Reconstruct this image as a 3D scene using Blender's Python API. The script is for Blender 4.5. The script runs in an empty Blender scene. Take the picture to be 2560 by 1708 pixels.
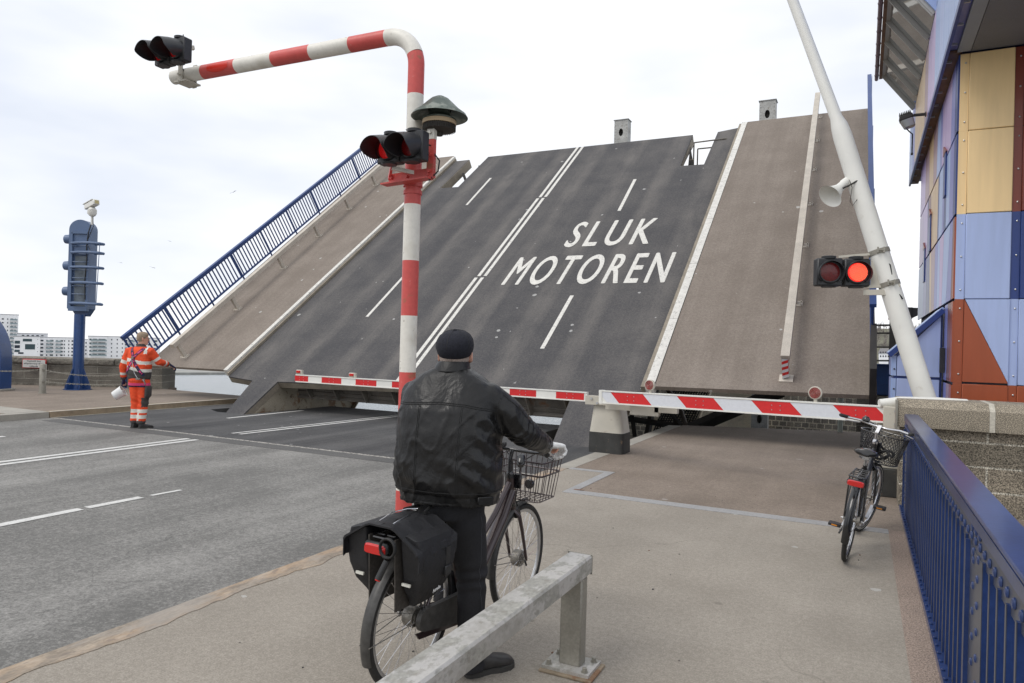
import bpy, bmesh, math, random
import numpy as np
from mathutils import Vector, Matrix, noise
from mathutils.bvhtree import BVHTree
random.seed(7)
R = math.radians
sc = bpy.context.scene
COL = sc.collection

# ------------------------------------------------------------------ camera
cam_d = bpy.data.cameras.new("camera"); cam = bpy.data.objects.new("camera", cam_d); COL.objects.link(cam)
cam_d.sensor_width = 36; cam_d.lens = 1750/2560*36; cam_d.clip_start = .05; cam_d.clip_end = 4000
PSI, PIT, ROL = R(26.554), R(.281), R(1.6)
_f = Vector((-math.sin(PSI), math.cos(PSI), 0)); _r = Vector((math.cos(PSI), math.sin(PSI), 0)); _z = Vector((0, 0, 1))
CF = math.cos(PIT)*_f+math.sin(PIT)*_z; _zu = -math.sin(PIT)*_f+math.cos(PIT)*_z
CR = math.cos(ROL)*_r+math.sin(ROL)*_zu; CU = -math.sin(ROL)*_r+math.cos(ROL)*_zu
CAM = Vector((0, 0, 1.7))
cam.matrix_world = Matrix((( CR.x, CU.x, -CF.x, CAM.x), (CR.y, CU.y, -CF.y, CAM.y), (CR.z, CU.z, -CF.z, CAM.z), (0, 0, 0, 1)))
sc.camera = cam

# ------------------------------------------------------------------ sky, sun, exposure
SUN_EL, SUN_AZ = R(52), R(215)          # azimuth clockwise from +y
w = bpy.data.worlds.new("World"); sc.world = w; w.use_nodes = True
nt = w.node_tree; nt.nodes.clear()
out = nt.nodes.new('ShaderNodeOutputWorld'); bg = nt.nodes.new('ShaderNodeBackground')
sky = nt.nodes.new('ShaderNodeTexSky'); sky.sky_type = 'NISHITA'; sky.sun_disc = False
sky.sun_elevation = SUN_EL; sky.sun_rotation = SUN_AZ
tc = nt.nodes.new('ShaderNodeTexCoord'); mp = nt.nodes.new('ShaderNodeMapping'); mp.inputs['Scale'].default_value = (1.0, 1.0, 3.2)
nz = nt.nodes.new('ShaderNodeTexNoise'); nz.inputs['Scale'].default_value = 1.35; nz.inputs['Detail'].default_value = 5; nz.inputs['Roughness'].default_value = .5
rp = nt.nodes.new('ShaderNodeValToRGB'); e = rp.color_ramp.elements
e[0].position = .36; e[0].color = (7.2, 7.7, 8.7, 1); e[1].position = .57; e[1].color = (10.2, 10.25, 10.4, 1)
mx = nt.nodes.new('ShaderNodeMixRGB'); mx.inputs[0].default_value = .93
L = nt.links.new
L(tc.outputs['Generated'], mp.inputs[0]); L(mp.outputs[0], nz.inputs['Vector']); L(nz.outputs['Fac'], rp.inputs[0])
L(sky.outputs[0], mx.inputs[1]); L(rp.outputs[0], mx.inputs[2]); L(mx.outputs[0], bg.inputs[0])
bg.inputs[1].default_value = .099
L(bg.outputs[0], out.inputs[0])
sd = bpy.data.lights.new("sun", 'SUN'); sd.energy = 1.15; sd.angle = R(28); sd.color = (1, .96, .9)
so = bpy.data.objects.new("sun", sd); COL.objects.link(so)
sdir = Vector((math.sin(SUN_AZ)*math.cos(SUN_EL), math.cos(SUN_AZ)*math.cos(SUN_EL), math.sin(SUN_EL)))
so.rotation_euler = sdir.to_track_quat('Z', 'Y').to_euler()
sc.view_settings.view_transform = 'Standard'; sc.view_settings.look = 'None'
sc.view_settings.exposure = .2; sc.view_settings.gamma = 1

# ------------------------------------------------------------------ materials
def mat(name, col, rough=.6, metal=0., n=(), bump=None, stain=None, speck=None, stretch=(1, 1, 1), spec=.5, emit=None, trans=0, coat=0, rot=0):
    m = bpy.data.materials.new(name); m.use_nodes = True; t = m.node_tree; nd = t.nodes; p = nd['Principled BSDF']
    l = t.links.new
    p.inputs['Roughness'].default_value = rough; p.inputs['Metallic'].default_value = metal
    p.inputs['Specular IOR Level'].default_value = spec
    if coat: p.inputs['Coat Weight'].default_value = coat; p.inputs['Coat Roughness'].default_value = .12
    if trans: p.inputs['Transmission Weight'].default_value = trans
    tcn = nd.new('ShaderNodeTexCoord'); mpn = nd.new('ShaderNodeMapping'); mpn.inputs['Scale'].default_value = stretch
    mpn.inputs['Rotation'].default_value = (0, 0, rot)
    l(tcn.outputs['Object'], mpn.inputs[0]); vec = mpn.outputs[0]
    rgb = nd.new('ShaderNodeRGB'); rgb.outputs[0].default_value = (*col, 1); cur = rgb.outputs[0]
    def noi(s, d=4, ro=.55, v=None):
        q = nd.new('ShaderNodeTexNoise'); q.inputs['Scale'].default_value = s; q.inputs['Detail'].default_value = d; q.inputs['Roughness'].default_value = ro
        l(v or vec, q.inputs['Vector']); return q.outputs['Fac']
    def mrange(x, a, b, c, d):
        q = nd.new('ShaderNodeMapRange'); q.inputs[1].default_value = a; q.inputs[2].default_value = b; q.inputs[3].default_value = c; q.inputs[4].default_value = d
        l(x, q.inputs[0]); return q.outputs[0]
    def mix(fac, a, b, typ='MIX'):
        q = nd.new('ShaderNodeMixRGB'); q.blend_type = typ
        for i, v in ((0, fac), (1, a), (2, b)):
            if isinstance(v, (int, float)): q.inputs[i].default_value = v if i == 0 else (v, v, v, 1)
            elif isinstance(v, tuple): q.inputs[i].default_value = (*v, 1)
            else: l(v, q.inputs[i])
        return q.outputs[0]
    for (s, a) in n:
        f = mrange(noi(s), .3, .7, 1-a, 1+a)
        c = nd.new('ShaderNodeCombineColor'); [l(f, c.inputs[i]) for i in range(3)]
        cur = mix(1., cur, c.outputs[0], 'MULTIPLY')
    if speck:
        s, lo, hi, c2, amt = speck
        cur = mix(mrange(noi(s, 2, .7, tcn.outputs['Object']), lo, hi, 0, amt), cur, c2)
    if stain:
        for (s, lo, hi, c2, amt) in (stain if isinstance(stain, list) else [stain]):
            cur = mix(mrange(noi(s, 6, .65), lo, hi, 0, amt), cur, c2)
    l(cur, p.inputs['Base Color'])
    if bump:
        b = nd.new('ShaderNodeBump'); b.inputs['Strength'].default_value = bump[1]; b.inputs['Distance'].default_value = bump[2]
        l(noi(bump[0], 3), b.inputs['Height']); l(b.outputs[0], p.inputs['Normal'])
    if emit:
        p.inputs['Emission Color'].default_value = (*emit[0], 1); p.inputs['Emission Strength'].default_value = emit[1]
    m['_cur'] = 0
    m.diffuse_color = (*col, 1)
    return m

def asphalt(name, dark, light, streak=0., grain=180, bumpd=.004, flecks=.0, tracks=0, cracks=0, spots=0, ripple=0):
    """road surface: fine aggregate grain, broad patches, optional long streaks along y and pale flecks"""
    m = bpy.data.materials.new(name); m.use_nodes = True; t = m.node_tree; nd = t.nodes; l = t.links.new; p = nd['Principled BSDF']
    p.inputs['Roughness'].default_value = .85; p.inputs['Specular IOR Level'].default_value = .3
    tcn = nd.new('ShaderNodeTexCoord'); O = tcn.outputs['Object']
    def noi(s, d=3, ro=.6, sc_=(1, 1, 1)):
        mpn = nd.new('ShaderNodeMapping'); mpn.inputs['Scale'].default_value = sc_; l(O, mpn.inputs[0])
        q = nd.new('ShaderNodeTexNoise'); q.inputs['Scale'].default_value = s; q.inputs['Detail'].default_value = d; q.inputs['Roughness'].default_value = ro
        l(mpn.outputs[0], q.inputs['Vector']); return q.outputs['Fac']
    def mr(x, a, b, c, d):
        q = nd.new('ShaderNodeMapRange'); q.inputs[1].default_value = a; q.inputs[2].default_value = b; q.inputs[3].default_value = c; q.inputs[4].default_value = d
        l(x, q.inputs[0]); return q.outputs[0]
    def mt(op, a, b):
        q = nd.new('ShaderNodeMath'); q.operation = op
        for i, v in ((0, a), (1, b)):
            if isinstance(v, (int, float)): q.inputs[i].default_value = v
            else: l(v, q.inputs[i])
        return q.outputs[0]
    f = mt('ADD', mr(noi(.9, 5), .3, .7, 0, .45), mr(noi(grain, 2, .8), .3, .7, -.35, .45))
    f = mt('ADD', f, mr(noi(grain*.3, 2, .8), .35, .65, -.15, .2))
    if streak:
        f = mt('ADD', f, mr(noi(1.6, 3, .55, (1, .05, 1)), .35, .65, -streak, streak))
        f = mt('ADD', f, mr(noi(9, 3, .6, (1, .03, 1)), .35, .65, -streak*.35, streak*.35))
    if tracks:
        sx = nd.new('ShaderNodeSeparateXYZ'); l(O, sx.inputs[0])
        s_ = mt('SINE', mt('MULTIPLY', mt('ADD', sx.outputs[0], 0.25), 2*math.pi/1.45), 0)
        q = mr(s_, .1, 1, 0, tracks); f = mt('ADD', f, mt('MULTIPLY', q, mr(noi(3, 4, .6, (1, .25, 1)), .35, .6, .35, 1)))
    r_ = nd.new('ShaderNodeMix'); r_.data_type = 'RGBA'; l(f, r_.inputs[0]); r_.inputs[6].default_value = (*dark, 1); r_.inputs[7].default_value = (*light, 1)
    cur = r_.outputs[2]
    if flecks:
        v = nd.new('ShaderNodeTexVoronoi'); v.inputs['Scale'].default_value = 2.6; v.inputs['Randomness'].default_value = 1
        l(O, v.inputs['Vector'])
        sz = mr(noi(1.1, 2), .48, .68, .0, .15)
        a = mt('LESS_THAN', mt('ADD', v.outputs['Distance'], mr(noi(30, 2), .3, .7, -.03, .03)), sz)
        mm = nd.new('ShaderNodeMix'); mm.data_type = 'RGBA'; l(mt('MULTIPLY', a, flecks), mm.inputs[0]); l(cur, mm.inputs[6]); mm.inputs[7].default_value = (.55, .55, .53, 1); cur = mm.outputs[2]
    def over(fac, col):
        mm = nd.new('ShaderNodeMix'); mm.data_type = 'RGBA'; l(fac, mm.inputs[0]); l(cur, mm.inputs[6]); mm.inputs[7].default_value = (*col, 1); return mm.outputs[2]
    if cracks:
        nq = nd.new('ShaderNodeTexNoise'); nq.inputs['Scale'].default_value = 2.2; nq.inputs['Detail'].default_value = 6; l(O, nq.inputs['Vector'])
        va = nd.new('ShaderNodeVectorMath'); va.operation = 'MULTIPLY_ADD'; l(nq.outputs['Color'], va.inputs[0]); va.inputs[1].default_value = (.55,)*3; l(O, va.inputs[2])
        vc = nd.new('ShaderNodeTexVoronoi'); vc.feature = 'DISTANCE_TO_EDGE'; vc.inputs['Scale'].default_value = .42; l(va.outputs[0], vc.inputs['Vector'])
        cur = over(mt('MULTIPLY', mr(vc.outputs['Distance'], .0015, .0045, 1, 0), mr(noi(.45, 2), .50, .56, 0, cracks)), tuple(c*.45 for c in dark))
    if spots:
        vs_ = nd.new('ShaderNodeTexVoronoi'); vs_.inputs['Scale'].default_value = 1.9; l(O, vs_.inputs['Vector'])
        a = mr(mt('ADD', vs_.outputs['Distance'], mr(noi(18, 3), .3, .7, -.03, .03)), .03, .05, 1, 0)
        cur = over(mt('MULTIPLY', a, mr(noi(.8, 2), .45, .6, 0, spots)), tuple(c*.8 for c in dark))
        cur = over(mt('MULTIPLY', mr(noi(.55, 6, .7), .56, .70, 0, 1), .45), tuple(c*.9 for c in dark))
    l(cur, p.inputs['Base Color'])
    b = nd.new('ShaderNodeBump'); b.inputs['Strength'].default_value = .5; b.inputs['Distance'].default_value = bumpd
    l(noi(grain*.8, 2), b.inputs['Height']); l(b.outputs[0], p.inputs['Normal'])
    return m

def blocks(name, c1, c2, mortar, bw, bh, ms=.012, gran=120, gamt=.5, vert='y', bumpd=.01, off=.5, stain=None):
    """masonry: brick pattern laid over wall local x / z"""
    m = bpy.data.materials.new(name); m.use_nodes = True; t = m.node_tree; nd = t.nodes; l = t.links.new; p = nd['Principled BSDF']
    p.inputs['Roughness'].default_value = .85
    tcn = nd.new('ShaderNodeTexCoord'); sx = nd.new('ShaderNodeSeparateXYZ'); cx = nd.new('ShaderNodeCombineXYZ')
    l(tcn.outputs['Object'], sx.inputs[0]); l(sx.outputs[0], cx.inputs[0]); l(sx.outputs[2], cx.inputs[1])
    q0 = nd.new('ShaderNodeTexNoise'); q0.inputs['Scale'].default_value = 6; l(tcn.outputs['Object'], q0.inputs['Vector'])
    vm = nd.new('ShaderNodeVectorMath'); vm.operation = 'MULTIPLY_ADD'; l(q0.outputs['Color'], vm.inputs[0]); vm.inputs[1].default_value = (ms*.8,)*3; l(cx.outputs[0], vm.inputs[2])
    b = nd.new('ShaderNodeTexBrick'); b.offset = off
    b.inputs['Scale'].default_value = 1; b.inputs['Brick Width'].default_value = bw; b.inputs['Row Height'].default_value = bh; b.inputs['Mortar Size'].default_value = ms
    b.inputs['Mortar Smooth'].default_value = .3
    b.inputs['Color1'].default_value = (*c1, 1); b.inputs['Color2'].default_value = (*c2, 1); b.inputs['Mortar'].default_value = (*mortar, 1)
    l(vm.outputs[0], b.inputs['Vector'])
    nn = nd.new('ShaderNodeTexNoise'); nn.inputs['Scale'].default_value = gran; nn.inputs['Detail'].default_value = 3; nn.inputs['Roughness'].default_value = .8; l(tcn.outputs['Object'], nn.inputs['Vector'])
    n2 = nd.new('ShaderNodeTexNoise'); n2.inputs['Scale'].default_value = 2.2; n2.inputs['Detail'].default_value = 5; l(tcn.outputs['Object'], n2.inputs['Vector'])
    mr = nd.new('ShaderNodeMapRange'); mr.inputs[1].default_value = .36; mr.inputs[2].default_value = .64; mr.inputs[3].default_value = 1-gamt; mr.inputs[4].default_value = 1+gamt; l(nn.outputs['Fac'], mr.inputs[0])
    m2 = nd.new('ShaderNodeMapRange'); m2.inputs[1].default_value = .35; m2.inputs[2].default_value = .65; m2.inputs[3].default_value = .7; m2.inputs[4].default_value = 1.15; l(n2.outputs['Fac'], m2.inputs[0])
    mu = nd.new('ShaderNodeMath'); mu.operation = 'MULTIPLY'; l(mr.outputs[0], mu.inputs[0]); l(m2.outputs[0], mu.inputs[1])
    cc = nd.new('ShaderNodeCombineColor'); [l(mu.outputs[0], cc.inputs[i]) for i in range(3)]
    mx = nd.new('ShaderNodeMixRGB'); mx.blend_type = 'MULTIPLY'; mx.inputs[0].default_value = 1; l(b.outputs['Color'], mx.inputs[1]); l(cc.outputs[0], mx.inputs[2])
    l(mx.outputs[0], p.inputs['Base Color'])
    hh = nd.new('ShaderNodeMath'); hh.operation = 'MULTIPLY_ADD'; l(b.outputs['Fac'], hh.inputs[0]); hh.inputs[1].default_value = -1.; l(nn.outputs['Fac'], hh.inputs[2])
    bp = nd.new('ShaderNodeBump'); bp.inputs['Strength'].default_value = .7; bp.inputs['Distance'].default_value = bumpd; l(hh.outputs[0], bp.inputs['Height']); l(bp.outputs[0], p.inputs['Normal'])
    return m

M = {}
M['road_near'] = asphalt('asphalt_near', (.135, .132, .124), (.335, .325, .305), grain=55, bumpd=.008, streak=.16, cracks=.35, spots=.5)
M['road_span'] = asphalt('asphalt_span', (.055, .055, .057), (.135, .132, .13), streak=.25, grain=90, flecks=.5, spots=.4)
M['road_leaf'] = asphalt('asphalt_leaf', (.058, .058, .063), (.150, .140, .132), streak=.09, grain=60, flecks=.6, tracks=.5, spots=.2)
M['foot_leaf'] = asphalt('footway_leaf', (.185, .155, .13), (.31, .268, .23), streak=.16, grain=60, flecks=.7, spots=.5)
M['foot_tan'] = asphalt('footway_tan', (.175, .142, .114), (.34, .282, .232), streak=.10, grain=60, flecks=.3, spots=.4)
M['foot_conc'] = asphalt('footway_concrete', (.245, .219, .184), (.425, .385, .33), streak=.05, grain=100, flecks=.45, cracks=.3, spots=.8)
M['pebble'] = mat('pebble_dash', (.27, .205, .165), .9, n=[(70, .5), (3, .12)], speck=(140, .5, .64, (.5, .42, .36), .7), bump=(90, .9, .01))
M['paint'] = mat('road_paint', (.62, .615, .59), .7, n=[(14, .10), (1.5, .07)], stain=[(38, .57, .68, (.18, .175, .17), .75)])
M['paint_leaf'] = mat('road_paint_leaf', (.66, .645, .60), .7, n=[(9, .1)], stain=[(20, .58, .66, (.16, .155, .15), .8)])
M['kerb'] = mat('kerb_stone', (.30, .25, .195), .85, n=[(7, .25), (60, .25)], stain=[(3.5, .46, .62, (.40, .27, .165), .65), (7, .55, .66, (.44, .38, .31), .6), (15, .56, .62, (.19, .155, .13), .6), (2.2, .5, .6, (.33, .30, .265), .7)], stretch=(1.3, .55, 1), bump=(12, .8, .02))
M['kerb_far'] = mat('kerb_far', (.30, .235, .16), .8, n=[(6, .2), (60, .15)])
M['conc'] = mat('concrete', (.34, .32, .28), .85, n=[(2, .12), (40, .1)], stain=(3, .55, .75, (.2, .18, .15), .5), bump=(60, .3, .003))
M['steel_plate'] = mat('steel_strip', (.36, .36, .36), .55, .3, n=[(3, .1), (50, .15)], stain=(8, .6, .7, (.2, .17, .14), .5))
M['galv'] = mat('galvanised_steel', (.40, .39, .355), .55, .35, n=[(5, .14), (60, .2)], stain=[(6, .51, .55, (.62, .60, .58), .65), (28, .56, .62, (.30, .28, .24), .5), (3, .58, .66, (.27, .25, .21), .5)], bump=(70, .3, .003), stretch=(1, .6, 1))
M['galv_post'] = mat('galvanised_post', (.30, .285, .245), .5, .35, n=[(6, .12), (80, .12)])
M['galv_leaf'] = mat('galvanised_leaf', (.52, .475, .41), .6, .2, n=[(4, .12), (50, .15)])
M['red'] = mat('red_paint', (.56, .045, .035), .42, n=[(3, .08), (30, .05)], stain=(14, .68, .74, (.25, .05, .03), .6))
M['red_pole'] = mat('red_pole_paint', (.58, .085, .075), .42, n=[(2.5, .12), (30, .06)], stain=[(6, .60, .68, (.30, .13, .07), .7), (30, .64, .70, (.5, .35, .3), .5)])
M['white_pole'] = mat('white_pole_paint', (.74, .715, .65), .45, n=[(3, .06), (40, .05)], stain=[(5, .54, .70, (.46, .42, .34), .5), (26, .65, .70, (.16, .13, .09), .7)], bump=(25, .15, .003))
M['white_clean'] = mat('white_enamel', (.76, .755, .71), .4, n=[(3, .05)], stain=(7, .62, .75, (.5, .46, .38), .4))
M['white_refl'] = mat('reflective_white', (.66, .68, .72), .35, n=[(30, .04)], stain=(10, .66, .74, (.4, .38, .35), .4))
M['red_refl'] = mat('reflective_red', (.62, .02, .022), .32, n=[(30, .06)], stain=(12, .68, .74, (.3, .05, .05), .5))
M['cream_metal'] = mat('cream_metal', (.52, .49, .42), .5, n=[(3, .08)], stain=[(6, .60, .68, (.3, .26, .2), .5)])
M['black_box'] = mat('black_casing', (.022, .023, .026), .42, n=[(8, .2)])
M['black_gloss'] = mat('black_gloss', (.012, .012, .013), .22, coat=.5)
M['black_base'] = mat('black_base_paint', (.035, .035, .033), .6, n=[(6, .3)], stain=[(14, .62, .70, (.22, .15, .09), .7)])
M['lens_dim'] = mat('red_lens_dim', (.09, .004, .005), .3, n=[(90, .5)], bump=(70, .5, .006), emit=((1, .02, .02), .012), coat=.25)
M['lens_half'] = mat('red_lens_lit_side', (.35, .01, .012), .25, n=[(90, .5)], bump=(70, .8, .01), emit=((1, .02, .02), .16), coat=.6)
M['lens_lit'] = mat('red_lens_lit', (.8, .05, .03), .3, emit=((1, .02, .015), .6))
M['lens_hot'] = mat('red_lens_core', (.9, .3, .1), .3, emit=((1, .08, .055), .95))
M['blue'] = mat('blue_paint', (.018, .058, .185), .35, n=[(2, .15), (25, .1)], stain=(9, .62, .7, (.06, .10, .2), .6), coat=.2)
M['blue_rail'] = mat('blue_rail_paint', (.018, .040, .135), .3, n=[(3, .2), (40, .12)], stain=[(16, .66, .74, (.10, .12, .18), .5)], coat=.35, bump=(50, .25, .002))
M['blue_leaf'] = mat('blue_leaf_paint', (.02, .055, .19), .4, n=[(2, .1)])
M['blue_grey'] = mat('blue_grey_steel', (.10, .155, .27), .45, n=[(2, .08)], stain=(5, .6, .72, (.2, .25, .33), .5))
M['girder'] = mat('girder_steel', (.17, .155, .135), .7, n=[(1.4, .25), (30, .15)], stain=[(2.2, .58, .68, (.2, .09, .035), .8)])
M['girder_pale'] = mat('girder_pale', (.34, .30, .23), .7, n=[(1.3, .2), (30, .12)], stain=[(2.4, .54, .62, (.17, .08, .03), .85), (7, .6, .66, (.09, .05, .03), .8)])
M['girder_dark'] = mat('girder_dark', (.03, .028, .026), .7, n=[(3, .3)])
M['edge_steel'] = mat('deck_edge_steel', (.26, .225, .175), .7, n=[(3, .2), (30, .15)])
M['rivet_col'] = mat('riveted_column', (.42, .42, .40), .6, n=[(4, .2), (25, .2)], stain=(5, .58, .68, (.15, .11, .08), .7))
M['rust'] = mat('rust', (.16, .075, .04), .8, n=[(20, .4)])
M['chrome'] = mat('chrome', (.62, .62, .63), .2, 1.)
M['alu'] = mat('aluminium', (.55, .55, .55), .38, .85, n=[(40, .1)])
M['dirty_alu'] = mat('dirty_aluminium', (.25, .235, .21), .5, .7, n=[(40, .3)])
M['rubber'] = mat('rubber', (.028, .027, .026), .75, n=[(60, .25)], bump=(160, .5, .002))
M['plastic'] = mat('black_plastic', (.02, .02, .021), .5)
M['fender'] = mat('mudguard_plastic', (.055, .053, .05), .45, n=[(30, .3)])
M['frame_purple'] = mat('plum_frame', (.040, .024, .026), .28, .3, n=[(30, .15)], coat=.6)
M['frame_black'] = mat('black_frame', (.012, .012, .014), .25, coat=.6)
M['red_refl_b'] = mat('red_reflector', (.55, .01, .008), .15, coat=.8, bump=(120, .4, .003))
M['amber'] = mat('amber_reflector', (.7, .25, .02), .2, coat=.6)
def speckled(name, a, b, c): return mat(name, a, .85, n=[(2, .15)], speck=(120, .48, .60, b, .85), stain=(3, .55, .72, c, .5), bump=(110, .6, .004))
M['granite'] = speckled('granite_coping', (.15, .13, .10), (.60, .52, .40), (.10, .09, .07))
M['granite_blocks'] = blocks('granite_block_wall', (.25, .215, .165), (.17, .15, .115), (.46, .43, .36), .86, .262, .012, 70, .95, bumpd=.012)
M['parapet'] = blocks('parapet_block_wall', (.22, .20, .165), (.175, .16, .132), (.36, .34, .29), 1.55, .215, .012, 40, .35, bumpd=.02)
M['parapet_cap'] = mat('parapet_coping', (.23, .21, .175), .9, n=[(2.5, .25), (30, .25)], stain=(5, .5, .62, (.09, .085, .07), .7), bump=(9, 1, .06))
M['setts'] = blocks('sett_wall', (.42, .37, .30), (.26, .235, .20), (.75, .68, .54), .25, .19, .022, 25, .4, bumpd=.03)
M['pier_conc'] = mat('pier_concrete', (.82, .72, .56), .85, n=[(.9, .15), (20, .1)], stain=(1.2, .55, .7, (.28, .2, .13), .5))
M['leather'] = None
def skin(name, c): 
    m = mat(name, c, .5, n=[(12, .08)]); m.node_tree.nodes['Principled BSDF'].inputs['Subsurface Weight'].default_value = .12
    m.node_tree.nodes['Principled BSDF'].inputs['Subsurface Radius'].default_value = (.02, .008, .004); return m
M['skin'] = skin('skin', (.62, .33, .24))
M['hair'] = mat('hair', (.30, .22, .15), .7, n=[(120, .4)], bump=(160, .8, .004))
M['hair_grey'] = mat('grey_hair', (.36, .29, .25), .7, n=[(120, .3)], bump=(160, .8, .004))
M['wool'] = mat('navy_wool', (.010, .011, .018), .95, n=[(90, .35)], speck=(200, .62, .75, (.06, .06, .08), .5), bump=(220, .9, .002))
M['denim'] = mat('black_denim', (.012, .012, .0145), .85, n=[(6, .35), (150, .25)], stain=[(5, .6, .75, (.045, .047, .06), .6)], bump=(160, .4, .002))
M['glove_white'] = mat('white_knit_glove', (.74, .74, .73), .9, n=[(50, .15)], bump=(150, .9, .003))
M['shoe'] = mat('dark_leather_shoe', (.035, .033, .032), .45, n=[(20, .25)], bump=(60, .3, .003))
M['sole'] = mat('shoe_sole', (.05, .048, .045), .8)
M['orange'] = mat('hi_vis_orange', (.78, .075, .016), .75, n=[(3, .14), (14, .1)], stain=(5, .60, .76, (.38, .05, .02), .5), bump=(16, .7, .02))
M['refl_tape'] = mat('reflective_tape', (.70, .69, .62), .4, n=[(20, .08)], bump=(16, .3, .01))
M['work_grey'] = mat('workwear_grey', (.065, .058, .055), .85, n=[(10, .2)], bump=(20, .5, .01))
M['pink'] = mat('pink_webbing', (.72, .06, .19), .7)
M['navy_glove'] = mat('navy_glove', (.015, .015, .06), .7, n=[(30, .3)])
M['bucket_w'] = mat('white_bucket_plastic', (.74, .75, .74), .4, n=[(8, .08)])
M['cordura'] = mat('black_pannier_fabric', (.012, .012, .014), .62, n=[(6, .25), (200, .3)], bump=(9, .55, .02))
M['cordura_in'] = mat('pannier_backing', (.06, .053, .046), .8, n=[(60, .3)])
M['text_w'] = mat('white_print', (.7, .7, .7), .6)
M['text_k'] = mat('black_print', (.03, .03, .03), .6)
M['siren_g'] = mat('siren_green_grey', (.085, .11, .095), .5, .3, n=[(6, .3)], stain=[(7, .5, .6, (.30, .32, .28), .7)])
M['siren_tan'] = mat('siren_tan_band', (.48, .36, .22), .6, n=[(6, .1)])
M['siren_k'] = mat('siren_grille', (.035, .03, .025), .7)
M['cab'] = mat('cable_black', (.012, .012, .012), .6)

def leather():
    m = mat('black_leather', (.0085, .0083, .0085), .34, n=[(5, .25)], stain=[(3.2, .60, .78, (.028, .027, .026), .4)], spec=.4)
    t = m.node_tree; nd = t.nodes; l = t.links.new; p = nd['Principled BSDF']
    tcn = nd.new('ShaderNodeTexCoord')
    def noi(s, d, scl):
        mpn = nd.new('ShaderNodeMapping'); mpn.inputs['Scale'].default_value = scl; mpn.inputs['Rotation'].default_value = (0, .35, 0); l(tcn.outputs['Object'], mpn.inputs[0])
        q = nd.new('ShaderNodeTexNoise'); q.inputs['Scale'].default_value = s; q.inputs['Detail'].default_value = d; q.inputs['Distortion'].default_value = .6; l(mpn.outputs[0], q.inputs['Vector']); return q.outputs['Fac']
    b1 = nd.new('ShaderNodeBump'); b1.inputs['Strength'].default_value = .6; b1.inputs['Distance'].default_value = .024; l(noi(9, 5, (1, 1, .5)), b1.inputs['Height'])
    b2 = nd.new('ShaderNodeBump'); b2.inputs['Strength'].default_value = .16; b2.inputs['Distance'].default_value = .004; l(noi(90, 3, (1, 1, 1)), b2.inputs['Height']); l(b1.outputs[0], b2.inputs['Normal'])
    l(b2.outputs[0], p.inputs['Normal'])
    q = nd.new('ShaderNodeMapRange'); q.inputs[1].default_value = .3; q.inputs[2].default_value = .7; q.inputs[3].default_value = .26; q.inputs[4].default_value = .5; l(noi(7, 4, (1, 1, 1)), q.inputs[0]); l(q.outputs[0], p.inputs['Roughness'])
    return m
M['leather'] = leather()

# ------------------------------------------------------------------ mesh builder
def frame(d, up=Vector((0, 0, 1))):
    d = Vector(d).normalized()
    if abs(d.dot(up)) > .98: up = Vector((0, 1, 0))
    x = up.cross(d).normalized(); y = d.cross(x).normalized(); return x, y, d

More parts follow.
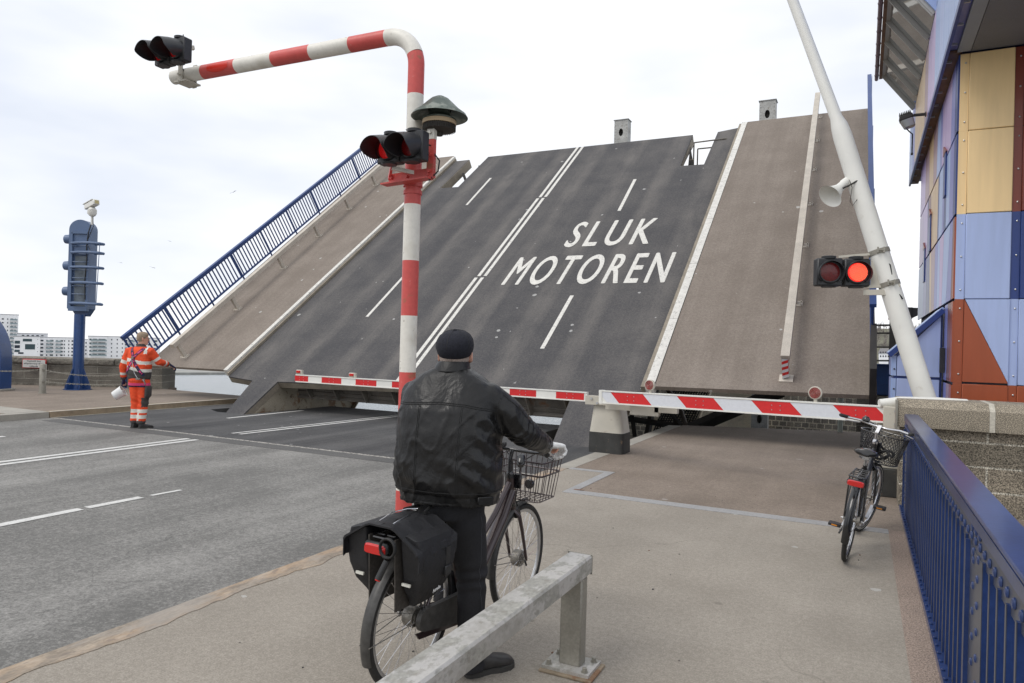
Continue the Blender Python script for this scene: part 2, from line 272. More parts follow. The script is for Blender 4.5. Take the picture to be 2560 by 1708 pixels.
class MB:
    def __init__(s): s.v = []; s.f = []; s.m = []; s.mats = []
    def mi(s, m):
        if m not in s.mats: s.mats.append(m)
        return s.mats.index(m)
    def add(s, vs, fs, m=None, T=None):
        o = len(s.v); k = s.mi(m)
        s.v += [tuple(T @ Vector(p)) if T else tuple(p) for p in vs]
        for f in fs: s.f.append([i+o for i in f]); s.m.append(k)
        return s
    def box(s, c, d, m=None, T=None, rot=None, bev=0.):
        cx, cy, cz = c; x, y, z = d[0]/2, d[1]/2, d[2]/2
        if bev and bev < min(x, y, z):
            vs = []; b = bev
            for sx in (-1, 1):
                for sy in (-1, 1):
                    for sz in (-1, 1):
                        vs += [(sx*(x-b), sy*(y-b), sz*z), (sx*(x-b), sy*y, sz*(z-b)), (sx*x, sy*(y-b), sz*(z-b))]
            V = [Vector(p) for p in vs]
            bmm = bmesh.new(); bv = [bmm.verts.new(p) for p in V]; r = bmesh.ops.convex_hull(bmm, input=bv); bmm.verts.index_update()
            fs = [[q.index for q in f.verts] for f in bmm.faces]; vs = [tuple(q.co) for q in bmm.verts]; bmm.free()
        else:
            vs = [(a*x, b*y, c_*z) for a in (-1, 1) for b in (-1, 1) for c_ in (-1, 1)]
            fs = [(0, 1, 3, 2), (4, 6, 7, 5), (0, 4, 5, 1), (2, 3, 7, 6), (0, 2, 6, 4), (1, 5, 7, 3)]
        Q = Matrix.Translation(Vector(c)) @ (rot.to_4x4() if rot else Matrix.Identity(4))
        if T: Q = T @ Q
        return s.add(vs, fs, m, Q)
    def bx(s, x0, x1, y0, y1, z0, z1, m=None, T=None, bev=0.):
        return s.box(((x0+x1)/2, (y0+y1)/2, (z0+z1)/2), (abs(x1-x0), abs(y1-y0), abs(z1-z0)), m, T, None, bev)
    def tube(s, pts, r, m=None, n=10, closed=False, T=None, caps=True, sq=None):
        pts = [Vector(p) for p in pts]; N = len(pts)
        rr = r if isinstance(r, (list, tuple)) else [r]*N
        tan = []
        for i in range(N):
            a = pts[i-1] if (i > 0 or closed) else pts[i]; b = pts[(i+1) % N] if (i < N-1 or closed) else pts[i]
            t_ = (b-a); tan.append(t_.normalized() if t_.length > 1e-9 else Vector((0, 0, 1)))
        x, y, _ = frame(tan[0]); vs = []
        for i in range(N):
            if i:
                x = (x - tan[i]*x.dot(tan[i]));
                x = x.normalized() if x.length > 1e-6 else frame(tan[i])[0]
                y = tan[i].cross(x)
            ri = rr[i]; ra, rb = (ri if isinstance(ri, tuple) else (ri, ri))
            for k in range(n):
                a = 2*math.pi*k/n; vs.append(pts[i]+x*(ra*math.cos(a))+y*(rb*math.sin(a)))
        fs = []
        for i in range(N if closed else N-1):
            j = (i+1) % N
            for k in range(n): fs.append((i*n+k, i*n+(k+1) % n, j*n+(k+1) % n, j*n+k))
        if caps and not closed: fs += [tuple(range(n-1, -1, -1)), tuple((N-1)*n+k for k in range(n))]
        return s.add(vs, fs, m, T)
    def bar(s, a, b, wd, ht, m=None, up=Vector((0, 0, 1)), T=None):
        a, b = Vector(a), Vector(b); x, y, d = frame(b-a, up); vs = []
        for p in (a, b):
            for (i, j) in ((-1, -1), (1, -1), (1, 1), (-1, 1)): vs.append(p+x*(i*wd/2)+y*(j*ht/2))
        return s.add(vs, [(0, 3, 2, 1), (4, 5, 6, 7), (0, 1, 5, 4), (1, 2, 6, 5), (2, 3, 7, 6), (3, 0, 4, 7)], m, T)
    def lathe(s, prof, o=(0, 0, 0), ax=(0, 0, 1), m=None, n=24, T=None, caps=True):
        x, y, d = frame(ax); o = Vector(o); vs = []
        for (r, h) in prof:
            for k in range(n):
                a = 2*math.pi*k/n; vs.append(o+d*h+x*(r*math.cos(a))+y*(r*math.sin(a)))
        fs = []
        for i in range(len(prof)-1):
            for k in range(n): fs.append((i*n+k, i*n+(k+1) % n, (i+1)*n+(k+1) % n, (i+1)*n+k))
        if caps:
            if prof[0][0] > 1e-5: fs.append(tuple(range(n-1, -1, -1)))
            if prof[-1][0] > 1e-5: fs.append(tuple((len(prof)-1)*n+k for k in range(n)))
        return s.add(vs, fs, m, T)
    def prism(s, poly, o, u, v, th, m=None, T=None):
        """poly in (u,v) plane at o, extruded by th along u x v"""
        o, u, v = Vector(o), Vector(u), Vector(v); n_ = u.cross(v).normalized(); N = len(poly)
        a = [o+u*p[0]+v*p[1] for p in poly]; vs = a+[p+n_*th for p in a]
        fs = [tuple(range(N-1, -1, -1)), tuple(range(N, 2*N))]+[(i, (i+1) % N, (i+1) % N+N, i+N) for i in range(N)]
        return s.add(vs, fs, m, T)
    def loft(s, secs, m=None, n=28, p=2.0, T=None, caps=True):
        """secs: (centre, ux, uy) superellipse sections"""
        vs = []
        for (c, ux, uy) in secs:
            c, ux, uy = Vector(c), Vector(ux), Vector(uy)
            for k in range(n):
                a = 2*math.pi*k/n; ca, sa = math.cos(a), math.sin(a)
                vs.append(c+ux*(math.copysign(abs(ca)**(2/p), ca))+uy*(math.copysign(abs(sa)**(2/p), sa)))
        fs = []
        for i in range(len(secs)-1):
            for k in range(n): fs.append((i*n+k, i*n+(k+1) % n, (i+1)*n+(k+1) % n, (i+1)*n+k))
        if caps: fs += [tuple(range(n-1, -1, -1)), tuple((len(secs)-1)*n+k for k in range(n))]
        return s.add(vs, fs, m, T)
    def ball(s, c, r, m=None, n=14, T=None):
        rx, ry, rz = r if isinstance(r, (tuple, list)) else (r, r, r); vs = []; k2 = n//2; c = Vector(c)
        for i in range(1, k2):
            th = math.pi*i/k2
            for k in range(n):
                a = 2*math.pi*k/n; vs.append(c+Vector((rx*math.sin(th)*math.cos(a), ry*math.sin(th)*math.sin(a), rz*math.cos(th))))
        t_, b_ = len(vs), len(vs)+1; vs += [c+Vector((0, 0, rz)), c-Vector((0, 0, rz))]
        fs = []
        for i in range(k2-2):
            for k in range(n): fs.append((i*n+k, (i+1)*n+k, (i+1)*n+(k+1) % n, i*n+(k+1) % n))
        for k in range(n): fs.append((t_, k, (k+1) % n)); fs.append((b_, (k2-2)*n+(k+1) % n, (k2-2)*n+k))
        return s.add(vs, fs, m, T)
    def build(s, name, m=None, parent=None, off=None, sharp=38, smooth=True):
        me = bpy.data.meshes.new(name); o_ = Vector(off) if off is not None else Vector((0, 0, 0))
        if parent is not None and off is None and parent.get('_w'): o_ = Vector(parent['_w'])
        me.from_pydata([Vector(p)-o_ for p in s.v], [], s.f)
        mats = [q if q is not None else m for q in s.mats]
        for q in mats: me.materials.append(q)
        if len(mats) > 1: me.polygons.foreach_set('material_index', s.m)
        bm = bmesh.new(); bm.from_mesh(me); bmesh.ops.recalc_face_normals(bm, faces=bm.faces)
        if smooth:
            lim = R(sharp)
            for f in bm.faces: f.smooth = True
            for ed in bm.edges:
                if len(ed.link_faces) == 2:
                    if ed.link_faces[0].normal.angle(ed.link_faces[1].normal, 0) > lim: ed.smooth = False
                else: ed.smooth = False
        bm.to_mesh(me); bm.free()
        o = bpy.data.objects.new(name, me); COL.objects.link(o)
        if parent is not None:
            o.parent = parent
            if parent.get('_w'): o['_w'] = parent['_w']
        return o

def thing(name, label, cat, loc=(0, 0, 0), group=None, world=True, rot=None):
    o = bpy.data.objects.new(name, None); COL.objects.link(o); o.empty_display_size = .1
    o.location = loc; o['label'] = label; o['category'] = cat
    if group: o['group'] = group
    if rot: o.rotation_euler = rot
    if world: o['_w'] = list(loc)
    return o
def tag(o, label, cat, group=None, kind=None):
    if label: o['label'] = label
    if cat: o['category'] = cat
    if group: o['group'] = group
    if kind: o['kind'] = kind
    return o
def struct(o): o['kind'] = 'structure'; return o
def top(mb, name, m, loc, label, cat, group=None):
    o = mb.build(name, m, None, off=loc); o.location = loc; return tag(o, label, cat, group)
def copytree(o, parent=None):
    c = o.copy(); COL.objects.link(c); c.parent = parent
    for ch in list(o.children): copytree(ch, c)
    return c
def remesh(o, vox=.01, sm=6, fac=.5):
    md = o.modifiers.new('r', 'REMESH'); md.mode = 'VOXEL'; md.voxel_size = vox; md.use_smooth_shade = True
    ms = o.modifiers.new('s', 'SMOOTH'); ms.iterations = sm; ms.factor = fac
    dg = bpy.context.evaluated_depsgraph_get(); ev = o.evaluated_get(dg)
    me = bpy.data.meshes.new_from_object(ev, preserve_all_data_layers=True, depsgraph=dg)
    mats = [m for m in o.data.materials]; o.modifiers.clear(); o.data = me
    me.materials.clear()
    for m in mats: me.materials.append(m)
    me.polygons.foreach_set('use_smooth', [True]*len(me.polygons)); me.update()
    return o
def displace(o, fn):
    me = o.data; nn = [v.normal.copy() for v in me.vertices]
    for v, n_ in zip(me.vertices, nn): v.co = v.co+n_*fn(v.co, n_)
    me.update()
def arc(c, r, a0, a1, n, u, v):
    c, u, v = Vector(c), Vector(u), Vector(v)
    return [c+u*(r*math.cos(a0+(a1-a0)*i/n))+v*(r*math.sin(a0+(a1-a0)*i/n)) for i in range(n+1)]
def text_mesh(body, size, th, m, T, name, parent, w=None, h=None, bold=0., spacing=1.0):
    cu = bpy.data.curves.new('t', 'FONT'); cu.body = body; cu.size = size; cu.offset = bold; cu.space_character = spacing; cu.extrude = th; cu.resolution_u = 6
    ob = bpy.data.objects.new('t', cu); COL.objects.link(ob); dg = bpy.context.evaluated_depsgraph_get(); dg.update()
    me = bpy.data.meshes.new_from_object(ob.evaluated_get(dg)); bpy.data.objects.remove(ob)
    co = np.array([v.co for v in me.vertices]); mn, mxx = co.min(0), co.max(0)
    sx = w/(mxx[0]-mn[0]) if w else 1; sy = h/(mxx[1]-mn[1]) if h else 1
    for v in me.vertices: v.co = T @ Vector(((v.co.x-mn[0])*sx, (v.co.y-mn[1])*sy, v.co.z))
    me.materials.clear(); me.materials.append(m); me.name = name
    o = bpy.data.objects.new(name, me); COL.objects.link(o)
    if parent is not None: o.parent = parent
    return o
# ================================================================== SETTING
def slab(name, poly, z1, th, m, kind=True):
    o = MB().prism(poly, (0, 0, z1-th), (1, 0, 0), (0, 1, 0), th, m).build(name, m, None)
    return struct(o) if kind else o
XK, XL = -3.82, -15.4
slab('road', [(XL, -30), (XK, -30), (XK, 8.93), (XL, 8.93)], -.12, .5, M['road_near'])
slab('road', [(XL, 9.05), (XK, 9.05), (XK, 14.8), (-4.05, 14.8), (-4.05, 12.02), (-5.45, 12.02), (-5.95, 12.9), (-5.95, 15.0), (-13.0, 15.0), (-13.0, 12.02), (-13.95, 12.02), (-14.5, 12.3), (-14.5, 15.), (XL, 14.4)], -.12, .5, M['road_span'])
# worn steel teeth of the expansion joint
jm = mat('joint_teeth', (.40, .38, .34), .7, n=[(30, .3)], stain=(26, .47, .55, (.09, .088, .085), .9), stretch=(1, 1, 1))
slab('road_joint', [(XL, 8.93), (XK, 8.93), (XK, 9.05), (XL, 9.05)], -.122, .4, jm)
slab('road_patch', [(XL+.4, 8.55), (XK, 8.62), (XK, 8.93), (XL+.4, 8.93)], -.116, .003, asphalt('asphalt_repair', (.085, .084, .082), (.17, .166, .16), grain=80))
rt = slab('gutter_joint', [(XK-.07, -30), (XK, -30), (XK, 8.9), (XK-.07, 8.9)], -.116, .003, mat('tar_seam', (.045, .046, .05), .6, n=[(12, .3)]))
# irregular gritty verge along the kerb
dk = mat('gutter_grit', (.33, .31, .26), .9, n=[(60, .4), (4, .2)])
pg = [(XK-.07, y*.5) for y in range(-20, 18)]
pg2 = [(XK-.13-.09*noise.noise(Vector((y*.35, 3, 0)))-.02*noise.noise(Vector((y*3., 3, 0))), y*.5) for y in range(17, -21, -1)]
slab('gutter', pg+pg2, -.117, .0025, dk)
# kerb: a stone strip with a wavering inner edge
inner = []
for i in range(-60, 183):
    y = i*.05; inner.append((-3.655+.06*noise.noise(Vector((y*1.3, 0, 0)))+.045*noise.noise(Vector((y*4.5, 1, 0)))+.02*noise.noise(Vector((y*14, 1, 0))), y))
kb = MB().prism([(XK, -30), (-3.65, -30), (-3.65, -3.05)]+inner+[(XK, 9.1)], (0, 0, -.42), (1, 0, 0), (0, 1, 0), .424, None)
struct(kb.build('kerb', M['kerb'], None))
slab('kerb', [(XK, 9.1), (XK+.25, 9.1), (XK+.25, 15.7), (XK, 15.6)], .004, .42, M['conc'])
slab('footway', [(-3.75, -30), (.27, -30), (.27, 7.6), (-3.09, 7.6), (-3.09, 9.08), (-3.75, 9.08)], 0, .4, M['foot_conc'])
slab('footway', [(.27, -30), (.75, -30), (.75, 7.78), (.27, 7.78)], 0, .4, M['pebble'])
slab('footway', [(-2.97, 7.78), (.27, 7.78), (9, 7.78), (9, 17.3), (.2, 17.3), (-3.57, 15.85), (-3.57, 9.2), (-2.97, 9.2)], 0, .4, M['foot_tan'])
slab('footway', [(-3.82, 9.1), (-3.57, 9.1), (-3.57, 9.2), (-3.82, 9.2)], .001, .4, M['foot_tan'])
slab('ground', [(.75, -30), (9, -30), (9, 7.78), (.75, 7.78)], -1.2, .4, M['conc'])
slab('ground', [(.2, 17.3), (9, 17.3), (9, 25), (.55, 25)], 0, 3., M['conc'])
st = MB().bx(-3.09, .27, 7.6, 7.78, -.3, .005).bx(-3.09, -2.97, 7.78, 9.2, -.3, .005).bx(-3.6, -3.09, 9.08, 9.2, -.3, .005)
struct(st.build('steel_joint_strip', M['steel_plate'], None))
slab('footway_stain', [(-3.02+.0, 7.83), (-2.9, 7.83), (-2.95, 7.79), (-3.02, 7.785)], .007, .003, M['rust'])
slab('footway', [(-60, -30), (XL-.22, -30), (XL-.22, 14.75), (-16.2, 14.78), (-19.9, 14.92), (-20.0, 15.6), (-60, 15.6)], 0, .4, M['foot_tan'])
slab('kerb', [(XL-.22, 8.95), (XL, 8.95), (XL, 14.4), (XL-.22, 14.75)], .004, .42, M['kerb_far'])
slab('kerb', [(XL-.22, -30), (XL, -30), (XL, 8.93), (XL-.22, 8.93)], .004, .42, M['conc'])
slab('footway_slab', [(-17.4, 8.2), (XL-.22, 8.2), (XL-.22, 8.93), (-17.4, 8.93)], .008, .005, M['conc'])
MBk = MB().bx(-60, 9, -31, 11.9, -9, -.62)
struct(MBk.build('ground', M['conc'], None))
slab('kerb_top_edge', [(XL-.06, 8.95), (XL+.0, 8.95), (XL+.0, 14.4), (XL-.06, 14.5)], .009, .004, mat('kerb_white_edge', (.62, .58, .50), .7, n=[(8, .15)]))
slab('gutter', [(XL, 8.95), (XL+.09, 8.95), (XL+.07, 14.4), (XL, 14.4)], -.115, .003, dk)

# painted road marks
def mark(pts, wd, name='lane_marking', z=-.114):
    (x0, y0), (x1, y1) = pts
    o = MB().prism([(x0-wd/2, y0), (x0+wd/2, y0), (x1+wd/2, y1), (x1-wd/2, y1)], (0, 0, z-.003), (1, 0, 0), (0, 1, 0), .003).build(name, M['paint'], None)
    return struct(o)
mark([(-10.42, -8), (-10.40, 8.55)], .12); mark([(-10.64, -8), (-10.62, 8.55)], .12)
mark([(-10.40, 9.5), (-10.02, 14.6)], .09); mark([(-10.60, 9.5), (-10.22, 14.6)], .07)
mark([(-7.13, -.5), (-7.17, 4.50)], .115); mark([(-7.17, 4.57), (-7.16, 5.17)], .105); mark([(-7.15, 5.29), (-7.13, 5.66)], .06)
mark([(-12.66, 11.2), (-12.69, 13.6)], .1); mark([(-13.16, 4.4), (-13.16, 6.9)], .12)
# small debris: stones and droppings on the near footway
db = MB()
for i in range(46):
    x, y = random.uniform(-3.3, .2), random.uniform(2.2, 9); r = random.uniform(.003, .008)
    db.ball((x, y, r*.5), (r, r*1.3, r*.6), random.choice([M['black_base'], M['rust'], M['girder']]), n=6)
tag(db.build('grit', M['rust'], None), 'scattered grit and tiny stones lying on the pale footway', 'grit', kind='stuff')

# true level frame (the bridge deck is on a slight slope)
def ray(px, py): return CF+CR*((px-1280)/1750)+CU*((854-py)/1750)
UT = ray(0, 912).cross(ray(2154, 915)).normalized()
if UT.z < 0: UT = -UT
def lev(px, dist, h=0., y=None):
    """point at a horizontal distance in the direction of column px, h metres above the water"""
    d = ray(px, 913); d = (d-UT*d.dot(UT)).normalized(); return CAM+d*dist-UT*(5.0-h), d
def levrot(d):
    y = d; x = y.cross(UT); return Matrix((x, y, UT)).transposed()
wm = bpy.data.materials.new('water'); wm.use_nodes = True; t = wm.node_tree; p = t.nodes['Principled BSDF']
p.inputs['Base Color'].default_value = (.09, .12, .14, 1); p.inputs['Roughness'].default_value = .18
tcn = t.nodes.new('ShaderNodeTexCoord'); n1 = t.nodes.new('ShaderNodeTexNoise'); n1.inputs['Scale'].default_value = .9; n1.inputs['Detail'].default_value = 5; n1.inputs['Roughness'].default_value = .62
bpn = t.nodes.new('ShaderNodeBump'); bpn.inputs['Distance'].default_value = .55; bpn.inputs['Strength'].default_value = .9
t.links.new(tcn.outputs['Object'], n1.inputs['Vector']); t.links.new(n1.outputs['Fac'], bpn.inputs['Height']); t.links.new(bpn.outputs[0], p.inputs['Normal'])
wt = MB().add([(-2500, -2500, 0), (2500, -2500, 0), (2500, 2500, 0), (-2500, 2500, 0)], [(0, 1, 2, 3)]).build('water', wm, None)
wt.matrix_world = Matrix.Translation(CAM-UT*5.0) @ levrot(lev(1280, 10)[1]).to_4x4(); struct(wt)

# ------------------------------------------------------------------ far shore, left
M['render_w'] = mat('white_render', (.88, .88, .89), .8, n=[(.15, .05)])
M['render_g'] = mat('pale_grey_render', (.66, .67, .69), .8, n=[(.15, .05)])
M['win'] = mat('window_glass', (.035, .045, .06), .5, spec=.15)
M['win2'] = mat('window_glass_green', (.06, .09, .10), .5, spec=.15)
M['balc'] = mat('balcony_glass', (.25, .31, .33), .5)
M['roofk'] = mat('flat_roof_edge', (.32, .32, .34), .8)
def lbox(x0, x1, y0, y1, z0, z1): return MB().bx(x0, x1, y0, y1, z0, z1)
def city(px0, px1, ytop, dist, label, wins, m='render_w', extra=None, shape=None, bl=()):
    ca = 1/math.sqrt(1+(((px0+px1)/2-1280)/1750)**2); mpp = dist/1750*ca*ca; mpz = dist/1750*ca   # metres per photo pixel, off-axis
    ctr, d = lev((px0+px1)/2, dist); base = 913+5.0/mpz
    b = thing('apartment_building', label, 'building', tuple(ctr), group='white apartment blocks across the harbour', world=False)
    b.rotation_euler = levrot(d).to_euler()
    W = (px1-px0)*mpp; H = (base-ytop)*mpz
    X = lambda px: (px-(px0+px1)/2)*mpp
    Z = lambda py: (base-py)*mpz
    wl = MB().bx(-W/2, W/2, 0, 14, 0, H); rf = MB().bx(-W/2-.2, W/2+.2, -.15, 14.2, H, H+.35)
    wl.build('wall', M[m], b); rf.build('roof', M['roofk'], b)
    meshes = {}
    for (wx, wy, ww, wh, mm) in wins:
        k = (round(ww, 1), round(wh, 1), mm)
        if k not in meshes:
            o = MB().bx(-ww*mpp/2, ww*mpp/2, -.12, .3, -wh*mpp/2, wh*mpp/2).build('window', M[mm], b); meshes[k] = o.data
        else:
            o = bpy.data.objects.new('window', meshes[k]); COL.objects.link(o); o.parent = b
        o.location = (X(wx), 0, Z(wy))
    for (bx_, by_, bw) in bl:
        k = ('b', round(bw, 1))
        if k not in meshes:
            mb = MB().bx(-bw*mpp/2, bw*mpp/2, -1.6, 0, -.1, .12, M['render_w']).bx(-bw*mpp/2, bw*mpp/2, -1.6, -1.5, .12, 1.1, M['balc'])
            o = mb.build('balcony', M['balc'], b); meshes[k] = o.data
        else:
            o = bpy.data.objects.new('balcony', meshes[k]); COL.objects.link(o); o.parent = b
        o.location = (X(bx_), 0, Z(by_))
    return b
rows = lambda y0, n, s=9.5: [y0+i*s for i in range(n)]
W = []; 
for y in rows(798, 10):
    W += [(4, y, 5, 3.6, 'win'), (16.5, y, 2.4, 4.5, 'win'), (27, y, 7, 4, 'win'), (36, y, 3, 4, 'win2')]
city(-60, 44, 787, 560, 'tall white apartment tower with stacked balconies at the far left', W, bl=[(32, y+4, 19) for y in rows(798, 10)])
W = [(42, 857, 13, 9, 'win2'), (42, 868, 13, 9, 'win'), (42, 878.5, 13, 7, 'win2'), (67, 851.5, 23, 8, 'win2'), (74, 868, 25, 16, 'win2'), (51.5, 884, 13, 5, 'win'), (93, 849, 1.6, 1.6, 'win'), (93, 861, 1.6, 1.6, 'win'), (93, 870, 1.6, 1.6, 'win'), (93, 880, 1.6, 1.6, 'win')]
city(34, 99, 843, 500, 'white cube-like block with large dark window panels beside the tall tower', W)
city(42, 118, 835.5, 530, 'set-back grey penthouse block rising behind the white cube-like block', [(x, 840, 6, 3, 'win') for x in (56, 68, 80, 92, 104)], m='render_g')
W = []
for y in rows(853, 5, 9):
    W += [(x, y, w_, 4.4, mm) for (x, w_, mm) in ((104, 7, 'win'), (116, 3, 'win'), (128, 8, 'win2'), (141, 3, 'win'), (153, 6, 'win'), (160, 2.5, 'win'), (171, 2.5, 'win'), (181, 6, 'win'))]
city(99, 186, 845.5, 505, 'long white apartment block of many small windows left of the blue signal post', W, bl=[(x, y+4, 15) for x in (122, 145) for y in rows(853, 4, 9)])
W = [(x, y, w_, 4.4, 'win') for y in rows(858, 4, 9.2) for (x, w_) in ((190, 5), (199, 3), (207, 6), (214, 3))]
city(186, 219, 850, 520, 'narrow white block directly behind the blue signal post', W)
W = [(x, y, w_, 4.6, mm) for y in rows(850, 5, 9.4) for (x, w_, mm) in ((225, 5, 'win2'), (236, 11, 'win2'), (249, 8, 'win'), (258, 9, 'win2'))]
city(219, 267, 842, 495, 'white block with full-width glass balconies right of the blue signal post', W, bl=[(246, y+4.2, 40) for y in rows(850, 5, 9.4)])
W = [(x, y, 2.4, 4, 'win') for y in rows(850, 5, 10.2) for x in (278, 292, 305)]
city(267, 309, 843, 500, 'plain white block with three columns of slit windows behind the bridge railing', W)
W = [(x, y, w_, 4.4, mm) for y in rows(853, 5, 9.6) for (x, w_, mm) in ((315, 5, 'win'), (327, 10, 'win2'), (341, 3, 'win'), (356, 8, 'win2'), (371, 4, 'win'), (388, 9, 'win2'))]
city(309, 400, 846, 515, 'white apartment block seen through the railing of the raised bridge leaf', W, bl=[(328, y+4, 16) for y in rows(853, 5, 9.6)])
c0, d0 = lev(200, 385)
q = MB().bx(-160, 420, 0, 260, -2, 1.2); o = q.build('far_shore', M['pier_conc'], None); o.matrix_world = Matrix.Translation(c0) @ levrot(d0).to_4x4(); struct(o)
o.data.materials[0] = mat('quay_edge', (.30, .30, .28), .9, n=[(.4, .2)])

# gulls
def gull(px, py, dist, bank, first=None):
    d = ray(px, py).normalized(); loc = CAM+d*dist
    lab = {583: 'gull flying highest, nearest the bridge railing', 423: 'faint gull gliding lower left of the highest gull', 381: 'gull with both wings spread low over the harbour sky', 300: 'small gull nearest the blue signal post', 653: 'gull flying just left of the raised leaf railing'}[px]
    r = thing('gull', lab, 'bird', tuple(loc), group='gulls gliding over the harbour', world=False)
    if first is None:
        b = MB().loft([((0, -.28, 0), (.001, 0, 0), (0, 0, .001)), ((0, -.2, 0), (.04, 0, 0), (0, 0, .03)), ((0, 0, 0), (.075, 0, 0), (0, 0, .065)), ((0, .16, .02), (.05, 0, 0), (0, 0, .05)), ((0, .24, .03), (.035, 0, 0), (0, 0, .035)), ((0, .32, .02), (.004, 0, 0), (0, 0, .004))], n=10)
        b.build('gull_body', mat('gull_white', (.55, .56, .58), .8), r)
        for s in (-1, 1):
            wv = [(s*.05, .08, .03), (s*.35, .12, .13), (s*.72, -.02, .04), (s*.36, -.04, .12), (s*.05, -.08, .03)]
            MB().add(wv+[(a, b_, c_-.015) for a, b_, c_ in wv], [(0, 1, 2, 3, 4), (9, 8, 7, 6, 5), (0, 5, 6, 1), (1, 6, 7, 2), (2, 7, 8, 3), (3, 8, 9, 4)]).build('wing', mat('gull_grey', (.16, .165, .18), .8), r)
    else:
        for ch in first.children: copytree(ch, r)
    r.rotation_euler = (R(8), R(bank), R(60+bank)); return r
g0 = gull(583, 481, 150, -28); gull(423, 603, 260, 12, g0); gull(381, 669, 190, 14, g0); gull(300, 657, 260, 5, g0)

# ------------------------------------------------------------------ far shore, right slot
hc, hd = lev(2240, 620)
vs, fs = [], []
for i in range(41):
    for j in range(9):
        u = -200+i*10; v = j*18
        h = 7+ (j/8)**.8*33*(1+.18*noise.noise(Vector((u*.012, 0, 1))))+2*noise.noise(Vector((u*.05, v*.05, 0)))
        vs.append((u, v, max(h, 0)))
for i in range(40):
    for j in range(8): fs.append((i*9+j, (i+1)*9+j, (i+1)*9+j+1, i*9+j+1))
hb = MB().add(vs, fs); o = hb.build('hillside', mat('winter_grass', (.15, .145, .105), .95, n=[(.08, .3)]), None); o.matrix_world = Matrix.Translation(hc) @ levrot(hd).to_4x4(); struct(o)
wd_ = MB(); tk = mat('bare_trunks', (.26, .24, .22), .9, n=[(.5, .3)]); tw = mat('bare_twigs', (.17, .145, .14), .95, n=[(.3, .3)])
for i in range(520):
    u = random.uniform(-60, 60); j = random.random(); v = 10+j*134
    z = 7+(v/144)**.8*33-1; h = random.uniform(7, 11)
    wd_.tube([(u, v, z), (u+random.uniform(-.3, .3), v, z+h*.6)], [.22, .1], tk, n=4, caps=False)
    for k in range(9):
        a = random.uniform(0, 6.28); rr = random.uniform(.5, 2.2); zz = z+h*random.uniform(.35, .7)
        wd_.tube([(u, v, zz), (u+rr*math.cos(a), v+rr*math.sin(a), zz+random.uniform(1, 3.2))], [.09, .04], tw, n=3, caps=False)
o = wd_.build('bare_wood', tw, None); o.matrix_world = Matrix.Translation(hc) @ levrot(hd).to_4x4(); tag(o, 'bare winter wood covering the distant hillside beyond the bridge', 'wood', kind='stuff')
def house(px, py0, py1, w_, label):
    ctr, d = lev(px, 560); base = 915+5/560/.876*1750; k = 560/1750*.876
    h = thing('white_house', label, 'house', tuple(ctr), world=False, group='white houses below the distant hillside'); h.rotation_euler = levrot(d).to_euler()
    z0, z1 = (base-py1)*k, (base-py0)*k; hw = w_*k/2
    MB().bx(-hw, hw, 0, 10, z0-12, z1).build('wall', M['render_w'], h)
    MB().add([(-hw-.5, -.5, z1), (hw+.5, -.5, z1), (hw+.5, 10.5, z1), (-hw-.5, 10.5, z1), (-hw+1, 5, z1+3.6), (hw-1, 5, z1+3.6)], [(0, 1, 5, 4), (2, 3, 4, 5), (1, 2, 5), (3, 0, 4), (0, 3, 2, 1)]).build('roof', mat('slate_roof', (.20, .195, .2), .8), h)
    for zz in (z0+1.2, z0+3.9):
        for x in [i*1.6-hw+1.2 for i in range(int((2*hw-1.6)/1.6)+1)]: MB().bx(x-.4, x+.4, -.1, .2, zz, zz+1.2).build('window', M['win'], h)
house(2214, 883, 897, 30, 'white house with slate roof left of the black signal ladder, in the gap')
house(2250, 886, 898, 26, 'white house below the bare wood, right of the black signal ladder')

# ------------------------------------------------------------------ left side street furniture
PR = Vector((.894, .447, 0)); PF = Vector((-.447, .894, 0))
pw0 = Vector((-23.83, 13.02, 0))
def wall_pt(s, d=0, z=0): return pw0+PR*s+PF*d+Vector((0, 0, z))
r = thing('parapet_wall', 'long low parapet wall of rough granite blocks behind the blue signal post', 'wall', tuple(pw0), world=False); r.rotation_euler = (0, 0, math.atan2(.447, .894))
MB().bx(-14, 3.78, 0, .5, -.3, .70).build('block_courses', M['parapet'], r)
mb = MB()
cs = [(-14, -9.1), (-9.08, -4.6), (-4.58, -1.0), (-.98, .66), (.68, 2.86), (2.88, 2.97)]
def rock(x0, x1, y0, y1, z0, z1, amp=.03):
    m_ = MB(); nx = max(2, int((x1-x0)/.12)); rings = []
    for i in range(nx+1):
        x = x0+(x1-x0)*i/nx; row = []
        for (yy, zz, k) in ((y1, z0, 0), (y0, z0, .4), (y0, (z0+z1)/2-.03, 1), (y0+.02, z1-.04, 1), (y0+.08, z1, .5), (y1, z1, 0)):
            n_ = noise.noise(Vector((x*3.1, yy*2+zz*7, zz*5)))*amp*k
            row.append((x, yy-abs(n_)-.02*k+.0, zz+n_*.4))
        rings.append(row)
    vs = [p for r_ in rings for p in r_]; fs = []
    for i in range(nx):
        for k in range(6): fs.append((i*6+k, (i+1)*6+k, (i+1)*6+(k+1) % 6, i*6+(k+1) % 6))
    fs += [tuple(range(6)), tuple(nx*6+k for k in range(5, -1, -1))]
    return m_.add(vs, fs)
for a, b in cs[:-1]: rock(a, b, -.04, .54, .705, .90).build('coping_stone', M['parapet_cap'], r)
MB().bx(2.87, 3.83, -.02, .52, .705, .90, bev=.01).build('coping_stone', M['parapet_cap'], r)
MB().bx(-14, 3.73, -.06, 0, -.02, .06).build('footing', M['parapet_cap'], r)
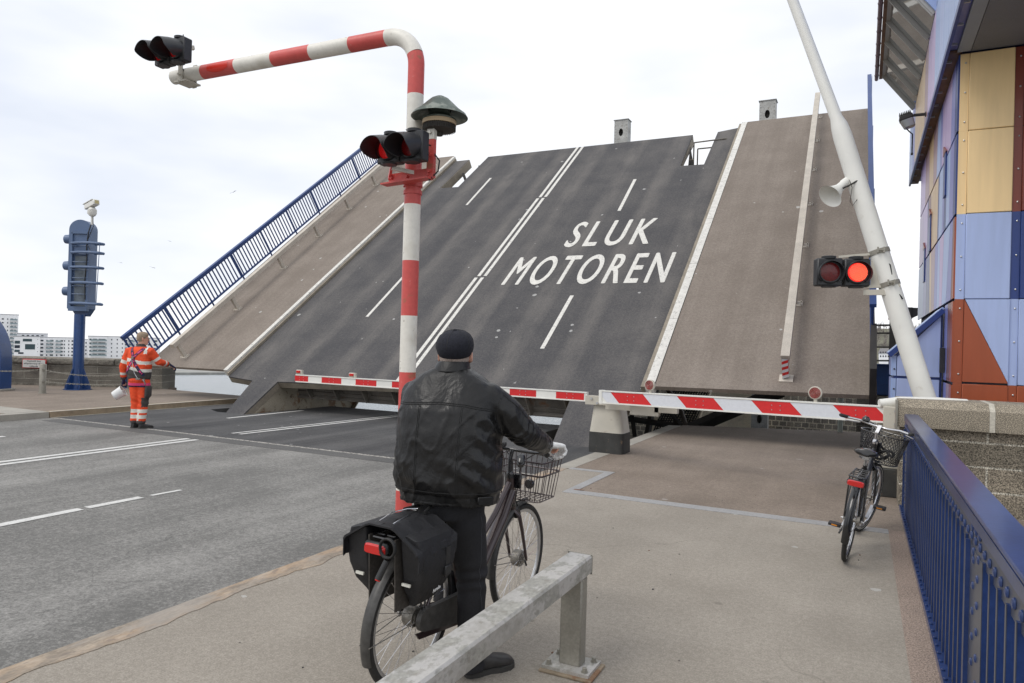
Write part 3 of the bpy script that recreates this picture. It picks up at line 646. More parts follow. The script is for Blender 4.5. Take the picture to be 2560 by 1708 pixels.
# end pier of the parapet, in the shade of the leaf
r = thing('wall_pier', 'dark square end pier of the parapet wall under the raised leaf', 'pier', tuple(wall_pt(3.85)), world=False); r.rotation_euler = (0, 0, math.atan2(.447, .894))
MB().bx(0, .62, -.16, .7, -.3, .78).build('block_courses', M['parapet'], r)
MB().bx(-.04, .66, -.2, .74, .785, .9, bev=.01).build('coping_stone', M['parapet_cap'], r)

# warning sign on the parapet
p0 = wall_pt(-.0+.05, -.12, .555)
sg = thing('warning_sign', 'white sign with red border and three lines of black text on the parapet wall', 'sign', tuple(p0), world=False); sg.rotation_euler = (R(90), 0, math.atan2(.447, .894)-.0)
MB().box((.33, .13, -.012), (.76, .29, .02), M['red_refl'], bev=.006).build('sign_border', M['red_refl'], sg)
MB().box((.33, .13, .0035), (.71, .245, .012), M['white_clean']).build('sign_panel', M['white_clean'], sg)
for i, (s_, w_) in enumerate((('Ophold bag', .44), ('afspærring ikke', .62), ('tilladt', .27))):
    text_mesh(s_, .07, .0006, M['text_k'], Matrix.Translation((.33-w_/2, .175-i*.078, .0105)), 'sign_text', sg, w=w_, h=.062 if i < 2 else .052, bold=.0006)
# bollard and chains
r = thing('chain_post', 'grey round steel chain post standing by the warning sign', 'post', (-20.17, 11.5, 0), group='chain posts on the far footway')
MB().lathe([(.085, 0), (.085, .80), (.075, .815), (0, .82)], (-20.17, 11.5, 0), m=None, n=20).build('post_tube', M['galv_post'], r)
MB().lathe([(.11, 0), (.11, .012)], (-20.17, 11.5, 0), n=20).build('base_flange', M['galv_post'], r)
MB().box((-20.09, 11.45, .66), (.03, .05, .05)).box((-20.09, 11.45, .34), (.03, .05, .05)).build('chain_lug', M['galv_post'], r)
r2 = copytree(r); r2.location = (-18.05, 12.9, 0); r2['label'] = 'grey round steel chain post hidden behind the orange-suited worker'
def chain(a, b, sag, label):
    a, b = Vector(a), Vector(b); mb = MB(); n_ = max(8, int((b-a).length/.05)); P = []
    for i in range(n_+1):
        t_ = i/n_; p_ = a.lerp(b, t_); p_.z -= sag*4*t_*(1-t_); P.append(p_)
    for i in range(n_):
        m_ = (P[i]+P[i+1])/2; d = (P[i+1]-P[i]).normalized(); x, y, _ = frame(d)
        if i % 2: x, y = y, x
        ring = [m_+d*(.036*math.cos(q*math.pi/4))+x*(.016*math.sin(q*math.pi/4)) for q in range(8)]
        mb.tube(ring, .006, None, n=4, closed=True)
    return top(mb, 'chain', M['galv_post'], tuple(a), label, 'chain', 'chains between the far posts')
chain((-20.09, 11.45, .66), (-18.1, 12.85, .62), .12, 'upper slack steel chain running right from the sign-side post')
chain((-20.09, 11.45, .34), (-18.1, 12.85, .33), .06, 'lower slack steel chain running right from the sign-side post')
chain((-22.4, 10.2, .72), (-20.25, 11.5, .66), .1, 'slack dark chain hanging across the warning sign')
# vent pipe
pp = wall_pt(3.38, -.25)
mb = MB().tube([pp, pp+Vector((0, 0, .42))]+arc(pp+Vector((0, 0, .42))-PR*.055, .055, 0, math.pi, 8, PR, (0, 0, 1))+[pp-PR*.11+Vector((0, 0, .39))], .032, None, n=12)
mb.lathe([(.06, 0), (.06, .015)], pp, n=12)
top(mb, 'vent_pipe', M['blue'], tuple(pp), 'small blue gooseneck vent pipe in front of the parapet wall', 'pipe')

# blue rounded housing at the left frame edge
hx = Vector((-20.98, 11.45, 0))-PR*.66
r = thing('barrier_housing', 'rounded dark blue steel housing cut off by the left edge of the photo', 'housing', tuple(hx), world=False); r.rotation_euler = (0, 0, math.atan2(.447, .894))
poly = [(-3.0, 0), (0, 0), (0, .85)]+[(-1.5+1.5*math.cos(a), .85+1.6*math.sin(a)) for a in [math.pi*i/24 for i in range(1, 24)]]+[(-3.0, .85)]
MB().prism(poly, (0, .45, .06), (1, 0, 0), (0, 0, 1), .45).build('housing_shell', M['blue'], r)
MB().bx(-3.05, .05, -.06, .55, 0, .06, bev=.01).build('plinth', M['conc'], r)

# blue ship signal tower
bx0 = Vector((-21.0, 12.98, 0))
tw_ = thing('ship_signal_tower', 'tall blue signal cabinet on a round blue post with hooped ladder at its back', 'signal tower', tuple(bx0), world=False); tw_.rotation_euler = (0, 0, math.atan2(.447, .894))
MB().lathe([(.165, 0), (.15, .6), (.15, 2.25)], (0, 0, 0), n=28).build('post', M['blue'], tw_)
mb = MB()
for a in range(6):
    q = a*math.pi/3+.2; c_, s_ = math.cos(q), math.sin(q)
    mb.prism([(.13, .02), (.36, .02), (.36, .10), (.17, .62), (.13, .62)], (0-s_*-.008, 0+c_*-.008, 0), (c_, s_, 0), (0, 0, 1), .016)
mb.lathe([(.38, -.01), (.38, .02)], n=24).build('base_gusset', M['blue'], tw_)
pol = [(-.40, 0), (.26, 0), (.26, 2.38)]+[(-.07+.33*math.cos(a), 2.38+.30*math.sin(a)) for a in [math.pi*i/16 for i in range(1, 16)]]+[(-.40, 2.38)]
MB().prism(pol, (0, .34, 2.42), (1, 0, 0), (0, 0, 1), .34).build('cabinet', M['blue_grey'], tw_)
mb = MB()
for s in (-1, 1): mb.box((s*.25-.02+.0, -.04, 3.55), (.07, .1, 2.3))
mb.box((-.02, -.04, 4.70), (.52, .1, .07)).box((-.02, -.04, 2.42), (.56, .14, .14)).box((-.02, -.03, 4.35), (.46, .02, .62))
mb.build('back_frame', M['blue_grey'], tw_)
MB().prism([(-.3, 0), (.3, 0), (.16, -.22), (-.16, -.22)], (0, .26, 2.42), (1, 0, 0), (0, 0, 1), .2).build('post_bracket', M['blue'], tw_)
for z in (2.58, 3.20, 3.66, 4.10, 4.38):
    mb = MB(); P = [Vector((-.26, -.08, z)), Vector((.05, -.22, z)), Vector((.42, -.34, z-.01)), Vector((.68, -.30, z-.02)), Vector((.72, -.12, z-.02)), Vector((.6, .02, z)), Vector((.36, .05, z))]
    mb.tube(P, [.042]*7, None, n=8); mb.build('safety_hoop', M['blue_grey'], tw_)
MB().tube([(.66, -.31, 2.58), (.72, -.32, 4.38)], .012, None, n=6).build('hoop_upright', M['blue_grey'], tw_)
mb = MB()
for i in range(8): mb.tube([(-.2, -.1, 2.62+i*.24), (.28, -.1, 2.62+i*.24)], .012, None, n=6)
mb.build('ladder_rungs', M['blue_grey'], tw_)
MB().bx(-.18, .26, -.02, .0, 2.5, 4.0).build('inner_panel', mat('tower_back', (.13, .16, .19), .6, n=[(5, .3)]), tw_)
for z in (2.95, 3.72, 4.52): MB().lathe([(.12, 0), (.14, .12), (.13, .22), (.0, .22)], (-.38, .17, z), (-1, 0, 0), n=18).build('signal_visor', M['blue_grey'], tw_)
mb = MB().tube([(.3, -.08, 4.95), (.24, -.1, 4.7), (.2, -.1, 4.3), (.22, -.1, 3.9), (.18, -.1, 3.3), (.2, -.1, 2.7)], .016, None, n=6)
mb.tube([(.33, -.05, 5.2), (.36, -.06, 4.9), (.2, -.1, 4.4), (.3, -.1, 4.2)], .01, None, n=6).build('cable', M['cab'], tw_)
# camera on the tower
cr = thing('security_camera', 'white weatherproof security camera on top of the blue signal tower', 'camera', tuple(bx0+PR*.28+Vector((0, 0, 4.95))), world=False); cr.rotation_euler = (0, 0, math.atan2(.447, .894))
MB().lathe([(.035, 0), (.035, .25), (.07, .26), (.07, .3)], n=14).build('camera_post', M['white_clean'], cr)
MB().lathe([(.09, .28), (.12, .34), (.12, .46), (.07, .52)], n=16).box((-.1, .02, .4), (.1, .1, .16), bev=.02).build('pan_head', M['white_clean'], cr)
T_ = Matrix.Translation((0, 0, .62)) @ Matrix.Rotation(R(-35), 4, 'Z') @ Matrix.Rotation(R(-10), 4, 'Y')
MB().box((-.05, 0, 0), (.62, .17, .16), None, T_, bev=.015).box((-.12, 0, .095), (.6, .2, .015), None, T_).build('camera_body', M['white_clean'], cr)
MB().box((.264, 0, 0), (.01, .11, .10), None, T_).build('camera_window', mat('camera_label', (.5, .42, .2), .4), cr)
# ================================================================== BRIDGE LEAF (local: x across, y up the slope, z off the deck)
TH = R(37.2)
lf = thing('bridge_leaf', 'raised bascule bridge leaf with four painted lanes, footways and blue railings', 'drawbridge', (0, 12.1, -.12), world=False, rot=(TH, 0, 0))
def P2(poly, z1, th): return MB().prism(poly, (0, 0, z1-th), (1, 0, 0), (0, 1, 0), th)
deck = [(-14.86, 1.30), (-13.90, 1.20), (-13.72, -.02), (-13.14, -.02), (-13.06, 1.22), (-5.22, 1.50), (-5.14, -.05), (-4.30, -.05), (-4.28, 1.6), (-3.84, 1.62), (-3.84, 15.5), (-4.54, 15.3), (-4.54, 12.62), (-5.28, 12.66), (-5.38, 15.28), (-13.42, 15.3), (-13.44, 12.55), (-14.24, 12.58), (-14.24, 15.2), (-14.86, 15.2)]
P2(deck, 0, .035).build('road_surface', M['road_leaf'], lf)
P2(deck, -.037, .16).build('deck_plate', M['edge_steel'], lf)
P2([(-18.2, 1.42), (-15.06, 1.42), (-15.06, 15.5), (-19.0, 15.5)], .12, .07).build('footway_deck', M['foot_leaf'], lf)
P2([(-3.56, 1.66), (.25, 1.72), (.02, 15.62), (-3.60, 15.62)], .12, .09).build('footway_deck', M['foot_leaf'], lf)
kl = P2([(-15.06, 1.40), (-14.93, 1.40), (-14.95, 15.4), (-15.06, 15.4)], .13, .2).build('kerb_line', M['paint_leaf'], lf)
P2([(-14.928, 1.36), (-14.86, 1.34), (-14.88, 15.3), (-14.948, 15.3)], .07, .14).build('kerb_beam', M['edge_steel'], lf)
P2([(-3.84, 1.64), (-3.76, 1.64), (-3.78, 15.55), (-3.86, 15.55)], .11, .2).build('kerb_beam', M['edge_steel'], lf)
for i in range(6):
    a, b = 1.64+i*2.33, 1.64+(i+1)*2.33-.012
    KX = lambda y: -.03*(y-1.64)/14
    P2([(-3.755+KX(a), a), (-3.58+KX(a), a), (-3.58+KX(b), b), (-3.755+KX(b), b)], .128, .2).build('kerb_line', M['paint_leaf'], lf)
def lm(x0, y0, x1, y1, wd): return P2([(x0-wd/2, y0), (x0+wd/2, y0), (x1+wd/2, y1), (x1-wd/2, y1)], .005, .004).build('lane_marking', M['paint_leaf'], lf)
for (a, b) in ((1.45, 6.05), (6.13, 11.0), (11.08, 15.28)):
    lm(-9.38, a, -9.42, b, .10); lm(-9.58, a, -9.62, b, .10)
lm(-12.14, 4.1, -12.16, 6.3, .09); lm(-12.28, 10.9, -12.32, 13.1, .09)
lm(-6.44, 2.9, -6.45, 5.1, .10); lm(-6.50, 9.7, -6.57, 11.9, .10)
# painted words
def word(s, x0, x1, y0, y1):
    o = text_mesh(s, 1.5, .002, M['paint_leaf'], Matrix.Translation((x0, y0, .0045)), 'painted_word', lf, w=x1-x0, h=y1-y0, bold=0, spacing=1.32)
    bm = bmesh.new(); bm.from_mesh(o.data)
    for k, (dx, dy) in enumerate(((-.017, .0), (.017, .0), (0, .016), (0, -.016))):
        t_ = o.data.copy(); t_.transform(Matrix.Translation((dx, dy, .0007*(k+1)))); bm.from_mesh(t_); bpy.data.meshes.remove(t_)
    bm.to_mesh(o.data); bm.free(); return o
word('SLUK', -7.56, -5.14, 7.60, 9.08); word('MOTOREN', -8.66, -4.28, 5.64, 7.10)
# girders and beams under the deck
def web(x, m, th=.04, d0=1.5, y1=15.0, y0=.05):
    mb = MB().prism([(y0, -.2), (y1, -.2), (y1, -.75), (11, -1.2), (5.5, -2.0), (y0+.3, -2.9), (y0-.0, -1.2)], (x+th/2, 0, 0), (0, 1, 0), (0, 0, 1), -th if False else th)
    for k in range(1, 9):
        if y0+k*1.7 < 14: mb.box((x, y0+k*1.7, -.7), (.16, .02, .95))
    mb.bar((x, y0+.3, -2.92), (x, 5.5, -2.02), .36, .04).bar((x, 5.5, -2.02), (x, 11, -1.22), .36, .04).bar((x, 11, -1.22), (x, y1, -.77), .36, .04)
    return mb.build('main_girder', m, lf)
web(-13.16, M['girder_pale']); web(-5.16, M['girder_pale'], y1=12.5); web(-14.6, M['girder'], y0=5., y1=12.4); web(-3.95, M['girder'], y0=5.)
mb = MB()
for (xa, xb, yy) in ((-13.0, -5.3, 1.62),):
    mb.prism([(xa, -.2), (xb, -.2), (xb, -.72), (xa, -.72)], (0, yy+.02, 0), (1, 0, 0), (0, 0, 1), .03)
    mb.box(((xa+xb)/2, yy, -.73), (xb-xa, .26, .04)).box(((xa+xb)/2, yy-.02, -.64), (xb-xa, .05, .10))
    for k in range(9): mb.box((xa+.5+k*.88, yy-.09, -.45), (.03, .18, .52)).box((xa+.56+k*.88, yy-.02, -.45), (.09, .02, .52))
mb.build('cross_girder', M['girder'], lf)
for yy in (4.2, 6.8, 9.4, 12.):
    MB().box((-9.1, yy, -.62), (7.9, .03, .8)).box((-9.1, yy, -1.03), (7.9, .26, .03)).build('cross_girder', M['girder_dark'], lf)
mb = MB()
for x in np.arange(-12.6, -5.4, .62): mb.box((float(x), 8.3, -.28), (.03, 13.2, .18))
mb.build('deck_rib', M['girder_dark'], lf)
for (x0, x1) in ((-18.5, -15.1), (-3.5, .1)):
    for yy in (4.2, 6.8, 9.4, 12., 14.8):
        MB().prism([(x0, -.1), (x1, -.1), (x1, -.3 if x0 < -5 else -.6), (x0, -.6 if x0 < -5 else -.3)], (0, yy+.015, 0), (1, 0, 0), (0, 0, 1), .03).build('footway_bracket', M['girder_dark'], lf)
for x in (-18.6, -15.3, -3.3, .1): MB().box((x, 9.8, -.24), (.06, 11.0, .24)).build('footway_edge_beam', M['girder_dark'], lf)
# bracing seen below the right footway (given in world metres, turned into the leaf's frame)
LI = (Matrix.Translation((0, 12.1, -.12)) @ Matrix.Rotation(TH, 4, 'X')).inverted()
W_ = lambda x, y, z: LI @ Vector((x, y, z))
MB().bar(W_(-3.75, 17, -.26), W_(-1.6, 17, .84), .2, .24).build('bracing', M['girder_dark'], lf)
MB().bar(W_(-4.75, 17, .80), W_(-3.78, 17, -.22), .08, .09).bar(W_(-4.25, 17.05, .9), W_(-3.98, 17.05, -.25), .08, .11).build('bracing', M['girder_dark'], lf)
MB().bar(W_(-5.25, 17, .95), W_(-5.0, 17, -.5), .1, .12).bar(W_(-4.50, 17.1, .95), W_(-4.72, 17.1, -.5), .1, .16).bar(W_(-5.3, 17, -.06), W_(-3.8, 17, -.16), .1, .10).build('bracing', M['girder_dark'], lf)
MB().tube([W_(-4.35, 16.9, .9), W_(-4.02, 16.9, .52), W_(-3.84, 16.9, .2), W_(-3.74, 16.9, -.1), W_(-3.74, 16.9, -.5)], .055, None, n=10).build('hydraulic_hose', mat('oily_hose', (.06, .045, .035), .5), lf)
mb = MB(); g0, gx_, gz_ = Vector((-5.0, 18.6, -.6)), Vector((.95, .05, 0)), Vector((.55, .5, 1.6))
for i in range(15): mb.bar(W_(*(g0+gx_*i/14)), W_(*(g0+gx_*i/14+gz_)), .03, .02)
for k in range(30): mb.bar(W_(*(g0+gz_*k/29)), W_(*(g0+gx_+gz_*k/29)), .024, .02)
mb.build('grating', M['girder_dark'], lf)
MB().bar(W_(*(g0-gx_*.07)), W_(*(g0-gx_*.07+gz_)), .06, .09).bar(W_(*(g0+gx_*1.07)), W_(*(g0+gx_*1.07+gz_)), .04, .09).build('grating_frame', M['pier_conc'], lf)
# struts seen through the two tip notches
mb = MB().bar((-14.1, 12.9, -.25), (-13.4, 14.1, -.95), .10, .10).bar((-14.15, 14.3, -.2), (-13.5, 13.4, -1.0), .10, .10).box((-13.85, 14.5, -.75), (.75, .35, .25))
mb.bar((-13.75, 15.0, -.2), (-13.6, 14.6, -1.4), .08, .08)
mb.build('tip_strut', M['girder_dark'], lf)
P2([(-14.27, 12.58), (-14.225, 12.58), (-14.225, 15.2), (-14.27, 15.2)], -.01, .32).build('notch_edge', M['edge_steel'], lf)
P2([(-5.42, 12.66), (-5.375, 12.66), (-5.375, 15.28), (-5.42, 15.28)], -.01, .32).build('notch_edge', M['edge_steel'], lf)
mb = MB().prism([(-5.3, 0), (-4.95, 0), (-5.2, 1.25)], (0, 13.2, -.9), (1, 0, 0), (0, .605, .797), .05)
mb.build('notch_plate', M['girder_dark'], lf)
cage = MB()
def wv(x, y, z):   # world offset helper: cage stands upright behind the notch
    v = Vector((x, y, z)); v.rotate(Matrix.Rotation(-TH, 3, 'X')); return Vector((0, 13.35, -1.55))+v
for a, b in (((-5.2, 0, 0), (-5.2, 0, 1.95)), ((-4.15, 0, 0), (-4.15, 0, 1.98)), ((-5.2, 0, 1.95), (-4.15, 0, 1.98)), ((-5.2, 0, 1.15), (-4.15, 0, 1.2)), ((-4.85, 0, 0), (-4.85, 0, 1.15)), ((-4.85, 0, 1.15), (-4.5, 0, 1.7)), ((-4.5, 0, 1.7), (-4.4, 0, .1)), ((-5.2, 0, 1.9), (-5.5, -.5, 1.0)), ((-5.2, .6, 0), (-5.2, .6, 1.9)), ((-5.2, .6, 1.9), (-4.15, .6, 1.9)), ((-5.2, 0, .7), (-4.15, 0, .74))):
    cage.tube([wv(*a), wv(*b)], .024, None, n=6)
cage.build('inspection_cage', M['girder'], lf)
# guard rails on the footways
def leaf_rail(x0, x1, ys, ya, yb, side):
    mb = MB().bar((x0, ya, .60), (x1, yb, .60), .15, .12, None, Vector((0, 0, 1)))
    mb.build('guard_rail', M['galv_leaf'], lf)
    for y in ys:
        x = x0+(x1-x0)*(y-ya)/(yb-ya)
        mb = MB().box((x, y, .33), (.09, .10, .43)).box((x+side*.03, y-.02, .128), (.24, .18, .016))
        for i in (-1, 1):
            for j in (-1, 1): mb.lathe([(.016, 0), (.016, .03)], (x+side*.03+i*.09, y-.02+j*.06, .136), n=6)
        mb.build('rail_post', M['galv_leaf'], lf)
leaf_rail(-17.05, -17.68, (1.9, 4.3, 6.75, 8.95, 11.1, 13.2, 15.2), 1.72, 15.6, 1)
leaf_rail(-1.22, -1.46, (4.55, 7.0, 9.15, 11.25, 13.35, 15.3), 2.05, 16.1, 1)
mb = MB()
for k in range(7):
    z0, z1 = .15+k*.065, .15+(k+1)*.065
    m_ = M['red_refl'] if k % 2 else M['white_refl']
    mb.add([(-1.28, 2.02, z0), (-1.17, 2.02, z0+.05), (-1.17, 2.02, min(z1+.05, .60)), (-1.28, 2.02, z1), (-1.28, 2.16, z0), (-1.17, 2.16, z0+.05), (-1.17, 2.16, min(z1+.05, .6)), (-1.28, 2.16, z1)], [(0, 1, 2, 3), (7, 6, 5, 4), (1, 5, 6, 2), (0, 3, 7, 4)], m_)
mb.build('striped_end_post', M['red_refl'], lf)
MB().box((-1.22, 2.06, .13), (.24, .2, .018)).build('end_post_plate', M['galv_leaf'], lf)
# blue railings
def railing(x0, x1, ya, yb, name='railing'):
    rl = MB(); X = lambda y: x0+(x1-x0)*(y-ya)/(yb-ya)
    rl.bar((X(ya), ya, 1.16), (X(yb), yb, 1.16), .11, .07).bar((X(ya), ya, 1.10), (X(yb), yb, 1.10), .05, .06).bar((X(ya), ya, .26), (X(yb), yb, .26), .05, .05)
    o = rl.build('hand_rail', M['blue_leaf'], lf)
    ps = MB(); n_ = 9; br = MB()
    for i in range(n_+1):
        y = ya+.03+(yb-ya-.06)*i/n_; MB().box((X(y), y, .62), (.03, .045, 1.02)).build('railing_post', M['blue_leaf'], lf)
    k = int((yb-ya)/.15)
    for i in range(1, k):
        y = ya+(yb-ya)*i/k; br.box((X(y), y, .68), (.018, .042, .84))
    br.build('railing_bars', M['blue_leaf'], lf)
railing(-18.22, -18.86, 1.30, 15.5)
railing(.16, .02, 2.9, 15.55)
for (a, b) in ((3.1, 7.6), (7.7, 11.4), (11.5, 15.5)):
    MB().box((.16-(a+b-3)*.005+.05, (a+b)/2, .66), (.012, b-a, 1.0)).build('railing_screen', M['blue_grey'], lf)
MB().box((.18, 2.3, .3), (.1, 1.3, .9)).build('end_plate', M['girder_dark'], lf)

# ------------------------------------------------------------------ far abutment and columns behind the leaf
r = thing('abutment_wall', 'dark stone sett abutment wall beyond the gap, under the right footway of the leaf', 'wall', (-2.6, 27, 0), world=False)
MB().bx(-7.4, 6, 0, .6, -7, .6).build('sett_courses', M['setts'], r)
r = thing('concrete_wall', 'plain tan concrete pier wall under the raised right footway', 'wall', (-4.5, 26.4, 0), world=False)
MB().bx(-.95, 1.14, 0, .5, -7, .75).bx(-1.0, 1.18, -.05, .5, .752, .83).build('wall_panel', M['pier_conc'], r)
def column(x, z1, lab):
    r = thing('steel_column', lab, 'column', (x, 25.9, -5), group='riveted steel columns behind the leaf tip', world=False)
    mb = MB(); H = z1+5; w_ = .27
    for s in (-1, 1): mb.box((s*(w_-.01), .2, H/2), (.02, .4, H))
    yy = 0
    zz = [0, 4.0, H-1.05, H-.55, H]
    # front plate with oval holes (ring of quads around each hole)
    def plate(z0, z1_): mb.bx(-w_+.02, w_-.02, 0, .02, z0, z1_)
    holes = [4.34, H-.48]; z = 0
    for hz in holes:
        plate(z, hz-.26)
        n_ = 16; inn = [(.085*math.cos(2*math.pi*i/n_), hz+.15*math.sin(2*math.pi*i/n_)) for i in range(n_)]
        def sqp(a):
            c_, s_ = math.cos(a), math.sin(a); k = max(abs(c_)/(w_-.02), abs(s_)/.26); return (c_/k, hz+s_/k)
        outr = [sqp(2*math.pi*i/n_) for i in range(n_)]
        vs = [(a, 0, b) for a, b in inn+outr]+[(a, .02, b) for a, b in inn+outr]
        fs = []
        for i in range(n_):
            j = (i+1) % n_; fs += [(i, j, n_+j, n_+i), (2*n_+n_+i, 2*n_+n_+j, 2*n_+j, 2*n_+i), (j, i, 2*n_+i, 2*n_+j)]
        mb.add(vs, fs); z = hz+.26
    plate(z, H)
    mb.bx(-w_+.02, w_-.02, .38, .4, 0, H)
    mb.build('column_body', M['rivet_col'], r)
    rv = MB()
    for s in (-1, 1):
        for k in range(int(H/.12)): rv.ball((s*(w_-.045), -.004, .06+k*.12), .014, None, n=6)
    rv.build('rivets', M['rivet_col'], r)
    MB().box((0, .2, H+.01), (.6, .46, .02)).build('cap_plate', M['rivet_col'], r)
    return r
column(-8.50, 10.5, 'left of two riveted steel columns rising above the leaf tip')
column(-3.16, 10.55, 'right of two riveted steel columns, above the right footway of the leaf')

# ================================================================== RED AND WHITE SIGNAL MAST
MX, MY = -3.245, 4.64
ms = thing('signal_mast', 'red and white banded round mast bent into a long arm over the road', 'mast', (MX, MY, 0))
Rr = .066
def band(z0, z1, m, nm='mast_band'): return MB().lathe([(Rr, z0), (Rr, (z0+z1)/2), (Rr, z1)], (MX, MY, 0), m=None, n=32, caps=False).build(nm, m, ms)
zb = [0, .52, .97, 1.46, 1.91, 2.35, 2.80, 3.25, 3.68, 3.93]
for i in range(9): band(zb[i], zb[i+1], M['red_pole'] if i % 2 == 0 else M['white_pole'])
zb2 = None
ZA = 4.19
RB = .27
bend = arc((MX-RB, MY, ZA-RB), RB, 0, math.pi/2, 14, (1, 0, 0), (0, 0, 1))
# the upper red band runs into the bend
kx = 3
MB().tube([(MX, MY, 3.926)]+bend[0:kx+1], Rr*1.004, None, n=32, caps=False).build('mast_band', M['red_pole'], ms)
MB().tube(bend[kx:]+[(MX-RB-.02, MY, ZA)], Rr, None, n=32, caps=False).build('mast_band', M['white_pole'], ms)
ax_ = [MX-RB-.02, -3.90, -4.32, -4.745, -5.18, -5.60, -6.0]
for i in range(6):
    a, b = ax_[i], ax_[i+1]
    YY = lambda x: MY-.09*(MX-RB-x)/2.5
    mb = MB().tube([(a, YY(a), ZA), (b, YY(b), ZA)], Rr*.98, None, n=32, caps=(i == 5)); mb.build('arm_band', M['white_pole'] if i % 2 else M['red_pole'], ms)
MB().lathe([(.12, 0), (.12, .015)], (MX, MY, 0), n=24).build('base_flange', M['red_pole'], ms)
# fresh red touch-up patch on the arm
th_ = []
mb = MB()
vs = []; 
for i in range(9):
    x = -5.50+.26*i/8; e = .3+.75*math.sin(math.pi*(i+.6)/9.2)
    for k in range(7):
        a = R(205)+ (k/6-.5)*1.7*e+ .1*math.sin(i*2.3); vs.append((x, YY(x)+math.cos(a-R(90)+R(65))*0, ZA))
        yy, zz = -math.cos((k/6-.5)*1.5*min(e, 1)), math.sin((k/6-.5)*1.5*min(e, 1))
        vs[-1] = (x, YY(x)+(Rr+.0012)*yy, ZA+(Rr+.0012)*zz)
mb.add(vs, [(i*7+k, i*7+k+1, (i+1)*7+k+1, (i+1)*7+k) for i in range(8) for k in range(6)])
mb.build('paint_patch', mat('fresh_red', (.62, .03, .015), .35), ms)
# brackets
mb = MB().bar((MX-.16, MY-.10, 2.99), (MX+.26, MY-.10, 3.01), .012, .085, None, Vector((0, 0, 1))).bar((MX-.19, MY-.13, 2.945), (MX+.25, MY-.13, 2.965), .09, .012)
mb.lathe([(Rr+.012, -.06), (Rr+.012, .02)], (MX, MY, 3.0), n=24).lathe([(Rr+.009, 0), (Rr+.009, .03)], (MX, MY, 2.88), n=24)
mb.bar((MX-.16, MY-.10, 3.0), (MX-.02, MY-.24, 3.12), .02, .03)
for x in (-.13, .02, .22): mb.lathe([(.012, 0), (.012, .02)], (MX+x, MY-.106, 3.0), (0, -1, 0), n=6)
mb.build('signal_bracket', M['red_pole'], ms)
mb = MB().bar((MX+.235, MY-.10, 2.97), (MX+.235, MY-.10, 3.32), .062, .035, None, Vector((0, 1, 0)))
for z in (3.02, 3.15): mb.lathe([(.013, 0), (.013, .02)], (MX+.235, MY-.118, z), (0, -1, 0), n=6)
mb.build('upright_bracket', M['red_pole'], ms)
mb = MB().bar((MX+.235, MY-.10, 3.27), (MX+.235, MY-.10, 3.38), .064, .04, None, Vector((0, 1, 0))).bar((MX, MY-.06, 3.30), (MX+.23, MY-.06, 3.31), .02, .07).bar((MX-.02, MY-.05, 3.35), (MX+.23, MY-.08, 3.34), .02, .03).lathe([(.013, 0), (.013, .02)], (MX+.235, MY-.122, 3.32), (0, -1, 0), n=6)
mb.build('siren_bracket', M['white_pole'], ms)
mb = MB().tube([(MX+.26, MY-.1, 3.16), (MX+.31, MY-.1, 3.10), (MX+.30, MY-.1, 3.02), (MX+.23, MY-.12, 2.95)], .006, None, n=6)
mb.tube([(MX+.06, MY-.2, 3.34), (MX+.13, MY-.18, 3.28), (MX+.14, MY-.16, 3.2), (MX+.08, MY-.16, 3.13)], .004, None, n=5).tube([(MX+.1, MY-.12, 3.27), (MX+.24, MY-.12, 3.22)], .004, None, n=5)
mb.build('cable', M['cab'], ms)
xe = -5.83
mb = MB().bar((xe, YY(xe)-.072, ZA-.10), (xe, YY(xe)-.072, ZA+.27), .05, .014, None, Vector((0, 1, 0))).bar((xe+.02, YY(xe)+.072, ZA-.1), (xe+.02, YY(xe)+.072, ZA+.12), .05, .01, None, Vector((0, 1, 0)))
mb.box((xe+.01, YY(xe), ZA-.08), (.16, .17, .014)).box((xe+.03, YY(xe)-.06, ZA+.12), (.06, .04, .05)).bar((xe+.0, YY(xe)-.14, ZA+.22), (xe+.06, YY(xe)+.02, ZA+.26), .04, .035)
for z in (-.09, -.02): mb.lathe([(.012, 0), (.012, .02)], (xe, YY(xe)-.08, ZA+z), (0, -1, 0), n=6)
mb.build('arm_bracket', M['cream_metal'], ms)
MB().tube([(xe+.06, YY(xe)-.1, ZA+.34), (xe+.05, YY(xe)-.1, ZA+.2), (xe-.02, YY(xe)-.1, ZA+.12), (xe+.03, YY(xe)-.06, ZA+.02)], .005, None, n=5).build('cable', M['cab'], ms)

def visor(mb, c, rad, ln, m=None, cut=.9, T=None):
    """tunnel visor pointing -y with a scooped lower opening"""
    n_ = 26; vs = []; fs = []; thk = .004
    for rr in (rad, rad-thk):
        for i in range(n_+1):
            a = R(-52)+R(284)*i/n_             # open at the bottom
            s_ = math.sin(a); ly = ln*(.30+.70*min(1, max(0, (s_+.80)/.95))**.7)
            x, z = rr*math.cos(a), rr*math.sin(a)
            k = 1.06; tz = -.02
            vs += [(c[0]+x, c[1], c[2]+z), (c[0]+x*k, c[1]-ly*.5, c[2]+z*k-ly*.14), (c[0]+x*k*1.02, c[1]-ly, c[2]+z*k-ly*.30)]
    w_ = 3
    for rI in (0, 1):
        o = rI*(n_+1)*w_
        for i in range(n_):
            for j in range(w_-1): fs.append((o+i*w_+j, o+(i+1)*w_+j, o+(i+1)*w_+j+1, o+i*w_+j+1))
    o = (n_+1)*w_
    for i in range(n_): fs.append((i*w_+2, (i+1)*w_+2, o+(i+1)*w_+2, o+i*w_+2))
    for j in range(2): fs += [(j, j+1, o+j+1, o+j), (n_*w_+j, n_*w_+j+1, o+n_*w_+j+1, o+n_*w_+j)]
    return mb.add(vs, fs, m, T)
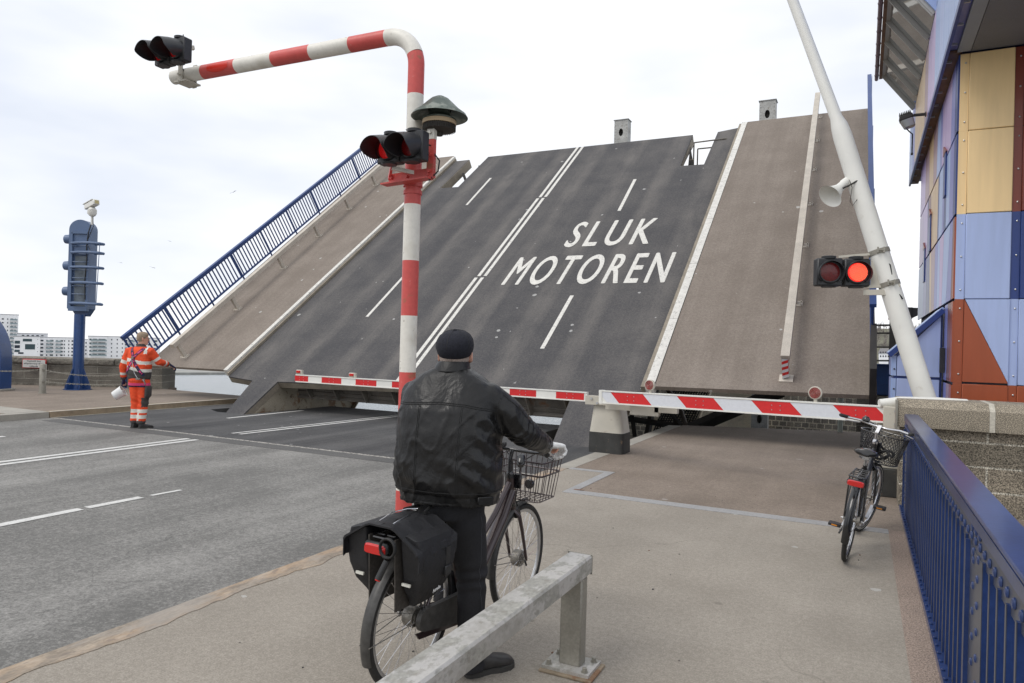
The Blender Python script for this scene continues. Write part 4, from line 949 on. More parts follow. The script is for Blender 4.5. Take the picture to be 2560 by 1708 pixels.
def signal_head(name_label, loc, s, group, lens, yaw=0., vis=True, back=False):
    """two lamp units side by side; faces -y; s = unit width"""
    r = thing('traffic_signal', name_label, 'traffic light', loc, group=group, world=False, rot=(0, 0, yaw))
    for i, (sx, lm_) in enumerate(zip((-1, 1), lens)):
        cx = sx*s*.515
        mb = MB().box((cx, .05*s/.25, 0), (s*.97, .12*s/.25, s*1.08), bev=.012*s/.25)
        mb.lathe([(s*.26, 0), (s*.27, s*.10), (s*.24, s*.115), (0, s*.115)], (cx, s*.15, s*.52), n=24)
        mb.lathe([(s*.30, 0), (s*.27, s*.06), (0, s*.06)], (cx, s*.1, -s*.53), (0, 0, -1), n=24)
        mb.lathe([(s*.455, 0), (s*.455, .02), (s*.415, .03), (s*.405, .0)], (cx, -.006, 0), (0, -1, 0), n=36, caps=False)
        h = mb.build('lamp_housing', M['black_box'], r)
        l_ = MB().lathe([(s*.41, 0), (s*.33, .010), (s*.2, .02), (0, .026)], (cx, -.008, 0), (0, -1, 0), n=32, caps=False).build('lens', lm_, r)
        vm_ = MB(); visor(vm_, (cx, -.02, 0), s*.455, s*.95 if vis else s*.2); vm_.build('visor', M['black_box'], r)
    return r
M['lens_arm'] = mat('red_lens_arm', (.30, .01, .012), .3, n=[(90, .5)], bump=(70, .5, .006), emit=((1, .02, .02), .07), coat=.25)
G = 'paired red stop signals at the bridge'
signal_head('paired red stop signal on the mast, beside the siren', (-3.165, 4.34, 3.175), .208, G, (M['lens_half'], M['lens_dim']))
signal_head('paired red stop signal at the far end of the mast arm', (-5.72, 4.28, 4.295), .198, G, (M['lens_arm'], M['lens_arm']))
mb = MB().bar((-3.13, 4.42, 3.30), (-3.13, 4.6, 3.32), .03, .04).bar((-3.3, 4.43, 3.05), (-3.13, 4.58, 3.02), .025, .03)
mb.build('signal_arm', M['white_pole'], ms)
# siren
sx_, sy_ = -2.985, 4.60
r = thing('siren', 'mushroom-shaped green-grey siren with wide conical hood on the mast bracket', 'siren', (sx_, sy_, 3.36))
SZ = 3.475
MB().lathe([(0, .148), (.03, .146), (.07, .125), (.11, .088), (.16, .040), (.207, .006), (.222, -.018), (.214, -.016), (.15, .022), (.09, .035)], (sx_, sy_, SZ), n=48, caps=False).build('hood', M['siren_g'], r)
MB().lathe([(.078, .04), (.082, .0), (.105, -.02), (.132, -.035), (.134, -.045), (.0, -.045)], (sx_, sy_, SZ), n=40, caps=False).build('neck', M['siren_g'], r)
MB().lathe([(.132, -.047), (.132, -.078), (.12, -.08)], (sx_, sy_, SZ), n=40, caps=False).build('band', M['siren_tan'], r)
mb = MB().lathe([(.118, -.05), (.124, -.09), (.118, -.12), (.04, -.135), (.0, -.135)], (sx_, sy_, SZ), n=40, caps=False)
for k in range(48):
    a = 2*math.pi*k/48; mb.box((sx_+.127*math.cos(a), sy_+.127*math.sin(a), SZ-.10), (.004, .004, .045))
mb.lathe([(.03, 0), (.03, .03)], (sx_, sy_, SZ-.16), n=14)
mb.build('grille', M['siren_k'], r)

# ================================================================== BARRIERS
def boom(name_label, a, b, h, d, segs, diag, lampm, lamps, square=False, grp='striped barrier booms'):
    a, b = Vector(a), Vector(b); r = thing('barrier_boom', name_label, 'barrier', tuple(b), group=grp)
    ux = (b-a).normalized(); uz = Vector((0, 0, 1)); uz = (uz-ux*uz.dot(ux)).normalized(); n_ = uz.cross(ux); n_ = n_ if n_.y < 0 else -n_
    Lb = (b-a).length
    def pt(s, z, o=0): return a+ux*s+uz*z+n_*o
    mb = MB()
    mb.add([pt(0, -h/2, 0), pt(Lb, -h/2, 0), pt(Lb, h/2, 0), pt(0, h/2, 0), pt(0, -h/2, -d), pt(Lb, -h/2, -d), pt(Lb, h/2, -d), pt(0, h/2, -d)], [(0, 1, 2, 3), (7, 6, 5, 4), (0, 4, 5, 1), (3, 2, 6, 7), (0, 3, 7, 4), (1, 5, 6, 2)])
    # rolled lips
    for z in (h/2-.008, -h/2+.008): mb.add([pt(0, z-.008, .012), pt(Lb, z-.008, .012), pt(Lb, z+.008, .012), pt(0, z+.008, .012), pt(0, z-.008, 0.0), pt(Lb, z-.008, 0.0), pt(Lb, z+.008, 0.0), pt(0, z+.008, 0.0)], [(0, 1, 2, 3), (0, 4, 5, 1), (3, 2, 6, 7), (0, 3, 7, 4), (1, 5, 6, 2)])
    mb.build('boom_profile', M['white_clean'], r)
    hi = h/2-.022
    mw = MB(); mr_ = MB(); rv = MB()
    for (s0, s1, c) in segs:
        k = diag*h*.75
        q = [pt(s0+k/2, -hi, .003), pt(s1+k/2, -hi, .003), pt(s1-k/2, hi, .003), pt(s0-k/2, hi, .003)]
        q2 = [pt(s0+k/2, -hi, .0), pt(s1+k/2, -hi, .0), pt(s1-k/2, hi, .0), pt(s0-k/2, hi, .0)]
        MB().add(q+q2, [(0, 1, 2, 3), (0, 4, 5, 1), (1, 5, 6, 2), (2, 6, 7, 3), (3, 7, 4, 0)]).build('red_sheeting' if c == 'r' else 'white_sheeting', M['red_refl'] if c == 'r' else M['white_refl'], r)
        if c == 'r':
            sm_ = (s0+s1)/2
            for dx in (-.055, .055):
                for dz in (-.03, .03): rv.ball(pt(sm_+dx, dz, .004), .009, None, n=6)
    if rv.v: rv.build('rivets', M['alu'], r)
    for (s_, kind) in lamps:
        c = pt(s_, h/2, -d/2)
        if kind == 'round':
            mb = MB().lathe([(.022, 0), (.022, .05)], c, n=10).lathe([(.075, -.02), (.082, 0), (.082, .03), (.07, .035)], c+Vector((0, 0, .115)), n_, n=28)
            lp = mb.build('lamp_body', M['cream_metal'], r)
            lm2 = MB(); 
            prof = [(.072, .030)]
            for q in range(6): rr = .068-q*.011; prof += [(rr, .040), (rr-.005, .034)]
            prof += [(0.001, .042)]
            lm2.lathe(prof, c+Vector((0, 0, .115)), n_, n=28, caps=False); lm2.build('lamp_lens', M['amp_lens'], r)
        else:
            MB().bar(c+ux*-.07, c+ux*.07, .05, .015).box(c+Vector((0, 0, .055)), (.15, .05, .085), None, None, Matrix.Rotation(math.atan2(ux.y, ux.x), 3, 'Z'), bev=.012).box(c+ux*.085+Vector((0, 0, .035)), (.02, .05, .12)).build('lamp_body', M['cream_metal'], r)
            MB().box(c+Vector((0, 0, .058))+n_*.026, (.11, .02, .055), None, None, Matrix.Rotation(math.atan2(ux.y, ux.x), 3, 'Z'), bev=.006).build('lamp_lens', M['red_refl_b'], r)
    return r, pt
M['amp_lens'] = mat('barrier_lamp_lens', (.26, .02, .02), .15, coat=.8, n=[(60, .2)])
# near footway boom, diagonal stripes
A_, B_ = (-3.62, 10.33, .935), (.30, 9.33, 1.005)
Lb = (Vector(B_)-Vector(A_)).length
def sx(px):   # photo columns of the stripe edges -> position along the boom
    o, d = CAM, ray(px, 990+(px-1495)*.055); n_ = Vector((B_[1]-A_[1], -(B_[0]-A_[0]), 0)); t_ = (Vector(A_)-o).dot(n_)/d.dot(n_); return (o+d*t_-Vector(A_)).dot((Vector(B_)-Vector(A_)).normalized())
eds = [(1495, 1541, 'w'), (1541, 1612, 'r'), (1621, 1702, 'w'), (1702, 1794, 'r'), (1794, 1889, 'w'), (1889, 1990, 'r'), (1990, 2095, 'w'), (2095, 2197, 'r')]
xs = [sx(p) for p in (1495, 1537, 1618, 1704, 1796, 1892, 1990, 2098, 2208)]
segs = [(xs[i]+.0015, xs[i+1]-.0015, 'w' if i % 2 == 0 else 'r') for i in range(8)]
segs[0] = (.06, segs[0][1], 'w')
nb, pt = boom('near barrier boom with diagonal red and white stripes closing the footway', A_, B_, .200, .08, segs, 1.0, None, [(sx(1622), 'round'), (sx(2036), 'round')])
MB().add([pt(-.004, -.105, .014), pt(.05, -.105, .014), pt(.05, .105, .014), pt(-.004, .105, .014), pt(-.004, -.105, -.084), pt(.05, -.105, -.084), pt(.05, .105, -.084), pt(-.004, .105, -.084)], [(0, 1, 2, 3), (7, 6, 5, 4), (0, 4, 5, 1), (3, 2, 6, 7), (0, 3, 7, 4), (1, 5, 6, 2)]).build('end_cap', M['white_clean'], nb)
# hinge arm on the right
MB().box(Vector(B_)+Vector((.09, -.02, -.03)), (.28, .12, .26), None, None, Matrix.Rotation(R(-14), 3, 'Z'), bev=.008).build('hinge_bracket', M['cream_metal'], nb)
MB().lathe([(.012, 0), (.012, .02)], Vector(B_)+Vector((.06, -.09, .05)), (0, -1, 0), n=6).lathe([(.012, 0), (.012, .02)], Vector(B_)+Vector((.06, -.09, -.1)), (0, -1, 0), n=6).build('bolt', M['alu'], nb)
MB().tube([(.20, 9.35, 1.13), (.42, 9.42, 1.15), (.75, 9.5, 1.17), (1.1, 9.6, 1.17)], [.05, .07, .06, .05], None, n=12).build('boom_arm', M['white_clean'], nb)
# far road boom, straight stripes
C_, D_ = (-10.42, 10.93, .89), (-4.0, 10.80, .885)
def sx2(px):
    o, d = CAM, ray(px, 960); n_ = Vector((D_[1]-C_[1], -(D_[0]-C_[0]), 0)); t_ = (Vector(C_)-o).dot(n_)/d.dot(n_); return (o+d*t_-Vector(C_)).dot((Vector(D_)-Vector(C_)).normalized())
sg2 = []
for (a, b) in ((737, 770), (804, 853), (889, 941), (980, 1030), (1066, 1118), (1175, 1225), (1275, 1341), (1391, 1461)): sg2.append((sx2(a), sx2(b), 'r'))
fb, pt2 = boom('long far barrier boom with square red blocks closing the road lanes', C_, D_, .155, .07, sg2, 0., None, [(sx2(744), 'box'), (sx2(877), 'box')])
# brackets joining it to the post
r = thing('barrier_post', 'tapered white steel barrier post with black base at the kerb', 'post', (-3.64, 10.98, 0))
Tp = Matrix.Translation((-3.66, 11.0, 0)) @ Matrix.Rotation(R(0), 4, 'Z')
MB().loft([((0, 0, 0), (.30, 0, 0), (0, .24, 0)), ((0, 0, .33), (.295, 0, 0), (0, .235, 0))], n=40, p=7, T=Tp).build('black_base', M['black_base'], r)
MB().loft([((0, 0, .331), (.292, 0, 0), (0, .235, 0)), ((0, 0, .36), (.285, 0, 0), (0, .23, 0)), ((-.01, 0, .86), (.22, 0, 0), (0, .17, 0))], n=40, p=7, T=Tp).build('post_body', M['cream_metal'], r)
MB().box((-3.70, 10.82, .84), (.62, .14, .14)).box((-3.34, 10.62, .80), (.50, .16, .14)).box((-2.93, 10.46, .77), (.44, .12, .17)).box((-2.6, 10.46, .80), (.34, .12, .11)).build('hinge_box', M['cream_metal'], r)
mb = MB()
for x, z in ((-3.9, .87), (-3.8, .80), (-3.55, .87), (-3.12, .85), (-2.78, .85)): mb.lathe([(.02, 0), (.02, .02)], (x, 10.75 if x < -3.5 else 10.4, z), (0, -1, 0), n=8)
mb.build('bolt', M['alu'], r)
# low barrier drive pedestal hidden by the parked bicycle
r = thing('barrier_pedestal', 'squat white barrier pedestal with black base behind the parked bicycle', 'pedestal', (.42, 9.75, 0))
MB().box((.36, 9.75, .17), (.42, .42, .34), bev=.01).build('black_base', M['black_base'], r)
MB().box((.36, 9.75, .64), (.36, .36, .6), bev=.01).build('pedestal_body', M['cream_metal'], r)
r = thing('standpipe', 'thin white standpipe in front of the dark stone wall', 'pipe', (-.16, 16.9, 0))
MB().lathe([(.05, 0), (.05, .95), (.0, .97)], (-.38, 16.9, -.1), n=14).build('pipe', mat('mint_white', (.6, .68, .62), .5), r)

# ================================================================== SLANTED WHITE MAST
WA, WB, WC = Vector((.93, 10.25, .5)), Vector((-.335, 10.25, 4.74)), Vector((-1.15, 10.25, 7.1))
wm_ = thing('leaning_mast', 'thick white steel mast leaning left, stepping to a thinner tube higher up', 'mast', tuple(WA))
d_ = (WB-WA)
MB().tube([WA-d_*.12, WA+d_*.0, WB-d_*.035, WB, WB+(WC-WB)*.05, WC, WC+(WC-WB)*.6], [.128, .126, .118, .105, .076, .064, .06], None, n=36).build('mast_tube', M['white_clean'], wm_)
for z in (2.62, 3.04):
    mb = MB(); p_ = WA+d_*((z-WA.z)/d_.z); dd = d_.normalized()
    mb.lathe([(.130, -.03), (.130, .03)], p_, dd, n=32)
    for s in (-1, 1):
        mb.box(p_+Vector((s*.035+.02, -.14, .01)), (.02, .06, .07)); 
    mb.lathe([(.009, 0), (.009, .1)], p_+Vector((-.03, -.16, .01)), (1, 0, 0), n=6)
    mb.build('clamp', M['galv_post'], wm_)
p_ = WA+d_*((2.8-WA.z)/d_.z)
mb = MB().prism([(.08, 2.93), (.24, 2.93), (.36, 2.60), (.08, 2.60)], (0, 10.2, 0), (1, 0, 0), (0, 0, 1), .012).bar((-.3, 10.2, 2.985), (.26, 10.2, 3.02), .03, .03).bar((.05, 10.2, 2.585), (.42, 10.2, 2.60), .06, .04)
mb.bar((-.0, 10.18, 2.51), (.27, 10.18, 2.51), .05, .07).build('signal_bracket', M['cream_metal'], wm_)
MB().tube([(.22, 10.17, 2.92), (.30, 10.15, 2.86), (.32, 10.15, 2.74), (.30, 10.15, 2.66)], .01, None, n=6).tube([(.28, 10.15, 2.57), (.38, 10.16, 2.52), (.45, 10.16, 2.42)], .012, None, n=6).build('cable', M['cab'], wm_)
rs = signal_head('paired stop signal clamped to the leaning white mast, right lamp lit red', (-.235, 10.05, 2.765), .335, G, (M['lens_dim'], M['lens_lit']), vis=False, yaw=R(22))
mb = MB(); cx = .335*.515
for k in range(-9, 10):
    o_ = k*.0135; hl = math.sqrt(max(0, .115**2-o_**2))
    if hl > .02: mb.bar((cx+o_*.86-hl*.5, -.04, -o_*.5-hl*.86), (cx+o_*.86+hl*.5, -.04, -o_*.5+hl*.86), .0055, .004, None, Vector((0, 1, 0)))
mb.build('lens_ribs', M['lens_hot'], rs)
# loudspeaker
sp = thing('loudspeaker', 'white horn loudspeaker hanging off the leaning mast above the signal', 'loudspeaker', (-.30, 10.15, 3.9), world=False)
ax1 = Vector((-.52, -.55, -.62)).normalized()
MB().lathe([(.0, -.16), (.055, -.155), (.062, -.08), (.055, -.05), (.06, .03), (.075, .07), (.105, .14), (.155, .215), (.163, .22), (.155, .216), (.10, .13), (.03, .02), (0, .02)], (0, 0, 0), ax1, n=36, caps=False).build('horn', M['white_clean'], sp)
MB().tube([Vector((.03, -.06, -.03)), Vector((.1, -.05, 0)), Vector((.22, .0, .08)), Vector((.24, .05, .16)), Vector((.1, .06, .18))], .012, None, n=6).build('bracket', M['girder_dark'], sp)
MB().tube([(.1, .02, .1), (.14, -.02, -.02), (.12, -.02, -.2), (.15, -.02, -.26), (.2, 0, -.18), (.23, .03, -.05), (.22, .05, .1)], .004, None, n=5).build('cable', M['cab'], sp)
# ================================================================== CONTROL TOWER BUILDING
BXc, BYc = 1.09, 11.0
colr = {}
def pm(n_, c, r_=.38): 
    M[n_] = mat(n_, c, r_, n=[(1.2, .05), (5, .04)], coat=.15, bump=(.8, .2, .03), stretch=(3, 3, .3)); return M[n_]
pm('panel_yellow', (.88, .64, .33)); pm('panel_blue', (.38, .47, .74)); pm('panel_rust', (.33, .068, .02)); pm('panel_navy', (.012, .04, .20)); pm('panel_violet', (.20, .22, .52))
pm('panel_lilac', (.50, .38, .62)); pm('panel_pale', (.34, .45, .72)); pm('panel_beige', (.62, .43, .22)); pm('panel_maroon', (.19, .07, .055)); pm('panel_brownlilac', (.36, .22, .24)); pm('panel_darkred', (.20, .035, .018))
bd = thing('bridge_control_tower', 'bridge control tower clad in yellow, blue, violet and rust metal panels', 'building', (BXc, BYc, 0))
core = MB().bx(BXc+.05, 7.5, BYc+.05, 17.55, -.5, 5.74)
core.build('core_wall', mat('joint_shadow', (.10, .10, .13), .7), bd)
rows = [(0, 1.352, 'panel_rust'), (1.36, 2.472, 'tri'), (2.48, 3.608, 'panel_blue'), (3.615, 4.713, 'panel_yellow'), (4.72, 5.75, 'panel_yellow')]
cols = [(1.20, 1.70), (1.80, 2.7), (2.8, 3.8), (3.9, 5.2)]
strips = [(1.095, 1.1985), (1.7015, 1.7985), (2.7015, 2.7985), (3.8015, 3.8985)]
alt = {1: ['panel_rust', 'panel_blue', 'panel_navy', 'panel_darkred', 'panel_darkred'], 2: ['panel_rust', 'panel_blue', 'panel_blue', 'panel_yellow', 'panel_darkred'], 3: ['panel_navy'] * 5}
for ci, (a, b) in enumerate(cols):
    for ri, (z0, z1, c) in enumerate(rows):
        cc = c if ci == 0 else alt[ci][ri]
        if cc == 'tri':
            y_ = BYc+.005
            MB().prism([(a, z0+.02), (b, z0+.02), (a+.004, z1)], (0, y_, 0), (1, 0, 0), (0, 0, 1), .03).build('cladding_panel', M['panel_rust'], bd)
            MB().prism([(b, z0+.028), (b, z1), (a+.012, z1)], (0, y_, 0), (1, 0, 0), (0, 0, 1), .03).build('cladding_panel', M['panel_blue'], bd)
        else: MB().box(((a+b)/2, BYc-.01, (z0+z1)/2), (b-a, .03, z1-z0), bev=.008).build('cladding_panel', M[cc], bd)
        sc_ = (M['panel_rust'] if c == 'tri' else M[c]) if ci == 0 else M[alt[ci][ri]]
        s0, s1 = strips[ci]
        MB().box(((s0+s1)/2, BYc+.012, (z0+z1)/2), (s1-s0, .02, z1-z0+.006)).build('cover_strip', sc_, bd)
        if ci < 2:
            mb = MB()
            for k in range(3): mb.ball(((s0+s1)/2+.01, BYc-.001, z0+.12+k*(z1-z0-.24)/2), .013, None, n=8)
            mb.build('rivets', M['alu'], bd)
# side facade (x = BXc plane, going away), strips of irregular colour between row joints
def sidepoly(y0a, y1a, y0b, y1b, za, zb_, m, xo=0., th=.02):
    MB().prism([(y0a, za), (y1a, za), (y1b, zb_), (y0b, zb_)], (BXc-.015-xo, 0, 0), (0, 1, 0), (0, 0, 1), th).build('cladding_strip', M[m], bd)
def row(z0, z1, segs):
    for k in range(len(segs)-1):
        (a0, a1, c) = segs[k]; (b0, b1, _) = segs[k+1]
        sidepoly(a0+.008, b0-.008, a1+.008, b1-.008, z0, z1, c)
row(4.73, 5.75, [(11, 11, 'panel_navy'), (11.3, 11.3, 'panel_violet'), (11.75, 11.7, 'panel_lilac'), (12.5, 12.4, 'panel_lilac'), (13.0, 13.0, 'panel_violet'), (13.3, 13.3, 'panel_pale'), (13.9, 13.8, 'panel_brownlilac'), (14.5, 14.6, 'panel_beige'), (15.3, 15.5, 'panel_brownlilac'), (16.3, 16.3, 'panel_lilac'), (17.6, 17.6, '')])
row(3.62, 4.69, [(11, 11, 'panel_navy'), (11.28, 11.28, 'panel_violet'), (11.75, 11.75, 'panel_pale'), (12.2, 12.2, 'panel_navy'), (12.5, 12.5, 'panel_violet'), (12.75, 12.7, 'panel_pale'), (13.3, 13.3, 'panel_navy'), (13.5, 13.5, 'panel_beige'), (14.2, 14.0, 'panel_beige'), (14.6, 14.9, 'panel_maroon'), (15.1, 15.4, 'panel_navy'), (15.5, 15.6, 'panel_lilac'), (16.6, 16.6, 'panel_lilac'), (17.6, 17.6, '')])
row(2.49, 3.58, [(11, 11, 'panel_rust'), (11.2, 11.05, 'panel_maroon'), (11.3, 11.22, 'panel_violet'), (11.9, 11.55, 'panel_pale'), (12.5, 12.4, 'panel_lilac'), (12.9, 13.0, 'panel_pale'), (13.3, 13.3, 'panel_violet'), (13.8, 13.8, 'panel_brownlilac'), (14.3, 14.6, 'panel_beige'), (14.7, 14.9, 'panel_navy'), (15.5, 15.5, 'panel_violet'), (16.2, 16.2, 'panel_pale'), (17.6, 17.6, '')])
row(1.37, 2.45, [(11, 11, 'panel_rust'), (11.25, 11.25, 'panel_maroon'), (11.6, 11.6, 'panel_violet'), (12.0, 12.0, '')])
row(0, 1.33, [(11, 11, 'panel_rust'), (11.25, 11.25, 'panel_brownlilac'), (11.6, 11.6, 'panel_violet'), (12.0, 12.0, '')])
for (y, z) in ((12.35, 4.15), (14.8, 3.65), (16.0, 3.2)):
    MB().box((BXc-.02, y, z+.3), (.03, .26, .66)).build('slit_window', M['panel_navy'], bd)
    MB().prism([(y-.2, z+.62), (y+.2, z+.62), (y+.2, z+.78)], (BXc-.04, 0, 0), (0, 1, 0), (0, 0, 1), .03).build('window_hood', M['panel_darkred'], bd)
# upper storey, overhanging front and side
UX, UY0, UY1, ZU = .93, 8.6, 19.05, 5.78
MB().bx(UX+.03, 7.5, UY0+.03, UY1-.03, ZU+.05, 9.5).build('upper_wall', M['panel_violet'], bd)
MB().bx(UX+.28, 7.5, UY0+.3, 10.97, ZU-.012, ZU+.04).build('soffit', mat('soffit_grey', (.16, .165, .185), .6, n=[(1, .1), (60, .1)]), bd)
MB().bx(UX+.12, UX+.27, UY0+.2, 10.93, ZU-.02, ZU+.03).build('soffit_channel', mat('soffit_channel', (.26, .285, .33), .5, n=[(1, .1)]), bd)
mb = MB().bx(UX+.01, BXc+.02, 11.0, UY1, ZU-.0, ZU+.04); mb.build('soffit', mat('soffit_wood', (.20, .11, .055), .7, n=[(3, .4)], stain=(1.2, .5, .62, (.10, .07, .11), .8), stretch=(1, .5, 1)), bd)
MB().bx(UX-.02, UX+.02, UY0, UY1, ZU-.05, ZU+.03).build('drip_edge', M['panel_navy'], bd)
mb = MB()
for k in range(16): mb.box((UX+.04, 9.4+k*.62, ZU-.015), (.10, .015, .03))
mb.build('drip_brackets', M['alu'], bd)
Z7 = 7.09
uc = ['panel_violet', 'panel_pale', 'panel_pale', 'panel_pale', 'panel_blue', 'panel_pale', 'panel_lilac', 'panel_lilac', 'panel_brownlilac', 'panel_beige', 'panel_beige', 'panel_beige', 'panel_beige', 'panel_violet', 'panel_pale', 'panel_pale']
y = UY0
for k, c in enumerate(uc):
    y1 = UY0+(UY1-UY0)*((k+1)/16)
    MB().box((UX-.005, (y+y1)/2, (ZU+Z7)/2+.01), (.03, y1-y-.015, Z7-ZU-.04)).build('cladding_strip', M[c], bd)
    if y1 < 13.0: MB().box((UX-.005, (y+y1)/2, (Z7+9.5)/2+.01), (.03, y1-y-.015, 9.5-Z7-.03)).build('cladding_strip', M[uc[(k+2) % 4]], bd)
    y = y1
# front of upper storey
for k, c in enumerate(('panel_violet', 'panel_pale', 'panel_navy', 'panel_pale')): MB().box((UX+.8+k*1.6, UY0+.01, 7.6), (1.58, .03, 3.6)).build('cladding_panel', M[c], bd)
# sloping glass bay of the control room
gx0, gz0, gx1, gz1, gy0, gy1 = UX, 7.10, .31, 7.93, 12.75, 17.5
gl = mat('bay_glass', (.13, .135, .125), .04, spec=.9); gl.node_tree.nodes['Principled BSDF'].inputs['Coat Weight'].default_value = .6
nseg = 5
for k in range(nseg):
    a, b = gy0+(gy1-gy0)*k/nseg+.05, gy0+(gy1-gy0)*(k+1)/nseg-.05
    MB().add([(gx0-.02, a, gz0+.02), (gx0-.02, b, gz0+.02), (gx1, b, gz1), (gx1, a, gz1), (gx0, a, gz0+.06), (gx0, b, gz0+.06), (gx1+.02, b, gz1+.04), (gx1+.02, a, gz1+.04)], [(0, 1, 2, 3), (7, 6, 5, 4), (0, 4, 5, 1), (1, 5, 6, 2), (2, 6, 7, 3), (3, 7, 4, 0)]).build('bay_window', gl, bd)
mb = MB()
for k in range(nseg+1):
    y = gy0+(gy1-gy0)*k/nseg; mb.bar((gx0-.03, y, gz0-.0), (gx1-.02, y, gz1-.01), .055, .05, None, Vector((0, 1, 0)).cross(Vector((gx1-gx0, 0, gz1-gz0))))
    mb.bar((gx0-.05, y, gz0-.025), (gx1-.04, y, gz1-.035), .03, .03, None, Vector((0, 1, 0)).cross(Vector((gx1-gx0, 0, gz1-gz0))))
mb.bar((gx1, gy0-.05, gz1+.01), (gx1, gy1+.05, gz1+.01), .08, .08)
mb.build('bay_mullions', mat('bay_frame', (.40, .39, .36), .4, .3), bd)
MB().bx(gx1-.02, 3.5, gy0, gy1+.1, gz1+.06, gz1+2.3).build('bay_upper_glass', gl, bd)
mb = MB().prism([(gx0, gz0), (gx1, gz1), (gx1, gz1+2.3), (gx0, gz1+2.3)], (0, gy0-.02, 0), (1, 0, 0), (0, 0, 1), .05)
mb.build('bay_cheek', M['panel_pale'], bd)
MB().prism([(gx0, gz0), (gx1, gz1), (gx1, gz1+2.3), (gx0, gz1+2.3)], (0, gy1+.07, 0), (1, 0, 0), (0, 0, 1), .03).build('bay_cheek', gl, bd)
MB().bx(gx1-.10, gx1-.03, gy0-.1, gy1+.2, gz1-.02, gz1+.14).build('bay_gutter_board', mat('rust_board', (.17, .10, .06), .7, n=[(4, .3)]), bd)
mb = MB().tube([(gx1-.15, gy0-.1, gz1+.02), (gx1-.15, gy1+.3, gz1+.02)], .04, None, n=10)
for k in range(9): mb.lathe([(.047, -.015), (.047, .015)], (gx1-.15, gy0+k*.6, gz1+.02), (0, 1, 0), n=10)
mb.build('bay_gutter', mat('gutter_purple', (.15, .10, .12), .45, n=[(5, .2)]), bd)
# floodlight
fx = Vector((.73, 13.6, 0))
fl = thing('floodlight', 'dark finned floodlight on a bracket arm below the glass bay', 'floodlight', (.93, 14.13, 5.94), world=False)
fl.scale = (.62, .62, .62)
MB().bar((-.02, 0, 0), (-.34, -.02, .0), .09, .06).lathe([(.09, 0), (.07, .05)], (0, 0, 0), (-1, 0, 0), n=14).build('arm', M['girder_dark'], fl)
T_ = Matrix.Translation((-.52, -.02, -.06)) @ Matrix.Rotation(R(-16), 4, 'Y')
mb = MB().box((0, 0, 0), (.34, .34, .13), None, T_, bev=.02)
for k in range(7): mb.box((-.13+k*.044, 0, .11), (.012, .3, .11), None, T_)
mb.build('lamp_body', M['girder_dark'], fl)
MB().loft([((0, 0, -.07), (.17, 0, 0), (0, .17, 0)), ((.02, 0, -.28), (.14, 0, 0), (0, .14, 0)), ((.02, 0, -.3), (.1, 0, 0), (0, .1, 0))], n=20, p=5, T=T_).build('reflector_glass', mat('lamp_glass', (.33, .34, .33), .1, .3), fl)
MB().tube([(-.5, 0, -.36), (-.42, .0, -.46), (-.35, .02, -.52), (-.35, .02, -1.1)], .018, None, n=7).lathe([(.03, 0), (.03, .06)], (-.35, .02, -1.12), n=8).build('cable', M['cab'], fl)
# light blue annex with sloping roof
an = thing('annex', 'low light blue annex with sloping roof between the tower and the leaf', 'annex', (.42, 12.0, 0))
ax0, ax1 = .42, 1.06
MB().prism([(ax0+.02, -.3), (ax1, -.3), (ax1, 2.36), (ax0+.02, 1.70)], (0, 12.9, 0), (1, 0, 0), (0, 0, 1), .85).build('annex_core', M['panel_navy'], an)
MB().prism([(ax0+.06, 1.40), (ax1-.03, 1.40), (ax1-.03, 2.30), (ax0+.06, 1.68)], (0, 12.04, 0), (1, 0, 0), (0, 0, 1), .03).build('cladding_panel', M['panel_blue'], an)
MB().box(((ax0+ax1)/2+.015, 12.03, .68), (ax1-ax0-.09, .03, 1.36), bev=.006).build('cladding_panel', M['panel_blue'], an)
for (z0, z1) in ((0, 1.36), (1.40, 1.70)): MB().box((ax0+.025, 12.035, (z0+z1)/2), (.05, .02, z1-z0)).build('cover_strip', M['panel_pale'], an)
for k in range(4):
    for (z0, z1) in ((0, 1.36), (1.40, 1.68)): MB().box((ax0, 12.14+k*.22, (z0+z1)/2), (.03, .20, z1-z0)).build('cladding_strip', M['panel_violet' if k % 2 else 'panel_pale'], an)
ru = Vector((ax1-ax0+.06, 0, .70)).normalized()
MB().bar((ax0-.05, 12.45, 1.735), (ax1, 12.45, 2.42), .95, .035, None, Vector((0, 0, 1))).build('roof', M['panel_pale'], an)
MB().bar((ax0-.05, 11.97, 1.70), (ax1, 11.97, 2.385), .02, .07, None, Vector((0, 0, 1))).build('fascia', M['panel_navy'], an)
mb = MB()
for z in (.15, .7, 1.2, 1.5): mb.ball((ax0+.025, 12.02, z), .014, None, n=8)
mb.build('rivets', M['girder_dark'], an)
MB().box((1.04, 11.82, 1.65), (.06, .08, .36)).build('door_handle_box', M['black_box'], bd)

